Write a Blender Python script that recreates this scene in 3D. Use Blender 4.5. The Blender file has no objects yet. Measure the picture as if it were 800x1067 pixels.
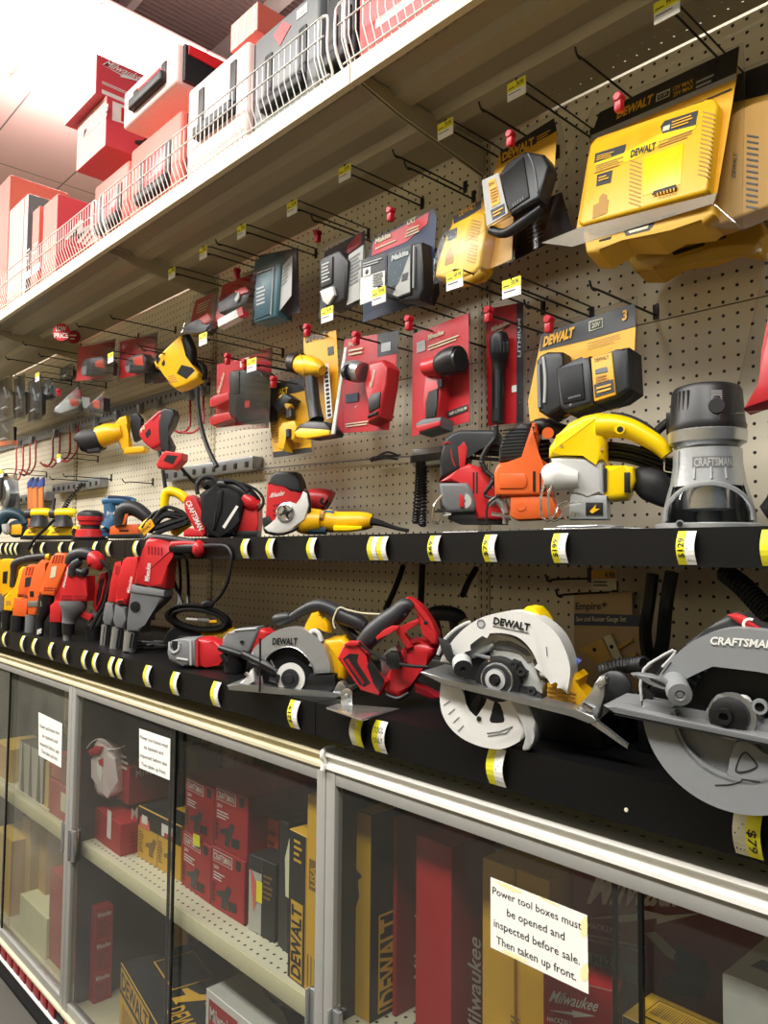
import bpy, bmesh, math, random
from mathutils import Vector as V, Matrix
random.seed(7)
S = bpy.context.scene
COL = S.collection
# ---------------------------------------------------------------- camera model (measured from the shelf lines)
F = 804.986
FW = V((-0.73013854, 0.68093293, 0.05681599))
RT = V((0.68237669, 0.73094697, 0.00886467))
UP = V((0.03549323, -0.04524234, 0.99834531))
CZ = 1.5
EYE = V((0, 0, CZ))
WALL, MID, LOW, CAB, TOP = 1.387, 1.08, .9, .926, .965
ZMID, ZLOW, ZTOP = CZ + .0447, CZ - .2725, CZ + .985
UPR = [-1.146 + 1.2195 * k for k in range(-4, 2)]

def ray(x, y):
    return FW + RT * ((x - 400) / F) - UP * ((y - 533.5) / F)
def P(x, y, d):
    v = ray(x, y); return v * (d / v.y) + EYE
def PZ(x, y, z):
    v = ray(x, y); return v * ((z - CZ) / v.z) + EYE
def px2m(x, y, d, n=1):
    """size in metres of n pixels at that point of the place"""
    v = ray(x, y); return n * (d / v.y) / F

class PL:
    """a plane in the place: origin, right, up; n looks out of its front"""
    sx = sy = 1
    def __init__(s, o, yaw=0, tilt=0, r=None, u=None):
        s.o = V(o)
        if r is None:
            a, t = math.radians(yaw), math.radians(tilt)
            s.r = V((math.cos(a), math.sin(a), 0)); n = V((math.sin(a), -math.cos(a), 0))
            s.u = V((0, 0, 1)) * math.cos(t) + n * math.sin(t)
        else:
            s.r = V(r).normalized(); s.u = V(u).normalized()
        s.n = s.r.cross(s.u).normalized()
    def __call__(s, x, y, off=0):
        v = ray(x, y); o = s.o + s.n * off
        return v * ((o - EYE).dot(s.n) / v.dot(s.n)) + EYE
    def pts(s, L, off=0):
        return [s(x, y, off) for x, y in L]
    def sh(s, off):
        q = PL.__new__(PL); q.o = s.o + s.n * off; q.r, q.u, q.n = s.r, s.u, s.n; return q
    def uv(s, a, b, off=0):
        return s.o + s.r * (a * s.sx) + s.u * (b * s.sy) + s.n * off
def pl(x, y, d, yaw=0, tilt=0):
    return PL(P(x, y, d), yaw, tilt)
def plz(x, y, z, yaw=0, tilt=0):
    return PL(PZ(x, y, z), yaw, tilt)

# ---------------------------------------------------------------- materials
def lin(h):
    if not isinstance(h, str): return tuple(h)
    c = [int(h[i:i + 2], 16) / 255 for i in (0, 2, 4)]
    return tuple(x / 12.92 if x <= .04045 else ((x + .055) / 1.055) ** 2.4 for x in c)
M = {}
def nd(nt, t, **k):
    n = nt.nodes.new(t)
    for a, b in k.items(): setattr(n, a, b)
    return n
def mat(name, col, rough=.5, metal=0, var=.06, scale=60, bump=0, spec=.5, coat=0):
    m = bpy.data.materials.new(name); m.use_nodes = True; nt = m.node_tree
    b = nt.nodes['Principled BSDF']; c = lin(col)
    b.inputs['Roughness'].default_value = rough; b.inputs['Metallic'].default_value = metal
    b.inputs['Specular IOR Level'].default_value = spec; b.inputs['Coat Weight'].default_value = coat
    tc = nd(nt, 'ShaderNodeTexCoord'); nz = nd(nt, 'ShaderNodeTexNoise'); nz.inputs['Scale'].default_value = scale
    nz.inputs['Detail'].default_value = 3
    nt.links.new(tc.outputs['Object'], nz.inputs['Vector'])
    mx = nd(nt, 'ShaderNodeMix', data_type='RGBA')
    mx.inputs[6].default_value = (*[x * (1 - var) for x in c], 1); mx.inputs[7].default_value = (*[min(1, x * (1 + var)) for x in c], 1)
    nt.links.new(nz.outputs['Fac'], mx.inputs[0]); nt.links.new(mx.outputs[2], b.inputs['Base Color'])
    if bump:
        bp = nd(nt, 'ShaderNodeBump'); bp.inputs['Strength'].default_value = bump; bp.inputs['Distance'].default_value = .002
        nt.links.new(nz.outputs['Fac'], bp.inputs['Height']); nt.links.new(bp.outputs['Normal'], b.inputs['Normal'])
    M[name] = m
    return m
def clear(name, tint, ior=1.45, rough=.02, haze=0, hazecol='ffffff', wavy=0):
    """thin clear sheet: see-through, with a fresnel reflection"""
    m = bpy.data.materials.new(name); m.use_nodes = True; nt = m.node_tree
    nt.nodes.remove(nt.nodes['Principled BSDF']); out = nt.nodes['Material Output']
    tr = nd(nt, 'ShaderNodeBsdfTransparent'); tr.inputs[0].default_value = (*lin(tint), 1)
    bp = nd(nt, 'ShaderNodeBump'); bp.inputs['Strength'].default_value = wavy; bp.inputs['Distance'].default_value = .004; wn = nd(nt, 'ShaderNodeTexNoise'); wn.inputs['Scale'].default_value = 9; wt = nd(nt, 'ShaderNodeTexCoord'); nt.links.new(wt.outputs['Object'], wn.inputs['Vector']); nt.links.new(wn.outputs['Fac'], bp.inputs['Height'])
    gl = nd(nt, 'ShaderNodeBsdfGlossy'); gl.inputs['Roughness'].default_value = rough
    if wavy: nt.links.new(bp.outputs['Normal'], gl.inputs['Normal'])
    lw = nd(nt, 'ShaderNodeLayerWeight'); lw.inputs['Blend'].default_value = .5
    pw = nd(nt, 'ShaderNodeMath', operation='POWER'); pw.inputs[1].default_value = 5; nt.links.new(lw.outputs['Facing'], pw.inputs[0])
    f0 = ((ior - 1) / (ior + 1)) ** 2; fr = nd(nt, 'ShaderNodeMath', operation='MULTIPLY_ADD'); fr.inputs[1].default_value = 1 - f0; fr.inputs[2].default_value = f0; nt.links.new(pw.outputs[0], fr.inputs[0])
    mx = nd(nt, 'ShaderNodeMixShader')
    nt.links.new(fr.outputs[0], mx.inputs[0]); nt.links.new(tr.outputs[0], mx.inputs[1]); nt.links.new(gl.outputs[0], mx.inputs[2])
    last = mx
    if haze:
        df = nd(nt, 'ShaderNodeBsdfDiffuse'); df.inputs[0].default_value = (*lin(hazecol), 1)
        m2 = nd(nt, 'ShaderNodeMixShader'); nz = nd(nt, 'ShaderNodeTexNoise'); nz.inputs['Scale'].default_value = 5; nz.inputs['Detail'].default_value = 6
        tc = nd(nt, 'ShaderNodeTexCoord'); nt.links.new(tc.outputs['Object'], nz.inputs['Vector'])
        mu = nd(nt, 'ShaderNodeMath', operation='MULTIPLY'); mu.inputs[1].default_value = haze * 2
        nt.links.new(nz.outputs['Fac'], mu.inputs[0]); nt.links.new(mu.outputs[0], m2.inputs[0])
        nt.links.new(mx.outputs[0], m2.inputs[1]); nt.links.new(df.outputs[0], m2.inputs[2]); last = m2
    nt.links.new(last.outputs[0], out.inputs['Surface']); M[name] = m
    return m
def dotted(name, col, hole, sx, sz, rx, axes=(0, 2), px=0, pz=0, rough=.6, rz=None, see=False, band=None, stripe=None, var=.06):
    """sheet with a regular grid of holes; see=True lets light through the holes; band limits them to a range of axes[1]"""
    m = mat(name, col, rough, var=var, scale=4); nt = m.node_tree; b = nt.nodes['Principled BSDF']; out = nt.nodes['Material Output']
    tc = nd(nt, 'ShaderNodeTexCoord'); sp = nd(nt, 'ShaderNodeSeparateXYZ'); nt.links.new(tc.outputs['Object'], sp.inputs[0])
    def mth(op, a, c=None, d=None):
        n = nd(nt, 'ShaderNodeMath', operation=op)
        for i, q in enumerate((a, c, d)):
            if q is None: continue
            if isinstance(q, (int, float)): n.inputs[i].default_value = q
            else: nt.links.new(q, n.inputs[i])
        return n.outputs[0]
    def cell(o, s, ph, r):
        t = mth('ADD', o, -ph + 1000 * s); t = mth('MODULO', t, s); t = mth('SUBTRACT', t, s / 2); return mth('DIVIDE', t, r)
    u = cell(sp.outputs[axes[0]], sx, px - sx / 2, rx); w = cell(sp.outputs[axes[1]], sz, pz - sz / 2, rz or rx)
    d = mth('ADD', mth('POWER', mth('ABSOLUTE', u), 2), mth('POWER', mth('ABSOLUTE', w), 2))
    h = mth('LESS_THAN', d, 1)
    if band:
        for lo, hi in [band]:
            h = mth('MULTIPLY', h, mth('MULTIPLY', mth('GREATER_THAN', sp.outputs[axes[1]], lo), mth('LESS_THAN', sp.outputs[axes[1]], hi)))
    if see:
        tr = nd(nt, 'ShaderNodeBsdfTransparent'); mx = nd(nt, 'ShaderNodeMixShader')
        nt.links.new(h, mx.inputs[0]); nt.links.new(b.outputs[0], mx.inputs[1]); nt.links.new(tr.outputs[0], mx.inputs[2]); nt.links.new(mx.outputs[0], out.inputs['Surface'])
    else:
        src = b.inputs['Base Color'].links[0].from_socket; mx = nd(nt, 'ShaderNodeMix', data_type='RGBA')
        mx.inputs[7].default_value = (*lin(hole), 1); nt.links.new(h, mx.inputs[0]); nt.links.new(src, mx.inputs[6]); nt.links.new(mx.outputs[2], b.inputs['Base Color'])
    return m
def emit(name, col, s):
    m = bpy.data.materials.new(name); m.use_nodes = True; nt = m.node_tree; b = nt.nodes['Principled BSDF']
    b.inputs['Base Color'].default_value = (*lin(col), 1); b.inputs['Emission Color'].default_value = (*lin(col), 1); b.inputs['Emission Strength'].default_value = s
    M[name] = m; return m

for n, c, ro, me in [
    ('yellow', 'f2b90f', .38, 0), ('yellow_card', 'f0b01c', .45, 0), ('yellow_bright', 'ffd400', .35, 0), ('red', 'c6262c', .36, 0), ('red_card', 'c62029', .4, 0),
    ('red_dark', '8f1220', .42, 0), ('red_clip', 'b01226', .4, 0), ('orange', 'e4662a', .4, 0), ('orange_card', 'd8482a', .5, 0), ('black', '141416', .42, 0), ('rubber', '1b1b1d', .6, 0),
    ('black_shelf', '0b0b0c', .38, 0), ('dark', '060607', .7, 0), ('charcoal', '292a2d', .45, 0), ('grey', '6c6e70', .45, 0), ('grey_tool', '7c7e80', .42, 0), ('grey_saw', '85888a', .4, 0),
    ('light_grey', 'b9bab8', .4, 0), ('white', 'e9e8e2', .45, 0), ('paper', 'f3f2ec', .7, 0), ('tag_yellow', 'e9e22a', .6, 0), ('label', 'd9d4b4', .7, 0), ('cream', 'd8cfae', .5, 0),
    ('teal', '2a5560', .42, 0), ('teal_dark', '1d3a48', .45, 0), ('blue', '2f5f86', .42, 0), ('navy', '1f2f4f', .5, 0), ('card_grey', 'b3b0ab', .5, 0), ('card_dark', '26262a', .45, 0),
    ('kraft', 'c9a44c', .6, 0), ('kraft_yellow', 'd3a32c', .55, 0), ('tan', 'b98a3e', .6, 0), ('cable', '131314', .5, 0), ('wire_white', 'f1f1ee', .4, 0), ('shelf_beige', 'b3aa90', .5, 0),
    ('wood', 'c9773a', .6, 0), ('bag_white', 'e4d6d6', .4, 0), ('violet_blue', '4b5fa8', .5, 0), ('carpet', '3a3836', .9, 0)]:
    mat(n, c, ro, me)
mat('black_shelf', '0b0b0c', .45, spec=.25)
mat('carton_red_glare', 'c4414b', .5)  # red of the carton sides, lightened to carry the glare on them
mat('alu', 'b6b9ba', .32, .85, scale=30); mat('alu_bright', 'd9dadb', .22, .9); mat('cast', 'b4b7b9', .36, .55, bump=.15, scale=200); mat('cast_white', 'e6e6e2', .4, .1)
mat('steel', 'b2b5b6', .3, .75); mat('steel_dark', '4a4b4d', .35, .9); mat('chrome', 'dcdcdc', .14, 1); mat('frame_grey', 'a0a09b', .45, .25, scale=20)
mat('red_cord', 'a8202a', .45); mat('zinc', '96999c', .38, .7, scale=25); mat('hook', '3c3a38', .4, .8)
clear('blister', 'f1f3f4', 1.42, .09, wavy=.16); clear('lens', 'f6f8f9', 1.5, .02)
clear('film', 'ededee', 1.5, .12, .22, 'cfc8b8')

# ---------------------------------------------------------------- mesh building
def spline(pts, sub, closed=False):
    """Catmull-Rom through pts (tuples or vectors of any length)"""
    P_ = [tuple(p) for p in pts]; n = len(P_)
    if sub < 2 or n < 3: return P_
    out = []
    for i in range(n if closed else n - 1):
        g = (lambda k: P_[k % n]) if closed else (lambda k: P_[min(max(k, 0), n - 1)])
        a, b, c, d = g(i - 1), g(i), g(i + 1), g(i + 2)
        for j in range(sub):
            t = j / sub
            out.append(tuple(.5 * (2 * b[k] + (c[k] - a[k]) * t + (2 * a[k] - 5 * b[k] + 4 * c[k] - d[k]) * t * t + (3 * b[k] - a[k] - 3 * c[k] + d[k]) * t ** 3) for k in range(len(b))))
    if not closed: out.append(P_[-1])
    return out
_TX = {}
def text_mesh(s, bold):
    k = (s, bold)
    if k not in _TX:
        cu = bpy.data.curves.new('t', 'FONT'); cu.body = s; cu.size = 1; cu.resolution_u = 2; cu.offset = bold; cu.fill_mode = 'BOTH'; cu.extrude = 0
        o = bpy.data.objects.new('t', cu); me = bpy.data.meshes.new_from_object(o)
        vs = [tuple(v.co) for v in me.vertices]; fs = [tuple(p.vertices) for p in me.polygons]
        bpy.data.objects.remove(o); bpy.data.meshes.remove(me); bpy.data.curves.remove(cu)
        x0 = min(v[0] for v in vs); x1 = max(v[0] for v in vs)
        _TX[k] = ([((v[0] - x0) / (x1 - x0), v[1] / .69) for v in vs], fs)
    return _TX[k]

class MB:
    zf = None  # nothing traced from here on may dip below this shelf top
    def __init__(s): s.v = []; s.f = []; s.m = []
    def raw(s, vs, fs, m):
        o = len(s.v); s.v += [V(v) for v in vs]
        s.f += [tuple(o + i for i in f) for f in fs]; s.m += ([m] * len(fs) if isinstance(m, str) else m)
        return s
    def addbm(s, bm, ms):
        bm.verts.index_update()
        s.raw([v.co.copy() for v in bm.verts], [tuple(v.index for v in f.verts) for f in bm.faces], [ms[min(f.material_index, len(ms) - 1)] for f in bm.faces]); bm.free()
        return s
    def prism(s, pts, n, t, m, bev=0, seg=2, back=False, side=None):
        """outline pts (front), thickness t behind it (against n), rounded front rim"""
        n = V(n).normalized(); pts = [V(p) for p in pts]
        if MB.zf is not None:
            for p in pts: p.z = max(p.z, MB.zf)
        nn = V((0, 0, 0))
        for i in range(len(pts)):
            a, b = pts[i], pts[(i + 1) % len(pts)]; nn += (a - pts[0]).cross(b - pts[0])
        if nn.dot(n) < 0: pts.reverse()
        bm = bmesh.new(); fr = [bm.verts.new(p) for p in pts]; bk = [bm.verts.new(p - n * t) for p in pts]; k = len(pts)
        bm.faces.new(fr).material_index = 0; bm.faces.new(bk[::-1]).material_index = 1
        for i in range(k): bm.faces.new((fr[i], bk[i], bk[(i + 1) % k], fr[(i + 1) % k])).material_index = 1
        if bev:
            bm.edges.ensure_lookup_table(); ed = [bm.edges.get((fr[i], fr[(i + 1) % k])) for i in range(k)]
            if back: ed += [bm.edges.get((bk[i], bk[(i + 1) % k])) for i in range(k)]
            bmesh.ops.bevel(bm, geom=[e for e in ed if e], offset=bev, segments=seg, profile=.5, affect='EDGES', clamp_overlap=False, material=0)
        return s.addbm(bm, [m, side or m])
    def poly(s, p, pts, t, m, off=0, bev=0, seg=2, sm=0, back=False, side=None):
        """pixel outline on plane p, front face at off"""
        L = spline(pts, sm, True) if sm else pts
        return s.prism(p.pts(L, off), p.n, t, m, bev, seg, back, side)
    def box(s, o, ex, ey, ez, m, bev=0, seg=2, faces=None):
        """corner o and three edge vectors; faces = materials (-z,+z,-y,+x,+y,-x)"""
        o, ex, ey, ez = V(o), V(ex), V(ey), V(ez); bm = bmesh.new()
        c = [bm.verts.new(o + ex * i + ey * j + ez * k) for k in (0, 1) for j in (0, 1) for i in (0, 1)]
        ids = [(0, 2, 3, 1), (4, 5, 7, 6), (0, 1, 5, 4), (1, 3, 7, 5), (3, 2, 6, 7), (2, 0, 4, 6)]
        for i, q in enumerate(ids): bm.faces.new([c[j] for j in q]).material_index = i if faces else 0
        if ex.cross(ey).dot(ez) < 0: bmesh.ops.reverse_faces(bm, faces=bm.faces)
        if bev: bmesh.ops.bevel(bm, geom=bm.edges[:], offset=bev, segments=seg, profile=.5, affect='EDGES', clamp_overlap=True)
        return s.addbm(bm, faces or [m])
    def abox(s, x0, x1, y0, y1, z0, z1, m, bev=0, faces=None):
        return s.box((x0, y0, z0), (x1 - x0, 0, 0), (0, y1 - y0, 0), (0, 0, z1 - z0), m, bev, 2, faces)
    def tube(s, pts, r, m, seg=6, sub=4, closed=False, sq=(1, 1), upv=None):
        """round bar along pts; r one radius or one per point; sq flattens the section"""
        rs = list(r) if isinstance(r, (list, tuple)) else [r] * len(pts)
        L = spline([(*V(p), q) for p, q in zip(pts, rs)], sub, closed); k = len(L)
        q = [V(l[:3]) for l in L]; vs = []; fs = []; prev = None
        for i in range(k):
            a = q[(i - 1) % k] if closed else q[max(i - 1, 0)]; b = q[(i + 1) % k] if closed else q[min(i + 1, k - 1)]
            t = (b - a).normalized() if (b - a).length > 1e-9 else V((0, 0, 1))
            if prev is None:
                h = V(upv) if upv else (V((0, 0, 1)) if abs(t.z) < .9 else V((0, 1, 0)))
            else: h = prev
            e = (h - t * h.dot(t));
            if e.length < 1e-6: e = t.orthogonal()
            e.normalize(); prev = e; g = t.cross(e); rr = max(L[i][3], 1e-5)
            for j in range(seg):
                an = 2 * math.pi * (j + .5) / seg; vs.append(q[i] + e * (math.cos(an) * rr * sq[0]) + g * (math.sin(an) * rr * sq[1]))
        for i in range(k if closed else k - 1):
            for j in range(seg):
                a = i * seg + j; b = i * seg + (j + 1) % seg; c = ((i + 1) % k) * seg + (j + 1) % seg; d = ((i + 1) % k) * seg + j; fs.append((a, b, c, d))
        if not closed: fs += [tuple(range(seg))[::-1], tuple(range((k - 1) * seg, k * seg))]
        return s.raw(vs, fs, m)
    def lathe(s, c, ax, prof, m, seg=24, a0=0, a1=360, upv=None):
        """profile [(height, radius)] turned about ax through c; m one material or one per profile step"""
        ax = V(ax).normalized(); e = V(upv) if upv else (V((0, 0, 1)) if abs(ax.z) < .9 else V((1, 0, 0)))
        e = (e - ax * e.dot(ax)).normalized(); g = ax.cross(e); full = abs(a1 - a0) >= 360; nn = seg if full else seg + 1; vs = []; fs = []; ms = []
        for h, r in prof:
            for j in range(nn):
                an = math.radians(a0 + (a1 - a0) * j / seg); vs.append(V(c) + ax * h + e * (math.cos(an) * max(r, 1e-5)) + g * (math.sin(an) * max(r, 1e-5)))
        for i in range(len(prof) - 1):
            for j in range(seg):
                j2 = (j + 1) % nn; fs.append((i * nn + j, i * nn + j2, (i + 1) * nn + j2, (i + 1) * nn + j)); ms.append(m if isinstance(m, str) else m[i])
        if full:
            fs += [tuple(range(nn))[::-1], tuple(range((len(prof) - 1) * nn, len(prof) * nn))]; ms += [m if isinstance(m, str) else m[0], m if isinstance(m, str) else m[-1]]
        return s.raw(vs, fs, ms)
    def ring(s, c, n, r0, r1, t, m, a0=0, a1=360, seg=32, bev=0, upv=(0, 0, 1)):
        """flat ring or ring sector, front at c, thickness t behind; angles counter-clockwise seen from the front, 0 = right"""
        n = V(n).normalized(); u = V(upv); u = (u - n * u.dot(n)).normalized(); r = u.cross(n)
        full = abs(a1 - a0) >= 360; N = seg
        if full:
            b = min(bev, (r1 - r0) * .45); pf = [(-t, r0), (-b, r0), (0, r0 + b), (0, r1 - b), (-b, r1), (-t, r1), (-t, r0)]
            return s.lathe(c, n, pf, m, seg)
        A = [math.radians(a0 + (a1 - a0) * i / N) for i in range(N + 1)]
        pts = [V(c) + (r * math.cos(a) + u * math.sin(a)) * r1 for a in A] + [V(c) + (r * math.cos(a) + u * math.sin(a)) * r0 for a in A[::-1]]
        return s.prism(pts, n, t, m, bev)
    def text(s, p, st, a, b, c, m, off=.0008, bold=.012, lean=0):
        """lettering on plane p: pixel a = left end of the base line, b = right end, c = top of the first letter"""
        A, B, C = p(*a, off), p(*b, off), p(*c, off); return s.text3(st, A, B - A, C - A, m, bold, lean)
    def text3(s, st, A, X, U, m, bold=.012, lean=0):
        vs, fs = text_mesh(st, bold); return s.raw([A + X * (v[0] + lean * v[1]) + U * v[1] for v in vs], fs, m)
    def quad(s, p, L, m, off=.0006):
        return s.raw(p.pts(L, off), [tuple(range(len(L)))], m)
    def lines(s, p, a, b, c, n, m, rag=.35, fill=.45, off=.0008):
        """n lines of print too small to read, in the block a (top left) b (top right) c (bottom left)"""
        A, B, C = p(*a, off), p(*b, off), p(*c, off)
        for i in range(n):
            w = 1 - rag * random.random(); o = A + (C - A) * ((i + .2) / n); e = (C - A) * (fill / n); x = (B - A) * w
            s.raw([o, o + x, o + x + e, o + e], [(0, 3, 2, 1)], m)
        return s
    def build(s, name, parent=None, angle=35, label=None, stuff=False):
        o = parent_loc(parent); me = bpy.data.meshes.new(name); names = []
        for x in s.m:
            if x not in names: names.append(x)
        me.from_pydata([tuple(v - o) for v in s.v], [], s.f)
        for x in names: me.materials.append(M[x])
        ix = {x: i for i, x in enumerate(names)}
        me.polygons.foreach_set('material_index', [ix[x] for x in s.m]); me.polygons.foreach_set('use_smooth', [True] * len(s.f))
        me.validate(); me.update()
        me.set_sharp_from_angle(angle=math.radians(angle))
        ob = bpy.data.objects.new(name, me); COL.objects.link(ob)
        if parent is not None: ob.parent = parent
        if label: ob['label'] = label
        if stuff: ob['kind'] = 'stuff'
        return ob
    def thing(s, name, label, cat, group=None, angle=35):
        xs = [v.x for v in s.v]; ys = [v.y for v in s.v]; zs = [v.z for v in s.v]
        o = V(((min(xs) + max(xs)) / 2, (min(ys) + max(ys)) / 2, min(zs)))
        s.v = [v - o for v in s.v]; ob = s.build(name, None, angle); ob.location = o
        return tag(ob, label, cat, group)
def parent_loc(p):
    o = V((0, 0, 0))
    while p is not None: o = o + p.location; p = p.parent
    return o
def tag(o, label, cat, group=None):
    o['label'] = label; o['category'] = cat
    if group: o['group'] = group
    return o
def T(name, label, cat, loc, group=None):
    o = bpy.data.objects.new(name, None); o.empty_display_size = .05; COL.objects.link(o); o.location = V(loc); return tag(o, label, cat, group)
def struct(mb, name, parent=None):
    o = mb.build(name, parent); o['kind'] = 'structure'; return o

def lp(p, L, off=0):
    """pixel points (x, y, radius px[, off]) on plane p -> (points, radii in metres)"""
    pts = []; rs = []
    for q in L:
        o = q[3] if len(q) > 3 else off; w = p(q[0], q[1], o); pts.append(w); rs.append(q[2] * (w - EYE).dot(FW) / F)
    return pts, rs
def limb(m, p, L, mt, off=0, seg=12, sub=4, sq=(1, 1)):
    a, b = lp(p, L, off); return m.tube(a, b, mt, seg, sub, sq=sq, upv=p.n)
def one(parent, name, fn, label=None, **k):
    m = MB(); fn(m); return m.build(name, parent, label=label, **k)
# ================================================================= the setting
X0, X1 = UPR[1], UPR[5]
PEGX, PEGZ = -.6411, CZ - .0426
dotted('pegboard', 'd8d0ba', '1a1712', .0254, .0254, .0031, (0, 2), PEGX, PEGZ, .55, var=.1)
dotted('slotted_post', 'bdb296', '0c0b0a', .016, .019, .0022, (0, 2), 0, 0, .5, rz=.0058)
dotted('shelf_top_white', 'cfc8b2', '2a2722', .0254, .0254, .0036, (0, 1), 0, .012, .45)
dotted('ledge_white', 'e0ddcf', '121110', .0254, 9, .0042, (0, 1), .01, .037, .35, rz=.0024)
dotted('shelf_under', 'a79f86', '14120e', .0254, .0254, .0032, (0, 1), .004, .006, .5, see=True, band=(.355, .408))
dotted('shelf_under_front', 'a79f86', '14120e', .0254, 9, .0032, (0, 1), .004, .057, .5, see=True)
dotted('strip_zinc', '85888b', '0a0a0a', .0381, 9, .0075, (0, 2), .01, .025, .4, rz=.0085)
# pegboard wall: hardboard panels with a hairline joint between them, over a dark back
wb = MB()
wb.abox(-6.1, 1.2, WALL + .006, WALL + .03, 0, 2.6, 'dark')
for i in range(5):
    a, b = UPR[i], UPR[i + 1]
    cuts = [.02, CZ - .33, CZ + (.4585 if i >= 3 else .638), CZ + 1.02] if i != 3 else [.02, CZ - .33, CZ + .4585, CZ + 1.02]
    for z0, z1 in zip(cuts, cuts[1:]): wb.abox(a + .001, b - .001, WALL, WALL + .006, z0 + .0012, z1 - .0012, 'pegboard')
struct(wb, 'wall_back')
for i in range(1, 5):
    m = MB(); m.abox(UPR[i] - .017, UPR[i] + .017, WALL - .004, WALL + .004, .0, 2.6, 'slotted_post', .001); struct(m, f'trim_{i}')
m = MB(); m.abox(UPR[1], UPR[3] - .02, WALL - .006, WALL - .0002, CZ + .632, CZ + .645, 'shelf_beige', .002); struct(m, 'trim_5')
mat('floor_concrete', '5d5a55', .35, var=.25, scale=3)
m = MB(); m.abox(-12, 4, -4, 6, -.05, 0, 'floor_concrete'); struct(m, 'floor')
# ceiling: a white tiled soffit, pink bounce light put into its colour, that stops short of the open roof deck
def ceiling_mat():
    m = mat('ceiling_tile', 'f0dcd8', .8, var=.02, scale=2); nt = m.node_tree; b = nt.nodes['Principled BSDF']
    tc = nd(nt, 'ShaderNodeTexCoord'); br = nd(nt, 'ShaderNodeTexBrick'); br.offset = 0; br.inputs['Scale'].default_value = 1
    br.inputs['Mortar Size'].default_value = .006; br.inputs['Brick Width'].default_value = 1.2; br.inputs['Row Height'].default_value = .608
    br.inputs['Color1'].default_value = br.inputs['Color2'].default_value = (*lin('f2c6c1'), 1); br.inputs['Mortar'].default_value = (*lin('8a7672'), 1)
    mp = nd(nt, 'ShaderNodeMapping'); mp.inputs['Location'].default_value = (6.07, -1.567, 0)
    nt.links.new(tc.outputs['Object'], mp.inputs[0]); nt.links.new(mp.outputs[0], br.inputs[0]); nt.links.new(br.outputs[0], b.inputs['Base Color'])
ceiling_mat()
ZC = CZ + 2.9
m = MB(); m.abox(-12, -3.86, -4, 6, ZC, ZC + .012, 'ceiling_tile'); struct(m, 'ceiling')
m = MB(); zd = ZC + .75
n = 130
mat('deck', '9c807a', .7); mat('deck_dark', '3a2c29', .8); mat('joist', 'dccbc6', .6)
m.abox(-9.5, 3.8, -4, 6, zd + .05, zd + .06, 'deck_dark')
for k in range(n):
    x = -8.2 + k * .045; m.abox(x, x + .024, -1, 6, zd, zd + .02, 'deck')
for y in (.2, 1.42, 2.05, 2.75, 3.4, 4.2): m.abox(-9.5, 3.8, y, y + .05, zd - .1, zd, 'joist')
struct(m, 'ceiling_deck')
# end wall far behind, and the shelving across the aisle (seen in the glass and metal only)
m = MB(); m.abox(-12, -11.9, -4, 6, 0, 5.2, 'cream'); struct(m, 'wall_left')
m = MB(); m.abox(-12, 4, 5.9, 6, 0, 5.2, 'cream'); struct(m, 'wall_rear')
m = MB(); m.abox(-9, 3, -2.1, -2.05, 0, 2.3, 'cream')
for z in (.2, .75, 1.3, 1.85): m.abox(-9, 3, -2.05, -1.65, z, z + .04, 'shelf_beige')
struct(m, 'wall_front')

# ---------------------------------------------------------------- shelves
def shelf_profile(m, prof, x0, x1, mt):
    m.prism([V((x0, y, z)) for y, z in prof], (-1, 0, 0), x1 - x0, mt)
SEC = {1: 'farthest', 2: 'next to farthest', 3: 'second nearest', 4: 'nearest'}
for i in range(4, 0, -1):
    a, b = UPR[i] + .0012, UPR[i + 1] - .0012
    where = {4: 'carrying the router and the jigsaws', 3: 'carrying the white-guard grinder and the sander with dust bag', 2: 'carrying the row of finishing sanders', 1: 'at the far left end of the run'}[i]
    m = MB(); f = MID
    shelf_profile(m, [(f, ZMID), (WALL - .005, ZMID), (WALL - .005, ZMID - .004), (f + .004, ZMID - .004), (f + .004, ZMID - .052), (f + .02, ZMID - .052), (f + .02, ZMID - .0567), (f, ZMID - .0567)], a, b, 'black_shelf')
    m.thing('display_shelf', 'black metal upper tool shelf section ' + where, 'shelf', 'black upper shelf sections')
    where = {4: 'carrying the two big silver and grey circular saws', 3: 'carrying the small silver circular saw and corded grinder', 2: 'carrying the upright red and grey drills', 1: 'at the far left under the yellow drills'}[i]
    m = MB(); f = LOW
    shelf_profile(m, [(f, ZLOW), (WALL - .005, ZLOW), (WALL - .005, ZLOW - .004), (f + .004, ZLOW - .004), (f + .004, ZLOW - .056), (f + .02, ZLOW - .056), (f + .02, ZLOW - .0612), (f, ZLOW - .0612)], a, b, 'black_shelf')
    m.thing('display_shelf', 'black metal lower tool shelf section ' + where, 'shelf', 'black lower shelf sections')
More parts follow.
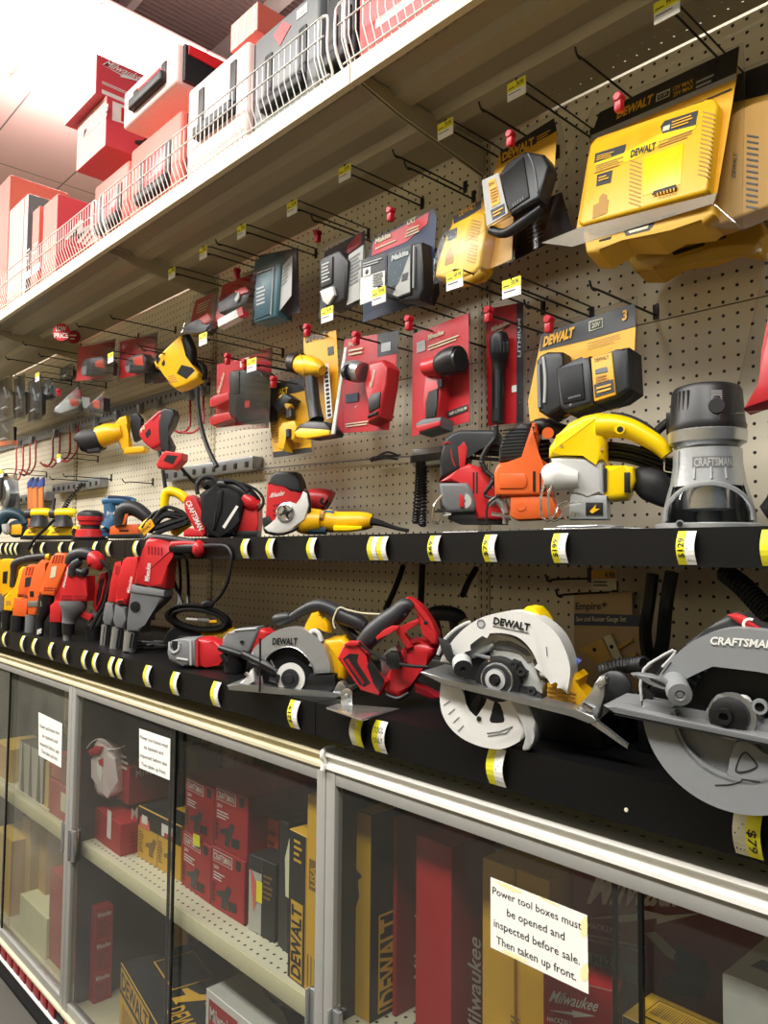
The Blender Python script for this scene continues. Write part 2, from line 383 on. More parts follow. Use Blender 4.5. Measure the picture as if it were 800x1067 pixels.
# top shelf: seen from below, lip, ribs, see-through perforations and brackets
for i in range(4, 0, -1):
    a, b = UPR[i] + .0015, UPR[i + 1] - .0015; f = TOP
    t = T('display_shelf', 'beige metal top shelf section ' + {4: 'above the big yellow charger pack', 3: 'above the teal and grey blister packs', 2: 'above the red and black battery packs', 1: 'at the far left end of the run'}[i], 'shelf', ((a + b) / 2, f, ZTOP - .04), 'beige top shelf sections')
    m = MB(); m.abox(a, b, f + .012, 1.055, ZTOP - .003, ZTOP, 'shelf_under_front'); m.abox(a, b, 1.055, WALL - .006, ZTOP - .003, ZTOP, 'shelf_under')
    for y in (1.073, 1.2): shelf_profile(m, [(y, ZTOP - .003), (y + .012, ZTOP - .02), (y + .06, ZTOP - .02), (y + .072, ZTOP - .003)], a, b, 'shelf_beige')
    m.build('shelf_plate', t)
    m = MB(); shelf_profile(m, [(f, ZTOP), (f + .016, ZTOP), (f + .016, ZTOP - .004), (f + .005, ZTOP - .005), (f + .005, ZTOP - .036), (f + .016, ZTOP - .036), (f + .016, ZTOP - .04), (f, ZTOP - .04)], a, b, 'cream'); m.build('front_lip', t)
for i in range(1, 5):
    m = MB(); x = UPR[i]
    for s in (-1, 1):
        m.prism([V((x + s * .0045, y, z)) for y, z in [(f + .02, ZTOP - .012), (f + .02, ZTOP - .024), (f + .14, ZTOP - .05), (WALL - .005, ZTOP - .085), (WALL - .005, ZTOP - .012)]], (1, 0, 0), .003, 'shelf_beige')
    m.thing('shelf_bracket', 'beige steel bracket under the top shelf ' + {4: 'nearest the camera, left of the yellow charger packs', 3: 'above the small red battery packs', 2: 'above the red and black battery packs', 1: 'at the far left'}[i], 'bracket', 'shelf brackets')
# ---------------------------------------------------------------- white wire guard along the top shelf
def guard(x0, x1, label):
    m = MB(); yf = f - .004
    def path(x): return [(x, yf, ZTOP + .14), (x, yf, ZTOP + .06), (x, yf + .016, ZTOP + .02), (x, yf + .02, ZTOP + .004)]
    n = round((x1 - x0) / .0215)
    for k in range(1, n): m.tube(path(x0 + (x1 - x0) * k / n), .0013, 'wire_white', 4, 1)
    for z, y in ((ZTOP + .14, yf), (ZTOP + .095, yf), (ZTOP + .02, yf + .016)): m.tube([(x0 + .01, y - .002, z), (x1 - .01, y - .002, z)], .0017, 'wire_white', 5, 1)
    for s, x in ((1, x0), (-1, x1)):
        m.tube([(x + s * .03, yf, ZTOP + .14), (x + s * .008, yf, ZTOP + .138), (x, yf, ZTOP + .125), (x, yf, ZTOP + .06), (x + s * .001, yf + .015, ZTOP + .022), (x + s * .012, yf + .02, ZTOP + .005), (x + s * .035, yf + .02, ZTOP + .003)], .003, 'wire_white', 6, 3)
        m.tube([(x + s * .03, yf, ZTOP + .14), (x + s * .03, yf, ZTOP + .06), (x + s * .03, yf + .016, ZTOP + .02), (x + s * .03, yf + .02, ZTOP + .003)], .0026, 'wire_white', 6, 2)
    m.thing('wire_guard', label, 'shelf guard', 'white wire guards')
guard(-1.19, .06, 'white wire guard on the top shelf nearest the camera, in front of black cases')
guard(-2.36, -1.215, 'white wire guard on the top shelf in front of the stacked red boxes')
guard(-3.56, -2.385, 'white wire guard on the top shelf at the far left before the tall cartons')

# ---------------------------------------------------------------- glass-fronted cabinets
ZLT = CZ - .366          # ledge top
ZHB = CZ - .424          # underside of the door header
ZDB = CZ - 1.332         # door bottom
ZSH = CZ - .868          # inner shelf top
clear('pane', 'dfe3df', 1.5, .015, .03, 'c9c9bd')
clear('pane_reflect_haze', 'd6d9d0', 1.5, .03, .13, 'c9c9b8')  # hazy aisle reflection put into the left panes as a pale diffuse layer
mat('pane_edge', '0a0d0c', .2)
def cabinet(i, label, ledge):
    a, b = UPR[i] + .001, UPR[i + 1] - .001; c = CAB
    t = T('display_cabinet', label, 'cabinet', ((a + b) / 2, c, 0), 'glass-fronted display cabinets')
    m = MB(); m.abox(a, b, c + .025, WALL - .006, ZLT - .01, ZLT, ledge)
    lip = [(c - .004, ZLT - .031), (c - .004, ZLT - .0245), (c + .003, ZLT - .022), (c + .004, ZLT - .012), (c - .005, ZLT - .007), (c - .004, ZLT - .001), (c + .004, ZLT + .001), (c + .026, ZLT), (c + .026, ZLT - .033)]
    shelf_profile(m, lip, a, b, ledge if ledge == 'cream' else 'white'); m.build('ledge', t)
    m = MB()
    m.abox(a, a + .026, c, c + .02, ZDB - .02, ZLT - .033, 'frame_grey', .0015); m.abox(b - .026, b, c, c + .02, ZDB - .02, ZLT - .033, 'frame_grey', .0015)
    m.abox(a + .0262, b - .0262, c + .001, c + .03, ZHB, ZLT - .033, 'frame_grey', .0015)
    m.abox(a + .0262, b - .0262, c + .001, c + .012, ZDB - .012, ZDB + .014, 'frame_grey', .001); m.abox(a + .0262, b - .0262, c + .014, c + .028, ZDB - .012, ZDB + .008, 'alu', .001)
    m.build('door_frame', t)
    m = MB(); m.abox(a, b, c + .03, WALL - .02, ZDB - .03, ZDB - .012, 'shelf_beige'); m.build('bottom_panel', t)
    for x in (a, b - .004): m = MB(); m.abox(x, x + .004, c + .034, WALL - .02, ZDB - .01, ZLT - .036, 'card_dark'); m.build('side_panel', t)
    m = MB(); m.abox(a + .005, b - .005, c + .045, WALL - .02, ZSH - .003, ZSH, 'shelf_top_white'); m.abox(a + .005, b - .005, c + .04, c + .0445, ZSH - .04, ZSH + .0005, 'cream', .001); m.build('inner_shelf', t)
    mid = (a + b) / 2
    for s, (p0, p1, y) in enumerate(((a + .028, mid + .022, c + .008), (mid - .022, b - .028, c + .02))):
        pm = 'pane' if i >= 3 else 'pane_reflect_haze'
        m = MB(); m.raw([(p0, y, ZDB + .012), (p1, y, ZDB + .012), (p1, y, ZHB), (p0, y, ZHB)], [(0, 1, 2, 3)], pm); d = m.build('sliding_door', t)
        e = p1 if s == 0 else p0
        m = MB(); m.abox(e - .003, e + .003, y - .003, y + .003, ZDB + .012, ZHB, 'pane_edge'); m.build('pane_edge', d)
        hx = p0 + .012 if s == 0 else p1 - .012
        m = MB(); m.abox(hx - .01, hx + .01, y - .012, y - .001, ZSH - .04, ZSH + .05, 'alu', .003); m.abox(hx - .013, hx - .0105, y - .02, y - .001, ZSH - .04, ZSH + .05, 'alu_bright', .001); m.build('handle', d)
    m = MB(); m.abox(a, b, c - .008, c + .02, ZDB - .026, ZDB - .0125, 'cream', .004); m.build('base_rail', t)
    m = MB(); m.abox(a, b, c + .004, c + .01, 0.03, ZDB - .027, 'dark'); m.abox(a, b, c - .006, c + .008, ZDB - .078, ZDB - .07, 'wire_white', .002)
    k = 0
    x = a + .02
    while x < b - .05: m.abox(x, x + .048, c - .002, c + .003, ZDB - .066, ZDB - .032, 'red_dark', .001); x += .064
    m.abox(a, b, c + .02, c + .03, 0, .1, 'dark'); m.build('kickplate', t)
    return t
cabinet(4, 'glass-fronted cabinet with bright white ledge and the large four-line paper notice', 'ledge_white')
cabinet(3, 'glass-fronted cabinet with cream ledge holding the red boxes and a white box below', 'cream')
cabinet(2, 'reflection-hazed glass-fronted cabinet at the far left with a blank-looking faded notice', 'cream')
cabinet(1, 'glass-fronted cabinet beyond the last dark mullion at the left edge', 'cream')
# the white cap that closes the joint of the two ledges
m = MB(); m.tube([(UPR[4], CAB + .02, ZLT + .004), (UPR[4], CAB - .004, ZLT + .003), (UPR[4], CAB - .009, ZLT - .008), (UPR[4], CAB - .004, ZLT - .018), (UPR[4], CAB - .008, ZLT - .034)], .005, 'white', 8, 3)
m.thing('joint_cap', 'small white plastic cap over the joint of the cabinet ledges', 'cap')
# ================================================================= goods hanging on the pegboard
def pack(label, d, xy, tilt, card, shell, draw, yaw=0, cat='blister pack', depth=.05, header=None, cards='black'):
    """card = pixel outline of the printed card, shell = outline of the clear front, draw = [(part, fn)]"""
    p = pl(xy[0], xy[1], d, yaw, tilt); t = T('blister_pack', label, cat, p(*xy))
    m = MB(); m.poly(p, card[1], .0012, card[0], 0)
    for mt, L in header or []: m.poly(p, L, .0006, mt, .0008)
    c = m.build('backing_card', t); c['_'] = 0; del c['_']
    for n, fn in draw: one(t, n, lambda m: fn(m, p))
    if shell:
        m = MB(); L = p.pts(shell, depth); B = p.pts(shell, .002); k = len(L)
        m.raw(L + B, [tuple(range(k))] + [(i, (i + 1) % k, k + (i + 1) % k, k + i) for i in range(k)], 'blister')
        for i in range(k): m.tube([L[i], L[(i + 1) % k]], .0007, 'lens', 4, 1)
        m.build('clear_shell', t)
    return t
def slots(m, p, a, b, n, w, h, mt, off):
    for i in range(n):
        f = i / (n - 1); x = a[0] + (b[0] - a[0]) * f; y = a[1] + (b[1] - a[1]) * f; m.poly(p, [(x, y + w[1]), (x + w[0], y), (x + w[0], y + h), (x, y + w[1] + h)], .001, mt, off)
# --- big yellow charger, top right
def charger(m, p):
    m.poly(p, [(614, 151), (617, 147), (620, 147), (735, 102), (744, 102), (748, 108), (737, 196), (733, 200), (606, 234), (602, 231)], .03, 'yellow', .02, .006, 3)
    m.poly(p, [(620, 168), (640, 162), (656, 156), (684, 141), (700, 132), (726, 118), (727, 126), (724, 134), (700, 144), (660, 166), (619, 181)], .001, 'yellow_bright', .0208)
    m.poly(p, [(688, 132), (692, 126), (727, 115), (725, 130), (690, 139)], .001, 'card_dark', .021); m.lines(p.sh(.0215), (700, 126), (723, 118), (699, 135), 3, 'yellow_card'); m.poly(p, [(691, 132), (698, 129.5), (697, 135), (690, 137)], .0008, 'label', .0216)
    m.poly(p, [(620, 160), (652, 150), (650, 159), (619, 170)], .001, 'card_dark', .021); m.lines(p.sh(.0215), (622, 162), (640, 157), (621, 168), 3, 'yellow_card'); m.lines(p.sh(.021), (620, 172), (650, 162), (619, 181), 4, 'tan')
    m.text(p.sh(.0205), 'DEWALT', (656.5, 164), (682.5, 155), (657.5, 157), 'black', .001, .04); m.lines(p.sh(.0205), (686, 147), (722, 134), (685, 155), 3, 'tan')
    m.poly(p, [(670, 164), (712, 149), (709, 192), (669, 204)], .003, 'yellow_bright', .021, .001); m.poly(p, [(679, 203), (681, 199), (704, 192), (705, 196)], .0015, 'black', .0246); slots(m, p, (684, 201), (701, 196), 6, (1.4, -.4), 3, 'yellow_card', .0262)
    slots(m, p, (656, 170), (655, 214), 11, (12, -4), 1.4, 'tan', .0208); slots(m, p, (732, 119), (727, 184), 15, (13, -3.5), 1.4, 'tan', .0208)
    m.poly(p, [(617, 228), (618, 214), (624, 211), (624, 206), (628, 201), (632, 203), (632, 208), (634, 208), (632, 222)], .001, 'tan', .0208); m.poly(p, [(622, 182), (638, 177), (636, 190), (621, 194)], .001, 'card_dark', .0208); m.lines(p.sh(.0215), (624, 184), (635, 180.5), (623, 190), 2, 'yellow_card')
def charger_base(m, p):
    m.poly(p, [(606, 240), (742, 203), (744, 222), (731, 232), (700, 236), (681, 247), (648, 247), (624, 263), (610, 263)], .05, 'kraft_yellow', -.01, .006, 3)
    m.poly(p, [(649, 240), (682, 230), (680, 236), (676, 240), (652, 246)], .001, 'card_dark', -.0095); m.poly(p, [(654, 241), (676, 234.5), (674, 238), (656, 243)], .001, 'label', -.0085); m.poly(p, [(624, 250), (637, 246), (636, 249), (624, 252)], .001, 'dark', -.0095); m.poly(p, [(690, 225), (705, 221), (704, 224), (690, 227)], .001, 'dark', -.0095)
pack('large yellow battery charger in a clear pack, hanging at the top right under the shelf', 1.175, (690, 160), -18, ('yellow_card', [(624.5, 118), (770, 49), (767, 82), (747, 201), (600.5, 238), (615, 150)]),
     [(618, 112), (774, 44), (776, 80), (773, 238), (743, 212), (596, 257), (564, 253), (586, 180)],
     [('charger', charger), ('charger_base', charger_base)], header=[('black', [(624.5, 117), (770, 48), (767, 76), (616, 141)]), ('card_grey', [(616, 141), (767, 76), (766.5, 82), (614.5, 147)])],
     depth=.028)
T_ = [o for o in bpy.data.objects if o.get('label', '').startswith('large yellow battery')][0]
p = pl(690, 160, 1.175, 0, -18)
m = MB(); m.poly(p, [(601, 238), (747, 201), (743, 212), (596, 257), (564, 253)], .0006, 'film', .029); m.build('bottom_flap', T_)
m = MB(); m.text(p.sh(.001), 'DEWALT', (642, 124), (679, 107), (644, 115), 'yellow_card', .001, .04); m.poly(p, [(684, 98), (698, 92), (697, 100), (683, 106)], .0006, 'label', .0016); m.poly(p, [(685, 99), (697, 94), (696, 99.3), (684.5, 104.5)], .0006, 'black', .0022); m.text(p.sh(.0026), '12V 20V', (686, 102.5), (695, 98.7), (686, 99.5), 'label')
m.text(p.sh(.001), '12V MAX', (701, 95), (722, 86), (701.5, 90.5), 'yellow_card'); m.text(p.sh(.001), '20V MAX', (701, 101), (722, 92), (701.5, 96.5), 'yellow_card'); m.lines(p.sh(.001), (725, 84), (745, 75), (725, 94), 2, 'card_grey')
m.lines(p.sh(.001), (618, 155), (648, 142), (618, 158), 1, 'charcoal', rag=0); m.lines(p.sh(.001), (656, 139), (695, 122), (656, 144), 2, 'charcoal', rag=.2); m.lines(p.sh(.001), (710, 113), (762, 91), (710, 116), 1, 'charcoal', rag=0); m.build('header_print', T_)
m = MB(); m.lathe(p(748, 64, .001), p.n, [(0, .004), (.0008, .0035)], 'dark', 12); m.build('hang_hole', T_)
# its twin behind and the next pack to the right
pack('dark yellow charger pack right beside the large yellow charger, cut off by the frame', 1.2, (790, 170), -14, ('kraft_yellow', [(738, 90), (850, 46), (848, 190), (738, 240)]), [(736, 86), (856, 40), (852, 205), (775, 240), (736, 236)],
     [('charger', lambda m, p: (m.poly(p, [(742, 150), (756, 122), (772, 112), (786, 108), (846, 90), (840, 200), (738, 238), (737, 180)], .03, 'tan', .018, .006, 3), slots(m, p, (778, 142), (777, 216), 13, (12, -2), 2, 'card_dark', .0188), m.text(p.sh(.0185), 'DEWALT', (766, 185), (768, 160), (762, 184), 'black')))], header=[('black', [(744, 87), (850, 46), (849, 86), (740, 112)])], depth=.03)
pack('second charger pack behind the large yellow charger, only its yellow underside showing', 1.27, (720, 245), -14, ('kraft_yellow', [(640, 170), (780, 120), (778, 240), (655, 262)]), [(655, 190), (785, 140), (793, 262), (660, 285)],
     [('charger_base', lambda m, p: (m.poly(p, [(652, 268), (660, 258), (790, 226), (798, 244), (785, 256), (760, 252), (735, 262), (700, 268), (680, 281), (660, 281)], .05, 'kraft_yellow', -.02, .006, 3), m.poly(p, [(699, 262), (735, 252), (733, 256), (702, 266)], .001, 'card_dark', -.0195), m.poly(p, [(742, 249), (757, 245), (756, 248), (742, 252)], .001, 'dark', -.0195)))], depth=.05)
# --- black battery in a yellow and black pack
def batt(m, p):
    m.poly(p, [(519, 182), (528, 168), (547, 157), (566, 160), (571, 172), (561, 206), (531, 223), (526, 214)], .03, 'black', .034, .006, 3); m.poly(p, [(521, 184), (545, 163), (551, 205), (530, 219)], .004, 'black_shelf', .037, .002); slots(m, p, (534, 212), (544, 205), 5, (.9, -.3), 3.5, 'grey', .0375)
    limb(m, p, [(550, 160, .8), (556, 174, .8), (560, 200, .8)], 'grey', .0355, 6); limb(m, p, [(512, 240, 5), (526, 243, 5), (545, 232, 6), (564, 217, 4)], 'black', .02, 12)
pack('black battery with silver insert in a yellow and black pack left of the large charger', 1.17, (545, 180), -14, ('yellow_card', [(521, 158), (577, 123), (580, 136), (576, 202), (556, 212), (508, 238), (512, 190)]), [(516, 152), (581, 116), (596, 184), (576, 204), (556, 212), (484, 252), (503, 186)],
     [('battery', batt), ('insert', lambda m, p: (m.poly(p, [(502, 188), (519, 180), (529, 222), (507, 236)], .002, 'card_grey', .036), m.poly(p, [(508, 189), (516, 185), (521, 211), (512, 216)], .001, 'yellow_card', .037), m.poly(p, [(511, 219), (525, 212), (526, 222), (513, 229)], .001, 'card_dark', .037), m.text(p.sh(.0375), 'DEWALT', (509, 194), (516, 190.5), (508.7, 191), 'black'), m.lines(p.sh(.0375), (513, 221), (524, 215), (514, 227), 2, 'yellow_card'), m.lines(p.sh(.0375), (510, 197), (518, 193), (512, 212), 5, 'tan'))),
      ('header_print', lambda m, p: (m.text(p.sh(.0015), 'DEWALT', (523, 168), (556, 151), (523.5, 160), 'yellow_card', .001, .05), m.lines(p.sh(.0015), (559, 142), (574, 134), (559, 150), 3, 'yellow_card')))], header=[('black', [(521, 158), (577, 123), (580, 136), (522, 171)])], depth=.04)
pack('yellow charger in a clear pack half behind the battery pack with the silver insert', 1.2, (480, 255), -12, ('yellow_card', [(472, 226), (500, 209), (536, 200), (533, 270), (500, 285), (460, 290)]), [(468, 222), (540, 194), (536, 272), (452, 296), (452, 270)],
     [('charger', lambda m, p: (m.poly(p, [(452, 288), (454, 275), (466, 240), (472, 232), (498, 219), (506, 222), (506, 240), (500, 276), (494, 284), (470, 291)], .04, 'yellow', .03, .007, 3), m.poly(p, [(457, 280), (464, 253), (478, 247), (478, 256), (474, 280), (460, 286)], .001, 'yellow_bright', .0308), m.poly(p, [(463, 277), (464, 266), (467, 262), (469, 256), (471, 262), (473, 265), (472, 274)], .001, 'tan', .0315), m.poly(p, [(466, 241), (476, 237), (475, 248), (466, 252)], .001, 'card_dark', .031), slots(m, p, (488, 256), (486, 273), 6, (9, -2.5), 1.2, 'tan', .031), slots(m, p, (492, 231), (488, 250), 7, (9, -2.5), 1.2, 'tan', .031), limb(m, p, [(484, 292, 5), (496, 289, 6), (503, 283, 5)], 'kraft_yellow', .015, 12))),
      ('header_print', lambda m, p: (m.text(p.sh(.0015), 'DEWALT', (478, 226), (496, 216), (478, 221), 'yellow_card', .001)))], header=[('black', [(472, 226), (501, 209), (501, 217), (473, 235)])], depth=.042)
pack('dim pack of dark cards hanging behind the black battery pack', 1.27, (550, 250), -10, ('card_dark', [(528, 225), (585, 200), (596, 240), (535, 272)]), [(522, 226), (590, 196), (600, 240), (527, 273)], [('printed_insert', lambda m, p: m.lines(p.sh(.004), (548, 238), (565, 230), (550, 255), 4, 'grey')), ], depth=.035)
# --- teal and red charger pack
def mak(m, p):
    m.poly(p, [(402, 266), (428, 254), (439, 252), (441, 300), (436, 313), (413, 314), (402, 305)], .05, 'black', .03, .005, 3); m.poly(p, [(404, 264), (428.5, 255), (427.5, 306), (413, 311), (403, 305)], .004, 'charcoal', .034, .001); m.poly(p, [(405, 266), (427, 258), (427, 264), (415, 296), (405, 300)], .0008, 'teal_dark', .0348); m.poly(p, [(427, 264), (427, 304), (414, 309), (409, 307)], .0008, 'card_grey', .0348)
    m.text(p.sh(.0352), 'Makita', (407.5, 272), (425.5, 265), (408, 266.5), 'light_grey', .001, .05); m.poly(p, [(419, 286), (425, 283.5), (424, 291), (418, 293.5)], .0006, 'card_dark', .0358)
    for x, y in ((417, 276), (412, 284), (410, 292), (424, 272), (416, 290)): m.lathe(p(x, y, .0352), p.n, [(0, .0013), (.0004, .001)], 'light_grey', 8)
    limb(m, p, [(431, 256, 1), (430.5, 300, 1)], 'light_grey', .034, 6, 1)
pack('black and grey charger under a red card header with a white leaflet, clear pack', 1.18, (412, 280), -1, ('navy', [(388, 250), (451, 218), (455, 226), (449, 312), (378, 336), (378, 290)]), [(386, 246), (455, 213), (458, 226), (450, 316), (376, 337), (374, 290)],
     [('charger', mak), ('leaflet', lambda m, p: (m.poly(p, [(376, 271), (401, 263.5), (400.5, 308), (375, 318)], .001, 'paper', .036), m.poly(p, [(376, 271), (401, 263.5), (401, 281), (376, 289)], .0005, 'charcoal', .0368), m.poly(p, [(378, 280), (386, 277.5), (386, 286), (378, 289)], .0005, 'paper', .0374), m.lathe(p(382, 283, .038), p.n, [(0, .006), (.0005, .005)], 'charcoal', 16), m.lines(p.sh(.038), (378, 274), (399, 267.5), (378, 279), 2, 'light_grey'), m.lines(p.sh(.0372), (388, 286), (400, 282), (388, 300), 5, 'grey'))),
      ('header_print', lambda m, p: (m.text(p.sh(.0016), 'Makita', (391, 254), (407, 246.5), (391, 249), 'label', .001, .03), m.text(p.sh(.0016), 'LXT', (424, 234.5), (433, 230.5), (424.5, 229.5), 'label', .001, .03), m.lines(p.sh(.0016), (424, 239), (440, 232), (421, 249), 3, 'label', .25), m.lines(p.sh(.0016), (391, 258), (412, 249), (391, 261), 1, 'label', rag=0)))],
     header=[('red_card', [(389, 252), (447, 221), (445, 233), (423, 252), (387, 267)])], depth=.042)
pack('black adapter with white tip in a clear pack beside a pale printed card', 1.2, (350, 290), -1, ('card_dark', [(338, 262), (380, 240), (381, 310), (332, 332)]), [(336, 258), (382, 236), (382, 312), (330, 336)],
     [('adapter', lambda m, p: (m.poly(p, [(333, 269), (353, 260), (362, 272), (359, 312), (341, 322), (334, 310)], .045, 'black', .03, .006, 3), m.poly(p, [(333.5, 272), (346, 267), (345.5, 295), (334, 300)], .004, 'charcoal', .0335, .001), m.lines(p.sh(.0342), (335, 275), (344, 271), (335, 296), 6, 'light_grey', .3))),
      ('adapter_tip', lambda m, p: m.poly(p, [(332.5, 303), (346, 298), (348, 307), (341, 318), (336, 314)], .008, 'white', .038, .003)), ('printed_card', lambda m, p: (m.poly(p, [(363, 266), (378.5, 255), (376, 311), (361, 318)], .001, 'card_grey', .02), m.lines(p.sh(.0205), (364, 269), (376, 261), (363, 300), 8, 'grey', .3))), ('header_print', lambda m, p: m.poly(p, [(361, 257), (375, 241), (377, 246), (376, 254), (362, 265)], .0006, 'red_card', .0014))], depth=.04)
pack('teal boxed tool in a clear pack with a grey leaflet at its right', 1.2, (285, 300), -1, ('card_dark', [(270, 266), (310, 258), (312, 325), (262, 340)]), [(268, 262), (308, 254), (312, 326), (251, 346), (262, 290)],
     [('tool_case', lambda m, p: (m.poly(p, [(263, 285), (265.5, 270), (279, 265), (287, 263), (292, 274), (288, 330), (264, 337)], .05, 'teal', .03, .006, 3), m.poly(p, [(264.5, 288), (284, 281), (281, 327), (265, 333)], .003, 'teal', .033, .001), m.lines(p.sh(.0335), (267, 300), (277, 296), (267, 320), 5, 'light_grey', .25), limb(m, p, [(264, 286, .7), (285, 279, .7), (282, 328, .7)], 'light_grey', .033, 6, 1))),
      ('leaflet', lambda m, p: (m.poly(p, [(294, 277), (304.5, 266), (303.5, 308), (285, 332)], .001, 'card_grey', .022), m.lines(p.sh(.0225), (296, 279), (303, 272), (293, 300), 5, 'grey', .3)))], depth=.04)
pack('small red tool pack with white piece, second from the teal pack', 1.2, (240, 315), -10, ('red_card', [(232, 297), (266, 284), (262, 316), (222, 342)]), [(230, 292), (268, 280), (264, 320), (216, 346)],
     [('battery', lambda m, p: (m.poly(p, [(226, 316), (250, 299), (256, 298), (261, 304), (256, 316), (228, 326)], .03, 'card_dark', .03, .004), m.poly(p, [(243, 303), (255, 298), (260, 304), (248, 308)], .02, 'red', .034, .003), m.poly(p, [(244, 312), (249, 303), (249, 310), (246, 315)], .004, 'light_grey', .036))), ('white_box', lambda m, p: (m.poly(p, [(226, 333), (250, 320), (252, 328), (227, 341)], .02, 'white', .032, .002), m.poly(p, [(246, 322), (252, 319), (253, 328), (248, 330)], .02, 'red', .034, .002)))], depth=.04)
pack('smallest red tool pack with a black battery, left of the one holding a white piece', 1.22, (207, 325), -10, ('red_card', [(204, 313), (226, 303), (224, 330), (197, 341)]), [(202, 309), (228, 299), (224, 334), (189, 347)],
     [('battery', lambda m, p: (m.poly(p, [(190, 342), (199, 336), (214, 328), (221, 334), (213, 346), (196, 348)], .03, 'card_dark', .03, .004), m.poly(p, [(206, 332), (216, 326), (222, 334), (213, 338)], .02, 'red', .034, .003))), ('header_print', lambda m, p: m.lines(p.sh(.0015), (206, 317), (220, 311), (204, 328), 4, 'label', .25))], depth=.04)
# --- far left: black batteries on red cards
for lab, d, xy, card, bat, patch in (
    ('black and red battery on a red card, nearest the round red sign', 1.2, (98, 378), [(82, 362), (119, 355), (116, 394), (79, 397)], [(85, 377), (90, 374), (106, 371), (112, 377), (111, 390), (85, 391)], [(99, 377), (107, 374), (109, 384), (99, 382)]),
    ('black and red battery on a pale red card beside the hanging yellow saw', 1.22, (142, 372), [(125, 356), (163, 348), (161, 372), (146, 390), (124, 395)], [(130, 376), (136, 371), (148, 368), (152, 374), (150, 386), (132, 388)], [(138, 373), (148, 370), (149, 381), (140, 380)])):
    pack(lab, d, xy, 1, ('red_card', card), [(q[0] + (-1.5 if q[0] < xy[0] else 1.5), q[1] + (-2 if q[1] < xy[1] else 3)) for q in card], [('battery', lambda m, p: (m.poly(p, bat, .04, 'card_dark', .034, .005, 3), m.poly(p, patch, .002, 'orange_card', .036, .0005), m.poly(p, [(bat[0][0], bat[0][1] + 6), (bat[0][0] + 5, bat[0][1] + 4), (bat[0][0] + 5, bat[-1][1] - 1), (bat[-1][0], bat[-1][1])], .004, 'grey', .0365)))], depth=.042)
pack('black boxed pack hanging directly left of the yellow reciprocating saw', 1.26, (160, 385), 0, ('card_dark', [(150, 372), (171, 369), (171, 396), (151, 400)]), [(149, 370), (172, 367), (172, 398), (150, 402)], [('case', lambda m, p: m.poly(p, [(151, 374), (169, 371), (170, 395), (152, 398)], .04, 'black', .03, .005))], depth=.034)
for lab, d, xy, card, bat, patch in (
    ('clear pack with a silver battery end and red label, below the red sign', 1.2, (70, 420), [(56, 430), (58, 424), (82, 402), (86, 425), (68, 430)], [(56, 429), (57, 424), (69, 416), (83, 413), (83, 424), (63, 431)], [(72, 416), (81, 414), (82, 423), (74, 423)]),
    ('clear pack with red label tilted behind the silver-ended battery', 1.21, (97, 420), [(88, 426), (108, 408), (106, 430), (90, 430)], [(90, 424), (96, 418), (104, 414), (104, 428), (93, 430)], [(96, 418), (103, 417), (104, 426), (98, 425)])):
    pack(lab, d, xy, 0, ('card_grey', card), [(q[0] + (-1 if q[0] < xy[0] else 1), q[1] + (-2 if q[1] < xy[1] else 4)) for q in card], [('battery', lambda m, p: (m.poly(p, bat, .04, 'light_grey' if xy[0] < 80 else 'card_dark', .03, .005, 3), m.poly(p, patch, .002, 'orange_card', .032, .0005)))], depth=.04)
for lab, x, y, w, h, d, mt in (('small clear pack of grey bits above the silver-ended battery', 69, 388, 12, 13, 1.24, 'grey'), ('small white carded pack beside the red clip at the far left', 49, 406, 11, 19, 1.2, 'card_grey'), ('dark clear pack, leftmost of the dim cluster at the frame edge', 6, 414, 13, 40, 1.16, 'card_dark'), ('dark clear pack in the middle of the dim cluster at the frame edge', 20, 414, 11, 42, 1.16, 'charcoal'), ('dark clear pack, rightmost of the dim cluster at the frame edge', 36, 416, 13, 42, 1.16, 'card_dark'), ('dark clear pack with an orange strip under the dim cluster', 5, 450, 16, 28, 1.16, 'card_dark')):
    sl = -w * .22
    pack(lab, d, (x, y), -6, (mt, [(x - w / 2, y - h / 2 - sl), (x + w / 2, y - h / 2 + sl), (x + w / 2, y + h / 2 + sl), (x - w / 2, y + h / 2 - sl)]), [(x - w * .55, y - h * .55 - sl), (x + w * .55, y - h * .55 + sl), (x + w * .6, y + h * .58 + sl), (x - w * .6, y + h * .58 - sl)],
         [('contents', lambda m, p: (m.poly(p, [(x - w * .35, y - h * .1 - sl), (x + w * .35, y - h * .1 + sl), (x + w * .3, y + h * .4 + sl), (x - w * .3, y + h * .4 - sl)], .03, 'black' if mt != 'card_grey' else 'grey', .03, .004), limb(m, p, [(x - w * .3, y + h * .3, 1.3), (x + w * .1, y + h * .25, 1.6)], 'light_grey', .033, 8, 1), limb(m, p, [(x - w * .1, y - h * .25, 1.5), (x + w * .2, y + h * .05, 1.5)], 'grey', .033, 8, 1), 'orange' in lab and m.poly(p, [(x - w / 2, y + h * .38), (x + w / 2, y + h * .3), (x + w / 2, y + h * .46), (x - w / 2, y + h * .54)], .02, 'orange', .035)))], depth=.042)
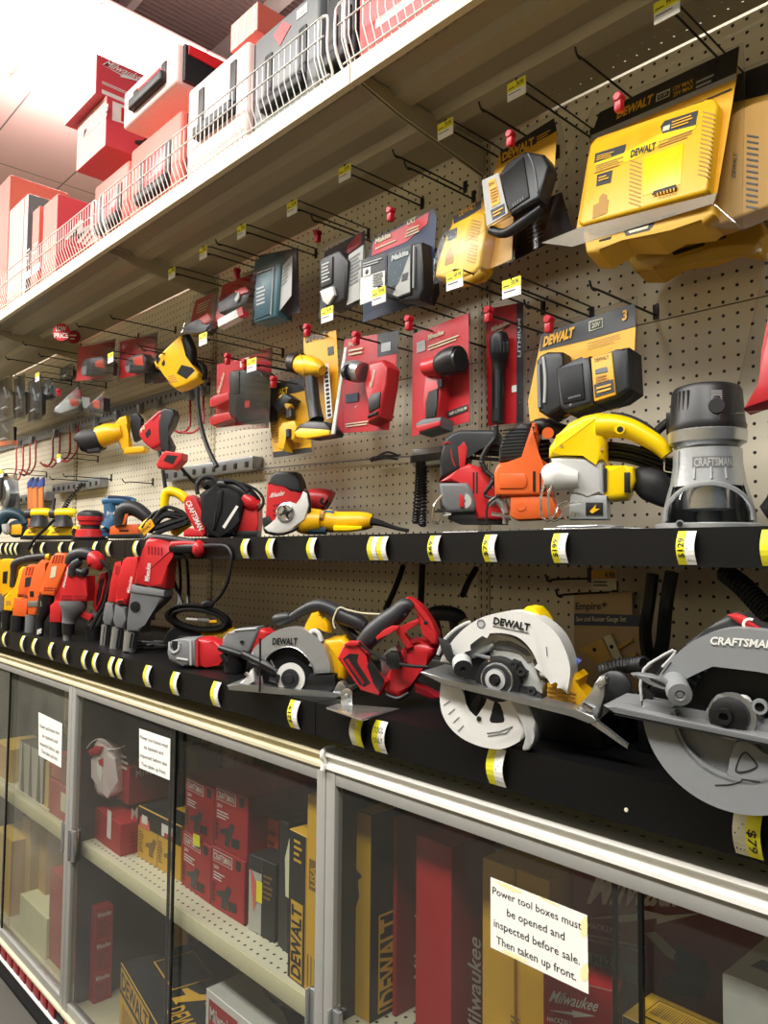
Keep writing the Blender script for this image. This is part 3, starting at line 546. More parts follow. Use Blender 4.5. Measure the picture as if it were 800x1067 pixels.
# --- second row
pack('black charger with red batteries on a red card, left end of the second row', 1.21, (250, 410), 1, ('red_card', [(226, 380), (281, 366), (280, 440), (225, 446)]), [(222, 376), (284, 362), (280, 446), (220, 450)],
     [('charger', lambda m, p: (m.poly(p, [(238, 389), (241, 386), (264, 383), (272, 388), (275, 394), (274, 437), (250, 441), (238, 430)], .045, 'black', .034, .006, 3), m.poly(p, [(239, 389), (249, 387), (249, 410), (240, 411)], .003, 'charcoal', .036, .001), slots(m, p, (262, 392), (261, 432), 14, (10, -1), 1, 'dark', .0348), m.poly(p, [(255, 418), (260, 417), (260, 424), (255, 425)], .001, 'red', .0348))),
      ('battery', lambda m, p: m.poly(p, [(218, 416), (222, 412), (237, 409), (238, 417), (222, 425), (218, 423)], .03, 'red', .03, .004, 3)), ('battery', lambda m, p: m.poly(p, [(218, 436), (222, 432), (238, 429), (240, 437), (222, 444), (218, 442)], .03, 'red', .03, .004, 3)), ('header_print', lambda m, p: (m.text(p.sh(.0015), 'Milwaukee', (228, 412), (234, 390), (226, 408), 'label', .001), m.poly(p, [(250, 375), (259, 372), (259, 381), (250, 383)], .0006, 'paper', .0014)))], depth=.042)
pack('small yellow work light on a yellow and black card, lowest pack of the second row', 1.23, (305, 440), -6, ('yellow_card', [(277, 405), (316, 396), (325, 470), (285, 476)]), [(275, 400), (318, 392), (328, 474), (284, 480)],
     [('work_light', lambda m, p: (m.poly(p, [(282.5, 422), (296, 409), (304, 415), (289, 430)], .03, 'black', .03, .004), limb(m, p, [(302, 424, 5), (303, 436, 5)], 'black', .015, 12), limb(m, p, [(294, 414, 4), (303, 426, 4)], 'kraft_yellow', .02, 10), m.poly(p, [(289, 467), (290, 446), (294, 440), (306, 438), (309, 446), (305, 460), (301, 455), (297, 455), (296, 470)], .035, 'yellow', .028, .004, 3), limb(m, p, [(301, 448, 3.5), (301, 456, 3.5)], 'black', .03, 10))),
      ('header_print', lambda m, p: (m.text(p.sh(.0015), 'DEWALT', (279, 414), (300, 409), (279, 408.5), 'yellow', .001, .04), m.lines(p.sh(.0014), (280, 434), (287, 432), (285, 462), 10, 'tan', .3)))], header=[('black', [(276, 402), (316, 393), (317, 407), (278, 416)]), ('black', [(284, 471), (324.5, 466), (325, 471), (285, 477)])], depth=.038)
pack('yellow pivoting work light on a tall yellow card behind the small work light', 1.2, (330, 410), -5, ('yellow_card', [(316, 352), (350, 344), (356, 446), (322, 456), (318, 400)]), [(313, 348), (352, 340), (358, 450), (310, 466), (306, 400)],
     [('work_light', lambda m, p: (limb(m, p, [(306, 378, 10.5), (313, 379, 11.5)], 'black', .035, 18, 1), limb(m, p, [(313, 380, 10), (322, 382, 11.5), (331, 384, 9), (336, 386, 5)], 'yellow', .035, 18), m.tube(p.pts([(312, 369), (317, 379), (315, 391)], .06), .0012, 'tan', 6, 3), limb(m, p, [(324, 394, 7), (325, 405, 7), (327, 422, 7), (330, 438, 8)], 'black', .035, 16), m.poly(p, [(305, 449), (312, 443), (322, 437), (338, 439), (343, 446), (342, 452), (318, 456), (308, 454)], .045, 'black', .05, .006, 3), m.poly(p, [(306, 450), (312, 446), (330, 447), (343, 448), (342, 453), (318, 457), (308, 455)], .01, 'yellow', .055, .003))),
      ('label_strip', lambda m, p: (m.poly(p, [(336, 380), (342, 378.5), (346, 434), (340, 437)], .001, 'paper', .02), *[m.poly(p, [(337.5 + i * .33, 383 + i * 4.4), (341 + i * .33, 382 + i * 4.4), (341.3 + i * .33, 385 + i * 4.4), (337.7 + i * .33, 386 + i * 4.4)], .0005, 'charcoal', .0206) for i in range(12)])),
      ('header_print', lambda m, p: (m.text(p.sh(.0015), 'DEWALT', (318, 356.5), (341, 351), (318, 350.5), 'black', .001, .05), m.poly(p, [(341, 362), (347, 360.5), (347.5, 369), (341.5, 370.5)], .0006, 'charcoal', .0014)))], depth=.05)
pack('red work light with silver head on a red and black card, white left edge', 1.19, (380, 400), -6, ('red_card', [(359, 354), (416, 344), (405, 448), (346, 452)]), [(357, 350), (419, 340), (408, 452), (344, 454)],
     [('work_light', lambda m, p: (limb(m, p, [(363, 386, 10), (371, 387, 11.5), (378, 388, 10.5)], 'alu', .035, 18), limb(m, p, [(361, 388, 8), (365, 388, 9)], 'black', .05, 16, 1), m.poly(p, [(382, 378), (398, 374), (403, 382), (401, 400), (395, 434), (382, 441), (381, 420), (383, 400)], .04, 'red', .034, .008, 3), m.poly(p, [(383, 416), (388, 410), (396, 408), (395, 424), (384, 430)], .003, 'black', .0365, .001), m.text(p.sh(.035), 'Milwaukee', (387, 404), (391, 386), (384.5, 402), 'label', .001), limb(m, p, [(384, 434, 2), (394, 430, 2)], 'black', .034, 8, 1))),
      ('white_edge', lambda m, p: m.poly(p, [(358.5, 362), (361, 361.5), (348, 452), (344.5, 452.5)], .004, 'white', .04, .001)), ('header_print', lambda m, p: (m.poly(p, [(397, 358), (407, 356), (407, 365), (397, 367)], .0006, 'light_grey', .002), m.lines(p.sh(.002), (363, 364), (378, 361), (363, 372), 2, 'label', .3), m.text(p.sh(.002), 'Milwaukee', (363, 361), (372, 359), (363, 356), 'label'), m.poly(p, [(360, 411), (373, 409), (373, 418), (360, 420)], .0006, 'navy', .002), m.ring(p(371, 425, .002), p.n, .004, .0055, .0006, 'label', 60, 180, 10), m.lines(p.sh(.002), (360, 441), (390, 437), (360, 446), 2, 'label', .3)))], header=[('card_dark', [(393, 348), (416, 344), (414, 368), (393, 372)])], depth=.046)
def pistol(m, p):
    limb(m, p, [(444, 383, 9), (452, 382, 10), (458, 380, 10)], 'red', .034, 18); limb(m, p, [(458, 380, 11), (462, 379, 13), (471, 376, 15), (479, 374, 14)], 'black', .034, 20); limb(m, p, [(477, 374.5, 11), (480, 374, 11.5)], 'steel_dark', .045, 18, 1)
    m.poly(p, [(442, 392), (459, 390), (461, 398), (457, 420), (455, 436), (440, 440), (441, 420)], .03, 'red', .03, .005, 3); m.poly(p, [(446, 408), (456, 404), (455, 422), (453, 434), (443, 436), (443, 420)], .006, 'rubber', .0335, .002); m.poly(p, [(432, 441), (440, 436), (459, 434), (458, 445), (436, 452)], .04, 'grey', .04, .005, 3); m.poly(p, [(433, 444), (458, 438), (458, 443), (436, 450)], .004, 'red', .043, .001); m.poly(p, [(455, 396), (460, 395), (460, 403), (456, 404)], .006, 'dark', .035); m.poly(p, [(443, 378), (451, 376), (451, 382), (443, 384)], .002, 'label', .05)
pack('red pistol-grip work light on a wide red card, left of the flashlight pack', 1.19, (460, 395), -6, ('red_card', [(430, 348), (488, 326), (489, 439), (429, 455)]), [(427, 345), (490, 322), (493, 441), (419, 464)],
     [('work_light', pistol), ('header_print', lambda m, p: (m.poly(p, [(434, 357), (443, 354), (443, 365), (434, 368)], .0006, 'card_grey', .0014), m.text(p.sh(.0014), 'Milwaukee', (446, 354), (462, 348), (446, 349), 'label', .001, .03), m.lines(p.sh(.0014), (446, 360), (478, 348), (446, 366), 2, 'label', .2), m.poly(p, [(466, 429), (487, 421), (487, 428), (466, 436)], .0006, 'card_dark', .0014), m.text(p.sh(.002), 'RED LITHIUM', (468, 433), (486, 426.4), (468, 430), 'label', .001)))], depth=.048)
def torch(m, p):
    limb(m, p, [(519.5, 350, 9), (520, 354, 10), (520, 368, 10), (519.5, 374, 8.5), (519, 380, 6.8), (519, 400, 6.6), (518.5, 432, 6.6), (518.5, 440, 6.4)], 'black', .02, 20, 3)
    for q in range(8):
        a = -1.2 + q * .35; limb(m, p, [(520 + math.sin(a) * 9.8, 356, .7), (520 + math.sin(a) * 9.8, 367, .7)], 'charcoal', .02 + .02 * math.cos(a), 6, 1)
    limb(m, p, [(517, 385, .4), (517, 425, .4)], 'grey', .034, 5, 1)
pack('black flashlight standing upright on a narrow red card', 1.25, (522, 385), -3, ('red_card', [(506, 322), (545, 315), (545, 440), (508, 444)]), [(504, 319), (547, 312), (547, 442), (506, 446)],
     [('flashlight', torch), ('header_print', lambda m, p: (m.text(p.sh(.0015), 'Milwaukee', (511.5, 346), (531, 337), (512, 341), 'label', .001, .03), m.poly(p, [(512, 348), (528, 341), (531, 338), (522, 344.5)], .0005, 'label', .0014), m.text(p.sh(.0022), 'LITHIUM', (542.3, 372), (542.3, 332), (539, 372), 'light_grey', .001), m.poly(p, [(533, 402), (538, 401), (538, 408), (533, 409)], .0006, 'paper', .0014)))], header=[('card_dark', [(538, 316), (545, 315), (545, 440), (538, 441)])], depth=.05)
def cell_left(m, p):
    m.poly(p, [(558, 376), (562, 370), (570, 366), (585, 366), (586, 372), (585, 424), (569, 434), (560, 428)], .04, 'black', .03, .006, 3); limb(m, p, [(566, 372, 1.6), (568, 395, 1.6), (567, 420, 1.6)], 'light_grey', .031, 8); m.poly(p, [(559, 380), (562, 379), (563, 424), (560, 425)], .003, 'grey', .033)
def cell_middle(m, p):
    m.poly(p, [(578, 384), (583, 380), (606, 375), (614, 370), (618, 420), (588, 429), (582, 423)], .045, 'black', .045, .006, 3); m.poly(p, [(580, 384), (606, 378), (609, 416), (586, 421)], .004, 'black_shelf', .0475, .002); slots(m, p, (592, 414), (603, 411), 6, (1.2, -.3), 2, 'grey', .048); m.lathe(p(594, 422, .0455), p.n, [(0, .003), (.0008, .002)], 'grey', 8)
def cell_right(m, p):
    m.poly(p, [(615, 373), (618, 371), (642, 364), (654, 361), (656, 404), (642, 414), (620, 420)], .045, 'black', .04, .006, 3); m.poly(p, [(615.5, 373), (637, 367), (641, 411), (619, 418)], .003, 'yellow_card', .043, .0005); m.text(p.sh(.0435), 'DEWALT', (619.5, 377), (634, 373), (619.2, 373.5), 'black', .001); m.poly(p, [(620, 385), (632, 382), (633, 387), (620, 390)], .0006, 'grey', .0442)
    m.poly(p, [(618.5, 401), (638.5, 395), (640, 408), (620, 414)], .0006, 'card_dark', .0442); m.lines(p.sh(.0448), (621, 403), (637, 398.5), (622, 411), 2, 'yellow_card', .1, .5); m.lines(p.sh(.0442), (620, 392), (636, 388), (620, 400), 3, 'tan')
pack('three black batteries behind clear plastic on a yellow and grey card', 1.19, (605, 395), -9, ('yellow_card', [(564, 348), (661, 316), (662, 340), (659, 408), (642, 426), (552, 439), (550, 418), (561, 366)]), [(562, 343), (664, 309), (664, 340), (661, 410), (643, 428), (548, 446), (535, 446), (552, 380)],
     [('battery', cell_left), ('battery', cell_middle), ('battery', cell_right), ('header_print', lambda m, p: (m.text(p.sh(.0016), 'DEWALT', (565.5, 361), (597, 350.5), (567, 351.5), 'yellow_card', .001, .06), m.poly(p, [(613.5, 335), (628, 331), (628, 341), (613.5, 345.5)], .0006, 'label', .002), m.poly(p, [(614.5, 336), (627, 332.5), (627, 340.4), (614.5, 344)], .0005, 'charcoal', .0026), m.text(p.sh(.003), '20V', (616.5, 342), (625, 339.5), (616.7, 337), 'label', .001), m.text(p.sh(.0016), '3', (648, 334), (653, 332.4), (648.4, 324), 'yellow_card', .001, .04), m.lines(p.sh(.0012), (612, 357), (650, 346), (612, 366), 3, 'charcoal', .3, .15), m.lines(p.sh(.0012), (576, 437), (596, 433), (577, 440), 1, 'charcoal')))],
     header=[('charcoal', [(564, 348), (661, 316), (662, 340), (612, 354), (562, 366)])], depth=.052)
pack('red pack cut off by the right edge of the frame, above the router', 1.15, (800, 370), -10, ('red_card', [(806, 300), (870, 280), (868, 400), (790, 408), (793, 366)]), [(800, 262), (880, 250), (880, 420), (762, 431), (764, 424)], [('product', lambda m, p: m.poly(p, [(792, 402), (795, 370), (802, 330), (850, 318), (850, 400), (773, 426)], .03, 'red', .02, .004))], depth=.04)

# ================================================================= tools hanging on the wall at the left
p = pl(180, 375, 1.22, 40)
t = T('reciprocating_saw', 'yellow and black saw body hanging alone from hooks, above the metal rail', 'power tool', p(182, 404))
one(t, 'body', lambda m: (m.poly(p, [(160, 377), (165, 370), (188, 348), (191, 352), (191, 372), (200, 380), (208, 388), (206, 394), (192, 402), (182, 405), (176, 400), (173, 390), (169, 384), (162, 383)], .06, 'yellow', .01, .008, 3), m.poly(p, [(184, 389), (189, 380), (200, 383), (203, 386), (194, 395)], .002, 'dark', .0108), m.poly(p, [(162, 376), (165, 371), (167, 374), (164, 380)], .002, 'black', .0108), m.poly(p, [(168, 379), (171, 374), (172, 379), (170, 382)], .002, 'black', .0108), *[m.poly(p, [(175 + i * .6, 392 + i * 2), (182 + i, 391 + i * 2), (182 + i, 392 + i * 2), (175 + i * .6, 393 + i * 2)], .001, 'tan', .0106) for i in range(4)]))
one(t, 'rubber_nose', lambda m: limb(m, p, [(194, 350, 5), (196, 358, 6.5), (199, 368, 6.5), (199, 379, 5)], 'black', -.01, 14))
one(t, 'blade_clamp', lambda m: limb(m, p, [(206, 378, 4), (212, 384, 4), (213, 396, 3)], 'black', -.03, 10))
p = pl(110, 455, 1.2, 42)
t = T('rotary_tool', 'yellow cordless saw with a fat black nose, hanging on the metal rail', 'power tool', p(112, 476))
one(t, 'nose', lambda m: (limb(m, p, [(86, 463, 9), (88, 461, 12.5), (98, 459, 13), (106, 457, 12)], 'rubber', 0, 20), limb(m, p, [(84.5, 463.5, 7), (87, 463, 8)], 'dark', .006, 16, 1), limb(m, p, [(92, 470, 3), (104, 469, 3)], 'charcoal', .025, 8, 1)))
one(t, 'body', lambda m: (limb(m, p, [(104, 456, 11.5), (112, 453, 11.5), (121, 451, 10), (128, 449, 7)], 'yellow', 0, 20), m.poly(p, [(120, 440), (124, 435), (131, 432.5), (133, 442), (132, 452), (136, 466), (130, 472), (125, 466), (124, 455), (118, 450)], .03, 'yellow', .01, .006, 3), m.poly(p, [(106, 450), (112, 448), (113, 455), (107, 457)], .002, 'black', .027)))
one(t, 'battery_foot', lambda m: m.poly(p, [(128, 473), (130, 466), (149, 464.5), (150.5, 469), (148, 471)], .045, 'yellow', .012, .004))
one(t, 'rail_clip', lambda m: m.poly(p, [(135, 432), (142, 430), (147, 436), (146, 456), (139, 460), (136, 448)], .03, 'black', -.01, .004))
p = pl(165, 455, 1.18, 40)
t = T('reciprocating_saw', 'red and black pistol-shaped saw hanging on the metal rail, right of the yellow one', 'power tool', p(175, 489))
one(t, 'body', lambda m: (m.poly(p, [(144, 449), (147, 444), (163, 429), (168, 426), (167, 440), (166, 450), (171, 458), (166, 464), (158, 468), (150, 462), (145, 455)], .055, 'red', .01, .008, 3), m.poly(p, [(151, 452), (156, 446), (157, 452), (153, 457)], .002, 'dark', .0108), m.text(p.sh(.0105), 'M', (147, 451), (151, 447), (146, 447), 'label'), *[m.poly(p, [(158 + i * 2, 438 - i * 2), (161 + i * 2, 435 - i * 2), (162 + i * 2, 435.6 - i * 2), (159 + i * 2, 438.6 - i * 2)], .001, 'red_dark', .0106) for i in range(4)]))
one(t, 'handle', lambda m: (m.poly(p, [(166, 428), (171, 424.5), (180, 426), (182, 432), (178, 444), (172, 452), (178, 464), (176, 472), (167, 470), (166, 458), (164, 450), (168, 440)], .045, 'charcoal', .012, .008, 3),))
one(t, 'battery_foot', lambda m: (m.poly(p, [(162, 484), (168, 473), (172, 469.5), (190, 472), (189.5, 479), (180, 489), (164, 488)], .05, 'red', .02, .005, 3), m.poly(p, [(170, 480), (174, 474), (185, 475), (180, 484)], .002, 'dark', .0208)))
# ================================================================= rails, alarm boxes, cords
m = MB(); m.abox(-4.78, -2.385, WALL - .012, WALL - .0005, CZ + .572, CZ + .622, 'strip_zinc', .001); m.thing('slotted_rail', 'long grey slotted metal rail fixed along the pegboard at the left', 'rail')
for i, (a, b, lab) in enumerate((((172, 492), (266, 487), 'grey alarm box on the pegboard behind the black dust bag'), ((56, 512), (106, 500), 'grey alarm box on the pegboard above the yellow palm sanders'), ((2, 524), (50, 516), 'grey alarm box at the far left behind the orange straps'), ((432, 479), (462, 473), 'grey alarm box half hidden behind the red jigsaw'))):
    A, B = P(*a, WALL - .03), P(*b, WALL - .03); z = (A.z + B.z) / 2
    t = T('alarm_box', lab, 'alarm box', ((A.x + B.x) / 2, WALL - .03, z - .03))
    one(t, 'case', lambda m: m.box((A.x, WALL - .0402, z - .022), (B.x - A.x, 0, 0), (0, .04, 0), (0, 0, .044), 'zinc', .004))
    one(t, 'socket_strip', lambda m: [m.box((A.x + (B.x - A.x) * (k + .5) / 9 - .008, WALL - .044, z - .012), (.016, 0, 0), (0, .005, 0), (0, 0, .018), 'card_dark', .001) for k in range(9)])
def cord(pts, d, r, label, name='security_cable', mt='cable', coil=0, grp=None):
    m = MB(); L = [P(x, y, dd) for x, y, dd in [(q[0], q[1], q[2] if len(q) > 2 else d) for q in pts]]
    if coil:
        q = [V(v) for v in spline(L, 8)]; n = coil; out = []
        for k in range(n * 8):
            f = k / (n * 8) * (len(q) - 1); i = int(f); c = q[i].lerp(q[min(i + 1, len(q) - 1)], f - i); tt = (q[min(i + 1, len(q) - 1)] - q[i]).normalized(); e = tt.orthogonal().normalized(); g = tt.cross(e); a = k * math.pi / 4
            out.append(c + e * math.cos(a) * r * 2.2 + g * math.sin(a) * r * 2.2)
        m.tube(out, r * .7, mt, 6, 1)
    else: m.tube(L, r, mt, 7, 5)
    return m.thing(name, label, 'cord', grp)
cord([(206, 404), (206, 420), (210, 446), (217, 468), (226, 486)], 1.24, .0075, 'thick black cord hanging below the yellow saw body down the pegboard')
cord([(166, 470), (169, 485), (172, 508)], 1.25, .007, 'black cord dropping straight from the red saw to the yellow handle')
cord([(178, 470, 1.22), (186, 484, 1.25), (198, 498, 1.3), (208, 506, 1.33)], 1.25, .006, 'black cord slanting from the red saw to the alarm box')
cord([(437, 482, 1.35), (436, 510, 1.33), (433, 545, 1.3)], 1.34, .0036, 'left one of two black spiral cords hanging beside the red jigsaw', coil=22)
cord([(441, 482, 1.35), (441, 512, 1.33), (440, 548, 1.3)], 1.34, .0036, 'right one of two black spiral cords hanging beside the red jigsaw', coil=22)
cord([(86, 504, 1.34), (74, 518, 1.3), (66, 532, 1.26)], 1.3, .004, 'black spiral cord falling behind the yellow palm sanders', coil=14)
cord([(56, 542, 1.1), (46, 552, 1.09), (36, 562, 1.07), (30, 572, 1.065)], 1.08, .006, 'black cord crossing in front of the yellow palm sander over the shelf edge')
cord([(57, 520, 1.33), (55, 535, 1.3)], 1.3, .006, 'short black cord stub above the left yellow palm sander')
cord([(680, 598, 1.3), (676, 630, 1.3), (672, 660, 1.28), (676, 690, 1.25)], 1.3, .011, 'bunch of black straps hanging beside the carded gauge set', 'strap')
cord([(700, 596, 1.3), (694, 630, 1.3), (690, 670, 1.27), (684, 690, 1.25)], 1.3, .012, 'wide black strap hanging right of the carded gauge set', 'strap')
cord([(756, 597, 1.25), (775, 612, 1.22), (792, 630, 1.2), (806, 646, 1.18)], 1.2, .006, 'black spiral cord arching down at the lower right above the grey saw', coil=16)
cord([(628, 699, 1.0), (645, 694, 1.0), (660, 693, 1.0), (672, 692, .98)], 1.0, .004, 'black spiral cord lying between the two big circular saws', coil=14)
cord([(420, 590, 1.36), (412, 612, 1.3), (402, 634, 1.2)], 1.3, .007, 'black cord slanting down behind the red circular saw')
cord([(440, 588, 1.34), (439, 612, 1.33), (438, 640, 1.3)], 1.33, .008, 'black cord hanging straight behind the red circular saw')
cord([(496, 592, 1.34), (488, 606, 1.3), (482, 620, 1.25)], 1.3, .007, 'short black cord hanging above the big pale circular saw')
for i, (x0, y0, x1) in enumerate(((178, 585, 190), (186, 592, 186), (194, 590, 196), (158, 600, 160))):
    cord([(x0, y0 - 14, 1.2), (x0 + 2, y0 + 15, 1.2), (x1, y0 + 45, 1.15)], 1.2, .005, ['black cord hanging behind the large angle drill, leftmost', 'black cord hanging behind the large angle drill, beside the leftmost', 'black cord hanging behind the large angle drill, rightmost', 'black cord hanging between the angle drills'][i])
cord([(266, 489), (320, 484), (380, 479), (432, 475)], 1.372, .0022, 'thin grey rod running along the pegboard between the two alarm boxes', 'wall_rod', 'zinc')
m = MB(); random.seed(5)
for q in range(5): m.tube([P(385 + random.random() * 6, 476 + random.random() * 5, 1.36), P(396 + random.random() * 8, 470 + random.random() * 8, 1.35), P(410 + random.random() * 6, 474 + random.random() * 5, 1.36)], .003, 'charcoal', 6, 4)
m.thing('tied_cable', 'small tangle of dark cable tied on the grey rod left of the red jigsaw', 'cord')
# red tether loops clipped to the rail
for i, (x, y, e) in enumerate([(17, 466, (8, 496)), (24, 464, (14, 498)), (31, 461, (20, 492)), (37, 459, (24, 490)), (55, 453, (42, 482)), (62, 451, (46, 484)), (73, 446, (54, 478)), (81, 443, (60, 480)), (198, 416, (178, 446)), (212, 412, (188, 450))]):
    b = y + (26 if i < 8 else 28); who = ['at the frame edge', 'second from the frame edge', 'third from the frame edge', 'fourth from the frame edge', 'fifth from the frame edge', 'sixth from the frame edge', 'just left of the black-nosed yellow saw', 'touching the black-nosed yellow saw', 'left of the thick black cord', 'right of the thick black cord'][i]
    m = MB(); m.tube([P(x, y, WALL - .02), P(x, y + 6, WALL - .03), P(x, b - 4, WALL - .04), P(x - 2, b + 3, WALL - .05), P((x + e[0]) / 2, (b + e[1]) / 2 + 6, WALL - .08), P(*e, WALL - .1)], .0042 if i < 8 else .004, 'red_cord', 7, 4)
    m.thing('tether_loop', 'red coated wire tether on the rail, ' + who, 'tether', 'red tethers on the rail')
for i, x in enumerate((20, 34, 58, 77, 100, 122, 146, 165, 198, 211)):
    y = 467 - (x - 20) * .285; A = P(x, y - 4, WALL - .02)
    m = MB(); m.abox(A.x - .014, A.x + .014, WALL - .0315, WALL - .012, A.z - .018, A.z + .02, 'zinc', .003); m.thing('rail_clamp', 'small grey clamp on the slotted rail, ' + ['nearest the frame edge', 'second from the frame edge', 'third from the frame edge', 'above the red tethers beside the yellow saw', 'above the black nose', 'above the yellow saw grip', 'between the yellow and red saws', 'above the red saw', 'left of the thick black cord', 'right of the thick black cord'][i], 'clamp', 'rail clamps')
# orange straps with blue tops
for i, x in enumerate((31, 36, 42)):
    p = pl(x, 530, 1.27, 30); m = MB(); m.poly(p, [(x - 2.5, 506), (x + 2.5, 504), (x + 2.5, 560), (x - 2.5, 560)], .008, 'wood', .0, .001); m.poly(p, [(x - 3, 503), (x, 499), (x + 3, 497), (x + 3, 506), (x - 3, 509)], .012, 'violet_blue', .002, .002)
    m.thing('wood_stick', 'orange stick with a blue top standing at the wall, ' + ['left of the three', 'middle of the three', 'right of the three'][i], 'stick', 'orange sticks with blue tops')
pack('grey draped clear pack hanging at the far left above the teal tool', 1.25, (12, 510), 0, ('card_grey', [(4, 500), (16, 497), (19, 528), (2, 534)]), [(2, 497), (18, 494), (22, 532), (0, 537)], [('contents', lambda m, p: (limb(m, p, [(8, 503, 4), (12, 515, 5), (8, 528, 4)], 'zinc', .02, 10), m.poly(p, [(-6, 497), (4, 494), (3, 520), (-6, 524)], .02, 'black', .03, .004)))], depth=.03)
pack('tiny red and white carded piece beside the orange sticks', 1.3, (25, 538), 0, ('card_grey', [(20, 532), (31, 532), (31, 545), (20, 545)]), [(19, 530), (32, 530), (32, 547), (19, 547)], [('contents', lambda m, p: m.poly(p, [(21, 537), (30, 537), (30, 542), (21, 542)], .008, 'red', .01, .002))], depth=.014)
# ================================================================= hooks, clips and tags on the pegboard
def hook(x, y, dt, label, tagc=None, arm=True):
    A = P(x, y, dt); B = V((A.x, WALL - .001, A.z + .004))
    t = T('peg_hook', label, 'peg hook', B, 'black peg hooks')
    m = MB(); m.tube([B, A + V((0, .01, .004)), A, A + V((0, -.012, .003)), A + V((0, -.018, .014))], .0022, 'hook', 6, 3); m.build('prong', t)
    m = MB(); m.abox(A.x - .006, A.x + .006, WALL - .003, WALL - .0004, B.z - .008, B.z + .022, 'hook', .001); m.build('back_plate', t)
    if tagc:
        m = MB(); m.tube([V((A.x, WALL - .003, A.z + .025)), A + V((0, 0, .026)), A + V((0, -.022, .012))], .0018, 'hook', 6, 2); m.build('tag_arm', t)
        m = MB(); c = A + V((0, -.024, 0)); hw, hh = .021, .017
        m.box(c + V((-hw, 0, -hh)), (2 * hw, 0, 0), (0, .002, 0), (0, 0, 2 * hh), 'paper'); m.box(c + V((-hw, -.0006, 0)), (2 * hw, 0, 0), (0, .0005, 0), (0, 0, hh), 'tag_yellow')
        q = PL(c + V((0, -.0008, 0)), 0); vs, fs = text_mesh(tagc, .012); m.text3(tagc, c + V((.0, -.001, .004)), V((.017, 0, 0)), V((0, 0, .009)), 'black'); m.raw([c + V((-.018, -.001, -.006)), c + V((.01, -.001, -.006)), c + V((.01, -.001, -.0045)), c + V((-.018, -.001, -.0045))], [(0, 1, 2, 3)], 'charcoal'); m.raw([c + V((-.018, -.001, .004)), c + V((-.004, -.001, .004)), c + V((-.004, -.001, .006)), c + V((-.018, -.001, .006))], [(0, 1, 2, 3)], 'charcoal')
        m.build('price_card', t)
    return t
for x, y, d, tg, w in [(546, 98, 1.15, '24.99', 'with a yellow price card, just under the shelf left of the large charger'), (472, 139, 1.15, '39.99', 'with a yellow price card at the shelf bracket, above the charger half hidden'), (702, 16, 1.12, '99.99', 'with a yellow price card at the top right of the frame'),
                       (367, 184, 1.15, '19.99', 'with a dim price card above the black adapter'), (312, 220, 1.15, '14.99', 'with a dim price card above the teal pack'), (259, 244, 1.15, '29.99', 'with a dim price card above the small red pack'), (219, 266, 1.15, '19.99', 'with a dim price card above the smallest red pack'), (186, 287, 1.15, '9.99', 'with a dim price card left of the shelf bracket'),
                       (482, 295, 1.12, '49.99', 'with a bright price card below the yellow charger half hidden'), (541, 303, 1.14, '59.99', 'with a bright price card above the flashlight'), (403, 311, 1.12, '79.99', 'with a bright price card in front of the leaflet pack'), (349, 330, 1.12, '34.99', 'with a bright price card in front of the adapter pack'),
                       (270, 382, 1.12, '69.99', 'with a bright price card in front of the black charger'), (219, 355, 1.13, '19.99', 'with a bright price card beside the hanging yellow saw'), (122, 374, 1.14, '44.99', 'with a bright price card between the two red battery cards'), (45, 394, 1.12, '8.99', 'with a bright price card at the far left'), (67, 478, 1.24, '12.99', 'with a price card below the red tethers'), (7, 494, 1.2, '6.99', 'with a price card at the left frame edge')]:
    hook(x, y, d, 'peg hook ' + w, tg)
for x, y, d, w in [(605, 62, 1.12, 'with bare tip above the large yellow charger'), (505, 117, 1.14, 'with bare tip right of the shelf bracket'), (415, 165, 1.16, 'with bare tip above the red card header, upper of two'), (427, 177, 1.17, 'with bare tip above the red card header, lower of two'), (330, 232, 1.15, 'bare above the adapter pack'), (230, 256, 1.16, 'bare above the small red packs'),
                   (426, 340, 1.13, 'holding the red pistol-grip light'), (509, 330, 1.16, 'holding the flashlight card'), (372, 353, 1.13, 'holding the silver-headed red light'), (318, 346, 1.14, 'holding the tall yellow card'), (237, 374, 1.14, 'holding the black charger'), (284, 397, 1.16, 'holding the lowest yellow card'), (552, 322, 1.15, 'holding the three batteries'), (620, 303, 1.17, 'above the three batteries at right'),
                   (84, 341, 1.15, 'above the red battery card nearest the round sign'), (120, 333, 1.15, 'above the pale red battery card'), (28, 360, 1.1, 'in the dim cluster at the far left, upper'), (10, 375, 1.1, 'in the dim cluster at the far left, lower'), (20, 393, 1.15, 'in the dim cluster at the far left, lowest'), (45, 372, 1.12, 'under the round red sign'), (148, 362, 1.12, 'reaching over the yellow saw, upper'), (152, 366, 1.13, 'reaching over the yellow saw, lower'),
                   (56, 500, 1.2, 'empty below the tethers, left'), (70, 497, 1.2, 'empty below the tethers, right'), (132, 503, 1.28, 'empty near the slanting cord'), (574, 606, 1.25, 'in the shadow left of the gauge card'), (585, 622, 1.2, 'holding the gauge card')]:
    hook(x, y, d, 'black peg hook ' + w)
def clip(x, y, d, w):
    A = P(x, y, d); m = MB(); m.abox(A.x - .0065, A.x + .0065, A.y - .007, A.y + .007, A.z - .021, A.z - .002, 'red_clip', .003); m.lathe(A + V((0, -.009, .003)), (0, 1, 0), [(0, .006), (.002, .008), (.016, .008), (.018, .006)], 'red_clip', 14); m.thing('security_clip', 'red plastic security clip ' + w, 'clip', 'red security clips')
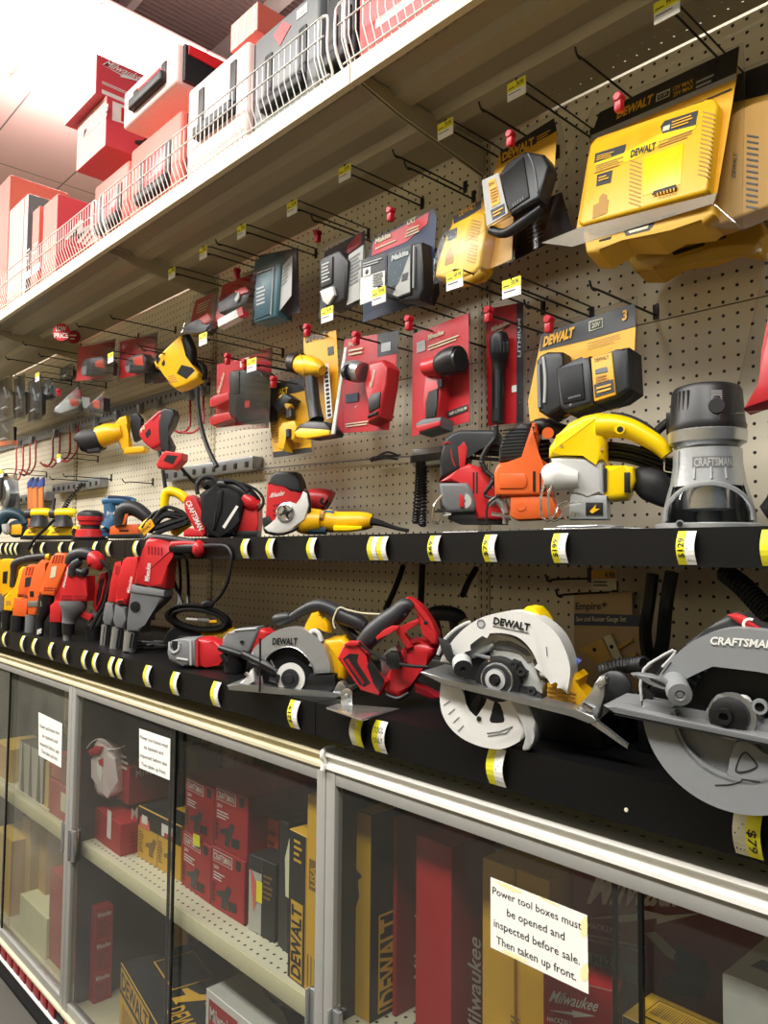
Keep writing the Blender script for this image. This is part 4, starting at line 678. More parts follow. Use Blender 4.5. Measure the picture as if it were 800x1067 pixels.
for x, y, d, w in [(645, 104, 1.12, 'in front of the large yellow charger header'), (532, 142, 1.13, 'on the black battery pack hook'), (407, 221, 1.14, 'above the red card header'), (331, 244, 1.16, 'above the adapter pack'), (247, 283, 1.16, 'above the small red pack'), (426, 334, 1.12, 'above the pistol-grip light'), (509, 325, 1.15, 'on the flashlight hook'), (371, 350, 1.12, 'above the silver-headed red light'), (320, 342, 1.13, 'above the tall yellow card'), (237, 372, 1.13, 'above the black charger, left'), (255, 378, 1.17, 'above the black charger, right'), (285, 396, 1.15, 'above the lowest yellow card'), (572, 335, 1.14, 'in front of the three-battery header'), (61, 408, 1.16, 'beside the silver-ended battery')]:
    clip(x, y, d, w)
# tag on the gauge set
m = MB(); p = pl(628, 604, 1.3); m.poly(p, [(616, 594), (642, 594), (642, 615), (616, 613)], .001, 'label'); m.poly(p, [(616, 594), (642, 594), (642, 603), (616, 603)], .0006, 'kraft_yellow', .0007); m.text(p.sh(.0014), '4.98', (630, 602), (640, 602), (630, 596), 'charcoal'); m.lines(p.sh(.0014), (618, 605), (638, 605), (618, 612), 2, 'charcoal', .3)
m.thing('price_card', 'tan paper price card above the carded gauge set', 'price tag')
# round sign
p = pl(64, 346, 1.08, 45)
m = MB(); m.lathe(p(64, 346), p.n, [(-.002, .034), (0, .034), (.0002, .001)], 'red_card', 32); m.text(p.sh(.0008), 'LOW', (58, 345), (69, 345), (58, 340), 'white', .001, .02); m.text(p.sh(.0008), 'PRICE', (56.5, 352), (71, 352), (56.5, 347), 'white', .001, .02); m.thing('round_sign', 'round red sign with white LOW PRICE lettering under the top shelf', 'sign')
p = pl(77, 351, 1.14, 45)
m = MB(); m.lathe(p(77, 351), p.n, [(-.002, .026), (0, .026), (.0002, .001)], 'red_dark', 24); m.lines(p.sh(.0008), (73, 348), (80, 348), (73, 355), 2, 'label'); m.thing('round_sign', 'second round red sign partly behind the LOW PRICE sign', 'sign')
def FL(x, p):
    w = p(x, 545); w.z = ZMID; return w
# ================================================================= tools standing on the middle shelf
MB.zf = ZMID + .0006
FLAT = dict(seg=12)
# ---------------------------------------------------------------- silver router with clear shield
C = P(738, 547, 1.185); C.z = ZMID; k = px2m(738, 480, 1.185)
toc = (EYE - C); toc.z = 0; toc.normalize()
side = V((0, 0, 1)).cross(toc)          # to the right as seen from the camera
t = T('router', 'silver fixed-base router with black motor cap, rightmost tool on the middle shelf', 'power tool', C)
yz = lambda y: (547 - y) * k
m = MB(); m.lathe(C, (0, 0, 1), [(.0008, 53 * k), (.007, 53 * k), (.009, 51 * k), (.009, 30 * k)], 'cast', 40, upv=toc)
m.tube([C + toc * (50 * k) - side * 26 * k + V((0, 0, .006)), C + toc * (56 * k) - side * 26 * k + V((0, 0, .006))], .0062, 'cast', 12, 1); m.tube([C + toc * (55 * k) - side * 26 * k + V((0, 0, .006)), C + toc * (57 * k) - side * 26 * k + V((0, 0, .006))], .0042, 'dark', 10, 1)
m.build('base_plate', t)
m = MB(); A0, A1 = 62, 298
m.lathe(C, (0, 0, 1), [(.009, 46 * k), (yz(530), 45 * k), (yz(510), 40 * k), (yz(496), 36 * k), (yz(480), 34 * k)], 'cast', 30, A0, A1, upv=toc)
m.lathe(C, (0, 0, 1), [(.009, 43 * k), (yz(510), 37 * k), (yz(482), 31 * k)], 'cast', 30, A0, A1, upv=toc)
m.lathe(C, (0, 0, 1), [(yz(503), 34 * k), (yz(503), 37.5 * k), (yz(480), 34 * k), (yz(464), 33.5 * k), (yz(463), 30 * k)], 'cast', 36, upv=toc)
arch = [C + (toc * math.cos(a) + side * math.sin(a)) * (r_ * k) + V((0, 0, yz(y))) for a, r_, y in [(-1.05, 47, 538), (-1.0, 46, 524), (-.75, 42.5, 511), (-.4, 39.5, 504), (0, 38.5, 501.5), (.4, 39.5, 504), (.75, 42.5, 511), (1.0, 46, 524), (1.05, 47, 538)]]
m.tube(arch, .0035, 'cast', 8, 3)
for a in (-.95, -.35, .1, .5): 
    e = toc * math.cos(a) + side * math.sin(a); y0, y1 = (500, 466) if a == -.95 else (497, 485)
    m.tube([C + e * (36.5 * k if a > -.9 else 35.5 * k) + V((0, 0, yz(y0))), C + e * 34.4 * k + V((0, 0, yz(y1)))], .0022, 'cast', 6, 1)
m.build('housing', t)
# nameplate with raised letters, wrapped on the cylinder
m = MB()
def cyl(a, z, r_): return C + (toc * math.cos(a) + side * math.sin(a)) * r_ + V((0, 0, z))
r_ = 34.3 * k
for i in range(8):
    a, b = -.42 + 1.14 * i / 8, -.42 + 1.14 * (i + 1) / 8
    m.raw([cyl(a, yz(486), r_ + .001), cyl(b, yz(486), r_ + .001), cyl(b, yz(474), r_ + .001), cyl(a, yz(474), r_ + .001)], [(0, 1, 2, 3)], 'grey_tool')
vs, fs = text_mesh('CRAFTSMAN', .02)
m.raw([cyl(-.36 + 1.04 * v[0], yz(484) + v[1] * 8 * k, r_ + .0018) for v in vs], fs, 'light_grey')
m.build('nameplate', t)
m = MB(); m.lathe(C, (0, 0, 1), [(yz(463), 30 * k), (yz(460), 33 * k), (yz(457), 38 * k), (yz(446), 39 * k), (yz(444), 37 * k), (yz(443), 30 * k)], 'alu', 36); m.build('lock_collar', t)
m = MB(); m.lathe(C, (0, 0, 1), [(yz(445), 37.5 * k), (yz(440), 38.5 * k), (yz(436), 37 * k), (yz(403), 34.5 * k), (yz(399), 32 * k), (yz(397), 27 * k), (yz(397), 3 * k)], 'black', 36, upv=toc)
for a in (-1.0, -.85, -.7, -.55): m.box(cyl(a, yz(425), 35.4 * k), side * .003, toc * .002, V((0, 0, 20 * k)), 'dark')
m.lathe(C + toc * 35 * k + side * 9 * k + V((0, 0, yz(424))), toc, [(0, 8 * k), (.003, 7.5 * k), (.003, 4 * k)], 'rubber', 16)
for i in range(6):
    a = .12; z = yz(409 + i * 2); m.raw([cyl(a, z, 35.6 * k), cyl(a + .3, z, 35.6 * k), cyl(a + .3, z + .0012, 35.6 * k), cyl(a, z + .0012, 35.6 * k)], [(0, 1, 2, 3)], 'light_grey')
mo = m.build('motor_cap', t)
m = MB(); m.lathe(C, (0, 0, 1), [(.01, 40 * k), (yz(512), 37 * k), (yz(503), 34 * k)], 'lens', 16, -58, 58, upv=toc); m.build('clear_shield', t)
m = MB(); m.lathe(C + toc * 8 * k, (0, 0, 1), [(yz(541), 14 * k), (yz(528), 14 * k), (yz(526), 25 * k), (yz(503), 26 * k)], ['steel_dark', 'steel', 'alu_bright'], 28); m.lathe(C + toc * 12 * k - side * 4 * k + V((0, 0, yz(535))), toc, [(0, 8 * k), (.012, 7 * k), (.012, 4 * k)], 'steel_dark', 12); m.build('collet', t)
pr = pl(690, 510, 1.2, 25)
for x, s in ((676, -1), (802, 1)):
    m = MB()
    if s < 0: limb(m, pr, [(704, 522, 8), (694, 518, 12), (683, 508, 18), (674, 500, 17), (668, 492, 11), (666, 487, 3)], 'rubber', 0, 16); limb(m, pr, [(657, 506, 4), (656, 506, 5)], 'black', .02)
    else: m.tube([C + side * 52 * k + V((0, 0, yz(530))), C + side * 62 * k + V((0, 0, yz(524))), C + side * 72 * k + V((0, 0, yz(516))), C + side * 84 * k + V((0, 0, yz(505)))], [8 * k, 13 * k, 18 * k, 14 * k], 'rubber', 14, 4)
    m.build('handle_knob', t)
m = MB(); limb(m, pr, [(704, 436, 5), (694, 441, 4.6), (682, 452, 4.4), (671, 466, 4.2), (669, 480, 4), (672, 492, 3.5)], 'rubber', -.01); m.box(pr(694, 452, .0), pr.r * .014, -pr.n * .03, V((0, 0, .036)), 'black', .002)
m.build('power_cord', t)
m = MB(); limb(m, pr, [(704, 476, 1.6), (692, 477, 1.6), (692, 491, 1.6), (703, 493, 1.6)], 'alu_bright', .0, 6, 1); m.build('height_clip', t)

# ---------------------------------------------------------------- yellow jigsaw
p = pl(610, 548, 1.125, 24)
t = T('jigsaw', 'bright yellow and silver jigsaw standing between the orange jigsaw and the router', 'power tool', FL(605, p))
m = MB()
m.poly(p, [(570.4, 476), (570.8, 466), (579, 454), (592, 440), (607, 432.5), (622, 429.2), (629, 429), (630.5, 433), (630.5, 482), (624, 477.5), (607, 474.7), (585, 474)], .062, 'yellow_bright', .012, .012, 4)
for a, b in (((586, 461), (584, 447)), ((604, 453), (606, 438))): pass
for x, y in ((585, 465), (627, 434), (627, 468)): m.lathe(p(x, y, .0125), p.n, [(0, .003), (.0006, .003), (.0006, .0012)], 'tan', 10)
m.build('body_shell', t)
m = MB()
hp, hr = lp(p, [(622, 444, 13), (640, 444, 12.5), (656, 447, 11), (672, 455, 10), (686, 464, 9), (695, 474, 7)]); m.tube(hp, hr, 'yellow_bright', 14, 5, sq=(1, 1), upv=p.n)
m.lathe(p(646, 447.5, .016), p.n, [(0, .009), (.004, .008), (.004, .0055)], ['yellow_bright', 'yellow_bright'], 16); m.lathe(p(646, 447.5, .0195), p.n, [(0, .0052), (.001, .005)], 'dark', 14)
m.build('grip', t)
m = MB(); limb(m, p, [(636, 432, 3), (655, 436, 4), (675, 446, 4), (688, 458, 3)], 'rubber', -.012); m.build('grip_pad', t)
m = MB(); m.poly(p, [(629, 484), (650, 484.5), (660, 486), (662, 500), (653, 519), (636, 521), (628, 518)], .055, 'yellow_bright', .006, .01, 3); m.poly(p, [(650, 492), (656, 492), (656, 513), (650, 513)], .02, 'black', .012, .002); m.build('motor_housing', t)
m = MB(); m.poly(p, [(573, 477), (590, 474.5), (610, 476), (628, 482.5), (629.5, 517), (612, 517), (596, 515), (577, 498)], .05, 'light_grey', .008, .008, 3); m.poly(p, [(629, 488), (632, 488), (632, 512), (629, 512)], .01, 'dark', .009); m.build('gear_housing', t)
m = MB(); limb(m, p, [(567, 500, 9), (570, 499, 13), (578, 497, 15.5), (588, 498, 13), (599, 499, 9.5), (603, 499, 8)], 'cast_white', .006, 16); m.text(p.sh(.026), 'DEWALT', (569, 500.5), (578, 499), (569, 496.5), 'grey', .001); m.build('nose_boot', t)
m = MB(); m.poly(p, [(594, 514), (632, 516), (633, 541), (592, 541), (593, 530)], .042, 'cast', .006, .003); m.poly(p, [(610, 523.5), (628, 523.5), (628, 537), (610, 537)], .004, 'black', .0085, .0005); m.poly(p, [(614, 533), (621, 525.5), (620, 530), (625, 530), (617, 535)], .001, 'yellow', .0092); m.lathe(p(597, 536, .006), p.n, [(0, .004), (.002, .0035)], 'steel', 10); m.build('shoe_bracket', t)
m = MB(); o = FL(566, pl(600, 548, 1.09)); e = FL(637, pl(600, 548, 1.09)); ex = (e - o); ex.z = 0; m.box(o + V((0, 0, .001)), ex, V((.03, .07, 0)), V((0, 0, .003)), 'alu_bright', .001); m.box(o + V((0, 0, .0045)) + ex * .2, ex * .6, V((.02, .05, 0)), V((0, 0, .004)), 'alu', .002); m.build('shoe_plate', t)
m = MB()
limb(m, p, [(568, 500, 1.4), (566, 508, 1.4), (563.6, 519, 1.4), (564, 536, 1.4), (570, 542.5, 1.4), (577, 538, 1.4), (582, 526, 1.4), (592, 522, 1.4)], 'chrome', .018, 8, 4)
limb(m, p, [(577, 500, 1.4), (574, 507, 1.4), (571, 518, 1.4), (572, 536, 1.4), (577, 542.5, 1.4), (584, 538, 1.4), (592, 526, 1.4), (605, 524, 1.4)], 'chrome', .022, 8, 4); m.build('finger_guard', t)
m = MB()
for q in range(5): limb(m, p, [(632, 462 + q * 4, 2.2), (650, 464 + q * 4, 2.2), (668, 468 + q * 4.2, 2.2), (690, 476 + q * 4.5, 2.2), (702, 482 + q * 4, 2)], 'cable', -.03 - .004 * (q % 2), 8, 3)
m.build('power_cord', t)

# ---------------------------------------------------------------- orange jigsaw
p = pl(545, 548, 1.15, 28)
t = T('jigsaw', 'orange jigsaw with ribbed black front grip, left of the yellow jigsaw', 'power tool', FL(545, p))
m = MB(); m.poly(p, [(519, 481), (520, 468), (523, 455), (531, 446), (542, 442), (553, 440), (548, 481)], .062, 'charcoal', .006, .01, 3)
for q in range(9): limb(m, p, [(521 + q * .4, 476 - q * 3.4, .7), (530, 475 - q * 3.4, .9), (546 + q * .4, 474 - q * 3.4, .7)], 'black', .006, 6, 2)
m.build('front_grip', t)
m = MB(); m.poly(p, [(514, 492), (517, 485), (520, 482), (547, 480.5), (553, 446), (553.5, 440), (558, 440), (560, 450), (556, 474), (571, 483), (574, 516), (515, 517)], .064, 'orange', .01, .008, 3)
m.poly(p, [(520, 493), (546, 493), (549, 498), (549, 505), (546, 509), (520, 509)], .004, 'orange', .0135, .003); m.poly(p, [(555, 491), (558, 491), (558, 512), (555, 512)], .002, 'black', .0108); m.poly(p, [(562, 493), (569, 493), (569, 512), (562, 512)], .002, 'black', .0108); m.poly(p, [(564, 495.5), (567.5, 495.5), (567.5, 509), (564, 509)], .0015, 'orange', .0116); m.build('body_shell', t)
m = MB(); m.poly(p, [(531, 517), (574, 516), (586, 540), (537, 542), (531, 538)], .05, 'orange', .004, .005); m.lathe(p(543, 528, .0045), p.n, [(0, .008), (.001, .008), (.001, .006)], 'orange', 16); m.build('lower_housing', t)
m = MB(); limb(m, p, [(556, 442, 5), (566, 444, 9), (578, 448, 9), (592, 452, 8)], 'black', -.02); m.lathe(p(571, 451.5, .0), p.n, [(0, .0105), (.004, .0105), (.004, .006)], 'orange', 20); m.build('top_handle', t)
m = MB()
for q in range(4): limb(m, p, [(552, 463 + q * 5, 1.6), (560, 464 + q * 5, 1.6), (574, 462 + q * 5, 1.6)], 'cable', -.03, 8, 2)
m.poly(p, [(550, 458), (572, 458), (572, 484), (550, 484)], .01, 'dark', -.04)  # dark sheet standing in for the shade inside the handle hole
m.build('power_cord', t)
m = MB(); limb(m, p, [(510, 527, 3), (516, 521, 4), (522, 524, 4), (527, 535, 3)], 'steel', -.005, 8, 3); limb(m, p, [(521, 516, 1.2), (508, 526, 1.2), (507, 544, 1.2)], 'steel_dark', .01, 6, 3); limb(m, p, [(526, 520, 2.5), (526, 546, 2.5)], 'steel', -.01, 8, 1); limb(m, p, [(512, 535, 2), (530, 538, 2)], 'chrome', .0, 8, 1); m.build('blade_clamp', t)
m = MB(); o = FL(493, pl(600, 548, 1.10)); e = FL(590, pl(600, 548, 1.10)); ex = e - o; ex.z = 0; m.box(o + V((0, .012, .001)), ex, V((0, .06, 0)), V((0, 0, .003)), 'steel_dark', .001); m.build('shoe_plate', t)

# ---------------------------------------------------------------- red jigsaw
p = pl(490, 548, 1.17, 32)
t = T('jigsaw', 'red and grey jigsaw with black handle, leftmost of the three jigsaws', 'power tool', FL(488, p))
m = MB(); m.poly(p, [(456.5, 501), (458, 480), (461, 463), (464, 456), (470, 451), (479, 447.5), (512, 447.5), (520, 450), (521, 466), (500, 468), (489, 470), (487, 482), (476, 491)], .05, 'charcoal', .004, .008, 3); m.build('handle_grip', t)
m = MB(); m.poly(p, [(479, 489), (477, 466), (483, 460), (487, 466), (484, 487)], .003, 'red', .0055, .001); limb(m, p, [(461, 463, .8), (466, 461, .8), (470, 462, .6)], 'red', .004, 6); limb(m, p, [(470, 468, .6), (471, 478, .6), (474, 486, .6)], 'red', .004, 6)
m.poly(p, [(456.5, 502), (476, 490), (488, 482.5), (494, 485), (502, 487), (510, 498), (518, 510), (528, 526), (527, 542), (496, 541), (488, 502)], .058, 'red', .007, .007, 3)
for x in (492.5, 496): m.poly(p, [(x, 492), (x + 1.6, 492), (x + 1.6, 514), (x, 514)], .002, 'dark', .0078)
m.text(p.sh(.0072), 'R', (511, 509), (515, 509), (511, 504), 'light_grey'); m.build('body_shell', t)
m = MB(); m.poly(p, [(456.5, 503), (487, 502.5), (493, 512), (496, 526), (494, 533), (466, 534), (459, 525)], .056, 'grey', .011, .008, 3); m.ring(p(483, 522, .012), p.n, .004, .0155, .003, 'light_grey', -75, 75, 12); m.poly(p, [(478, 516), (480, 514), (483, 519), (483, 529), (479, 528)], .004, 'red', .0145, .001); m.build('gear_housing', t)
m = MB(); m.poly(p, [(468, 533), (496, 532), (527, 538), (527, 546), (478, 546), (466, 541)], .045, 'black', .0, .003); limb(m, p, [(455, 532, 2), (472, 533, 2)], 'steel_dark', .004, 8, 1); limb(m, p, [(461, 520, 3), (462, 534, 3)], 'steel_dark', -.005, 8, 1); m.build('shoe_bracket', t)
m = MB(); limb(m, p, [(462, 515, 1.5), (459, 518, 1.5), (452.5, 527, 1.5), (451, 541, 1.5), (455, 545, 1.5), (459, 543, 1.5), (461, 537, 1.5), (470, 535, 1.5)], 'chrome', .008, 8, 4); m.build('finger_guard', t)
m = MB(); o = FL(453, pl(600, 548, 1.11)); e = FL(530, pl(600, 548, 1.11)); ex = e - o; ex.z = 0; m.box(o + V((0, .02, .001)), ex, V((0, .06, 0)), V((0, 0, .003)), 'alu', .001); m.build('shoe_plate', t)
m = MB(); a, b = lp(p, [(517, 443, 3), (516, 456, 3), (507, 468, 3), (502, 480, 3), (506, 491, 3), (514, 500, 3), (505, 516, 2), (522, 520, 2)], .02)
q = spline([(*w, r_) for w, r_ in zip(a, b)], 6); m.tube([w[:3] for w in q], [w[3] * (1 if i % 2 else .78) for i, w in enumerate(q)], 'cable', 10, 1); limb(m, p, [(484, 476, 2), (500, 478, 2), (520, 479, 2)], 'cable', -.02, 8, 2); limb(m, p, [(494, 471, 3), (520, 473, 3)], 'cable', -.025, 8, 2); m.build('power_cord', t)

# ---------------------------------------------------------------- yellow angle grinder with white guard, lying down
p = pl(320, 555, 1.14, 38)
t = T('angle_grinder', 'yellow angle grinder lying on its side with a white disc guard', 'power tool', FL(320, p))
m = MB(); m.poly(p, [(275, 550), (281, 546), (288, 541), (289, 530), (294, 524), (302, 522.5), (309, 526), (313, 519), (316, 512), (319.5, 514), (321.5, 526), (317, 541), (304, 551), (289, 555.5), (279, 554)], .006, 'cast_white', .045, .002, 2, back=True)
m.tube(p.pts(spline([(276, 551), (280, 555), (290, 557), (305, 553), (318, 542), (323, 527), (320, 513), (317, 511)], 3), .033), [.004] * 22, 'black', 6, 1); m.build('disc_guard', t)
m = MB(); m.lathe(p(298, 534, .04), p.n, [(0, .022), (.01, .022), (.012, .018), (.0095, .016), (.0095, .004)], 'alu_bright', 24)
for q in range(4):
    e = (p.r * math.cos(q * 1.57 + .5) + p.u * math.sin(q * 1.57 + .5)); m.box(p(298, 534, .052) + e * .005, e * .012, e.cross(p.n) * .004, p.n * .001, 'charcoal')
m.lathe(p(298, 534, .05), p.n, [(0, .007), (.01, .006), (.01, .002)], 'steel_dark', 10); m.build('spindle_flange', t)
m = MB(); limb(m, p, [(311, 541, 12), (318, 543, 14), (328, 543, 13), (335, 543, 12)], 'yellow', .01, 16); limb(m, p, [(326, 537, 6), (338, 538, 6)], 'tan', .018, 10, 1); limb(m, p, [(322, 552, 5), (340, 553, 4)], 'teal_dark', .02, 10, 1); m.build('gear_head', t)
m = MB(); limb(m, p, [(334, 543, 10), (342, 543, 12), (352, 544, 11), (365, 543.5, 10.5), (380, 543, 9.5), (388, 543, 7)], 'yellow', .0, 16); limb(m, p, [(348, 551, 4), (366, 551, 3.5), (377, 550, 2)], 'yellow_bright', .03, 8); limb(m, p, [(336, 535, 3.5), (348, 535, 3)], 'blue', .012, 8, 1); m.build('motor_body', t)
m = MB(); limb(m, p, [(386, 543, 4.5), (396, 545, 3.6), (405, 548, 2.6), (415, 551, 2.2), (426, 553, 2)], 'cable', .01, 8); m.build('power_cord', t)

# ---------------------------------------------------------------- red and black vacuum-port tool behind the white guard
p = pl(300, 550, 1.26, 38)
t = T('surface_planer', 'red and black planer standing behind the white-guard grinder', 'power tool', FL(300, p))
m = MB(); m.poly(p, [(276, 540), (278, 505), (281, 501), (297, 502), (302, 512), (315, 513), (318, 530), (316, 545), (282, 548)], .06, 'red', .004, .006, 3); m.text(p.sh(.0045), 'Milwaukee', (280.5, 519), (295, 516), (280.5, 514), 'white', .001, lean=.2)
for q in range(3): m.poly(p, [(284, 526 + q * 5), (300, 524 + q * 5), (300, 526 + q * 5), (284, 528 + q * 5)], .002, 'red_dark', .0052)
m.build('body_shell', t)
m = MB(); m.poly(p, [(278, 505), (281, 496), (287, 491), (308, 491.5), (312, 500), (315, 513), (302, 513), (297, 503.5), (286, 502), (279.5, 505.5)], .062, 'charcoal', .006, .008, 3); m.build('front_grip', t)
m = MB(); a, b = lp(p, [(318, 522, 10), (326, 520, 11), (338, 521, 12), (342, 523, 12.5)]); m.tube(a, b, 'red', 16, 2, upv=p.n)
e = (a[-1] - a[-2]).normalized(); m.lathe(a[-1], e, [(0, b[-1]), (.002, b[-1] * .9), (-.012, b[-1] * .75), (-.012, .001)], ['red_dark', 'dark', 'dark'], 18); m.lathe(p(336, 522, .028), p.n, [(0, .016), (.002, .014)], 'red_dark', 16); m.lathe(p(337, 522, .03), p.n, [(0, .011), (.0015, .009)], 'dark', 16); m.build('dust_port', t)
m = MB(); m.poly(p, [(274, 552), (273, 540), (279, 537), (284, 545), (283, 556), (276, 556)], .05, 'black', .01, .003); m.build('depth_shoe', t)

# ---------------------------------------------------------------- red belt sander with black dust bag
p = pl(225, 555, 1.15, 42)
t = T('belt_sander', 'red belt sander with a black cloth dust bag and a diagonal white-lettered plate', 'power tool', FL(230, p))
m = MB(); m.poly(p, [(191.5, 521), (194, 517), (200, 515.5), (203, 518), (214.5, 541), (213.5, 557), (206, 558), (200, 546), (192, 531)], .05, 'red', .012, .004); m.text(p.sh(.0125), 'CRAFTSMAN', (193, 523), (207, 553), (198, 521), 'white', .001, .02)
m.poly(p, [(191, 554), (196, 550), (209, 553), (212, 559), (191, 559)], .05, 'red', .016, .003); m.build('side_plate', t)
m = MB(); m.poly(p, [(258, 522), (264, 521), (268.5, 525), (269, 545), (267, 559), (240, 559), (248, 540)], .055, 'red', .0, .006); m.poly(p, [(244, 553), (268, 553), (268, 560), (242, 560)], .05, 'black', .004, .003); m.build('body_shell', t)
mat('bag_cloth', '111112', .85, bump=.6, scale=90)
m = MB(); m.poly(p, [(206, 515), (213, 509.5), (225, 510), (236, 508), (246, 512), (251, 517), (254, 523), (249, 543), (244, 558), (228, 560), (214, 560), (215, 541), (210, 528)], .06, 'bag_cloth', .022, .016, 4); m.poly(p, [(226, 511), (232, 511), (231, 530), (224, 552), (221, 552), (226, 528)], .012, 'bag_cloth', .028, .006, 3)
m.poly(p, [(231.5, 549), (246, 526.5), (248.5, 528), (234, 551)], .001, 'white', .0235); m.build('dust_bag', t)
m = MB(); limb(m, p, [(206, 515, 2.2), (205, 506, 2.2), (210, 498.5, 2.2), (217, 496.5, 2.2), (224, 499, 2.2), (227, 506, 2.2), (226, 512, 2.2)], 'rubber', .0, 8); limb(m, p, [(212, 508, 5), (218, 503, 5.5), (224, 509, 5)], 'black', -.01, 10); m.build('front_knob', t)
m = MB(); limb(m, p, [(227, 505, 6), (237, 506, 7), (248, 510, 8), (258, 516, 8), (266, 524, 7)], 'black', -.01, 14); limb(m, p, [(254, 519, 8), (262, 524, 8.5), (268, 528, 6)], 'red', -.006, 12); limb(m, p, [(233, 501, 2), (245, 502, 2), (258, 512, 2)], 'charcoal', .012, 8); m.build('handle_grip', t)
m = MB(); limb(m, p, [(226, 508, 1.5), (236, 502, 1.5), (252, 504, 1.5), (266, 510, 1.5), (274, 519, 1.5), (273, 528, 1.5), (268, 532, 1.5)], 'cable', -.004, 8); limb(m, p, [(230, 509, 1.3), (242, 503, 1.3), (262, 511, 1.3), (271, 522, 1.3)], 'cable', -.01, 8); m.build('power_cord', t)

# ---------------------------------------------------------------- yellow D-handle tool with a bundle of black cord
p = pl(172, 555, 1.16, 45)
t = T('corded_drill', 'yellow D-handle tool lying under its bundled black cord', 'power tool', FL(172, p))
m = MB(); limb(m, p, [(171, 534, 4), (171.5, 522, 4.5), (174, 513, 5), (182, 513, 5), (190, 517, 5.2), (194, 522, 5)], 'yellow_bright', .0, 12); m.build('handle', t)
m = MB(); limb(m, p, [(180, 556, 5), (188, 549, 6), (196, 542, 7)], 'yellow', -.01, 12); limb(m, p, [(148, 553, 5), (154, 547, 6), (160, 543, 6)], 'yellow', .005, 10); m.build('motor_body', t)
m = MB(); random.seed(3)
for q in range(13):
    x0 = 148 + random.random() * 10; y0 = 556 - random.random() * 7; dx = 30 + random.random() * 12
    limb(m, p, [(x0, y0, 1.7), (x0 + 6, y0 - 8, 1.7), (x0 + dx * .5, y0 - 16 - random.random() * 6, 1.7), (x0 + dx, y0 - 20 + random.random() * 8, 1.7), (x0 + dx + 2, y0 - 10, 1.7), (x0 + dx * .6, y0 - 4, 1.7), (x0 + 8, y0 + 1, 1.5)], 'cable', .012 + .012 * random.random(), 7, 3)
m.poly(p, [(146, 553), (158, 542), (161, 548), (150, 558)], .004, 'yellow_card', .03); m.text(p.sh(.0305), 'DEWALT', (148, 556), (158, 547.5), (146.5, 553), 'black')
m.build('cord_bundle', t)

# ---------------------------------------------------------------- finishing sanders, left to right
def cap(m, p, x0, x1, y, h, mt, off=0): limb(m, p, [(x0, y + 1, h * .6), (x0 + (x1 - x0) * .2, y, h), (x0 + (x1 - x0) * .75, y, h), (x1, y + 1, h * .7)], mt, off, 14, 3)
p = pl(128, 556, 1.19, 46)
t = T('palm_sander', 'orange palm sander with black curved handle, right of the blue sander', 'power tool', FL(128, p))
one(t, 'pad_base', lambda m: (m.poly(p, [(113.5, 558), (114.5, 549), (122, 546.5), (128, 546.5), (143, 546), (145, 550), (144, 557)], .07, 'orange', .0, .004), m.poly(p, [(124, 552), (134, 552), (134, 554), (124, 554)], .002, 'dark', .001), m.poly(p, [(112, 557), (146, 556), (146, 561), (112, 561)], .072, 'black', .003, .001)))
one(t, 'body', lambda m: (limb(m, p, [(126, 548, 6), (126, 538, 7), (130, 531, 8), (140, 530, 8), (152, 538, 7), (160, 549, 5)], 'charcoal', -.005, 14), m.poly(p, [(127, 547), (131, 535), (127.5, 533), (127.5, 528), (137, 526), (137, 532), (133, 535), (130, 547)], .006, 'orange', .014, .002)))
p = pl(115, 556, 1.25, 46)
t = T('palm_sander', 'blue palm sander with the tallest top handle, between the red and orange sanders', 'power tool', FL(113, p))
one(t, 'handle', lambda m: (cap(m, p, 107, 141, 522, 5, 'blue'), limb(m, p, [(113, 518, 2), (125, 518.5, 2), (136, 521, 2)], 'navy', .012, 8)))
one(t, 'body', lambda m: (limb(m, p, [(114, 525, 6), (115, 534, 6.5), (117, 542, 8), (114, 550, 9)], 'blue', 0, 14), limb(m, p, [(113, 536, 6), (120, 537, 4)], 'light_grey', .006, 10)))
one(t, 'pad_base', lambda m: (m.poly(p, [(103, 559), (104, 551), (112, 547), (122, 548), (124, 559)], .06, 'blue', .002, .004), m.poly(p, [(106, 553), (113, 552), (113, 555), (106, 556)], .002, 'navy', .003)))
p = pl(92, 556, 1.2, 47)
t = T('orbit_sander', 'red round orbit sander with black base ring, left of the blue sander', 'power tool', FL(92, p))
CC = P(94, 556, 1.2); CC.z = ZMID; kk = px2m(94, 545, 1.2)
one(t, 'body', lambda m: m.lathe(CC, (0, 0, 1), [(5 * kk, 15 * kk), (12 * kk, 14 * kk), (13 * kk, 10 * kk), (17 * kk, 10 * kk), (17.5 * kk, 11.5 * kk), (21 * kk, 12 * kk), (21.5 * kk, 13 * kk), (26 * kk, 14 * kk), (30 * kk, 12.5 * kk), (32.5 * kk, 7 * kk), (33 * kk, 1 * kk)], ['red', 'red', 'charcoal', 'red', 'red', 'charcoal', 'red', 'charcoal', 'charcoal', 'charcoal'], 28))
one(t, 'pad_base', lambda m: (m.lathe(CC, (0, 0, 1), [(.0008, 17 * kk), (4 * kk, 18 * kk), (5 * kk, 15 * kk)], 'black', 28), limb(m, p, [(78, 551, 2), (77, 556, 2), (88, 559, 2), (101, 557, 2)], 'black', .02, 8)))
one(t, 'front_badge', lambda m: m.box(p(85, 559, .03), p.r * .022, -p.n * .02, V((0, 0, .008)), 'red', .002))
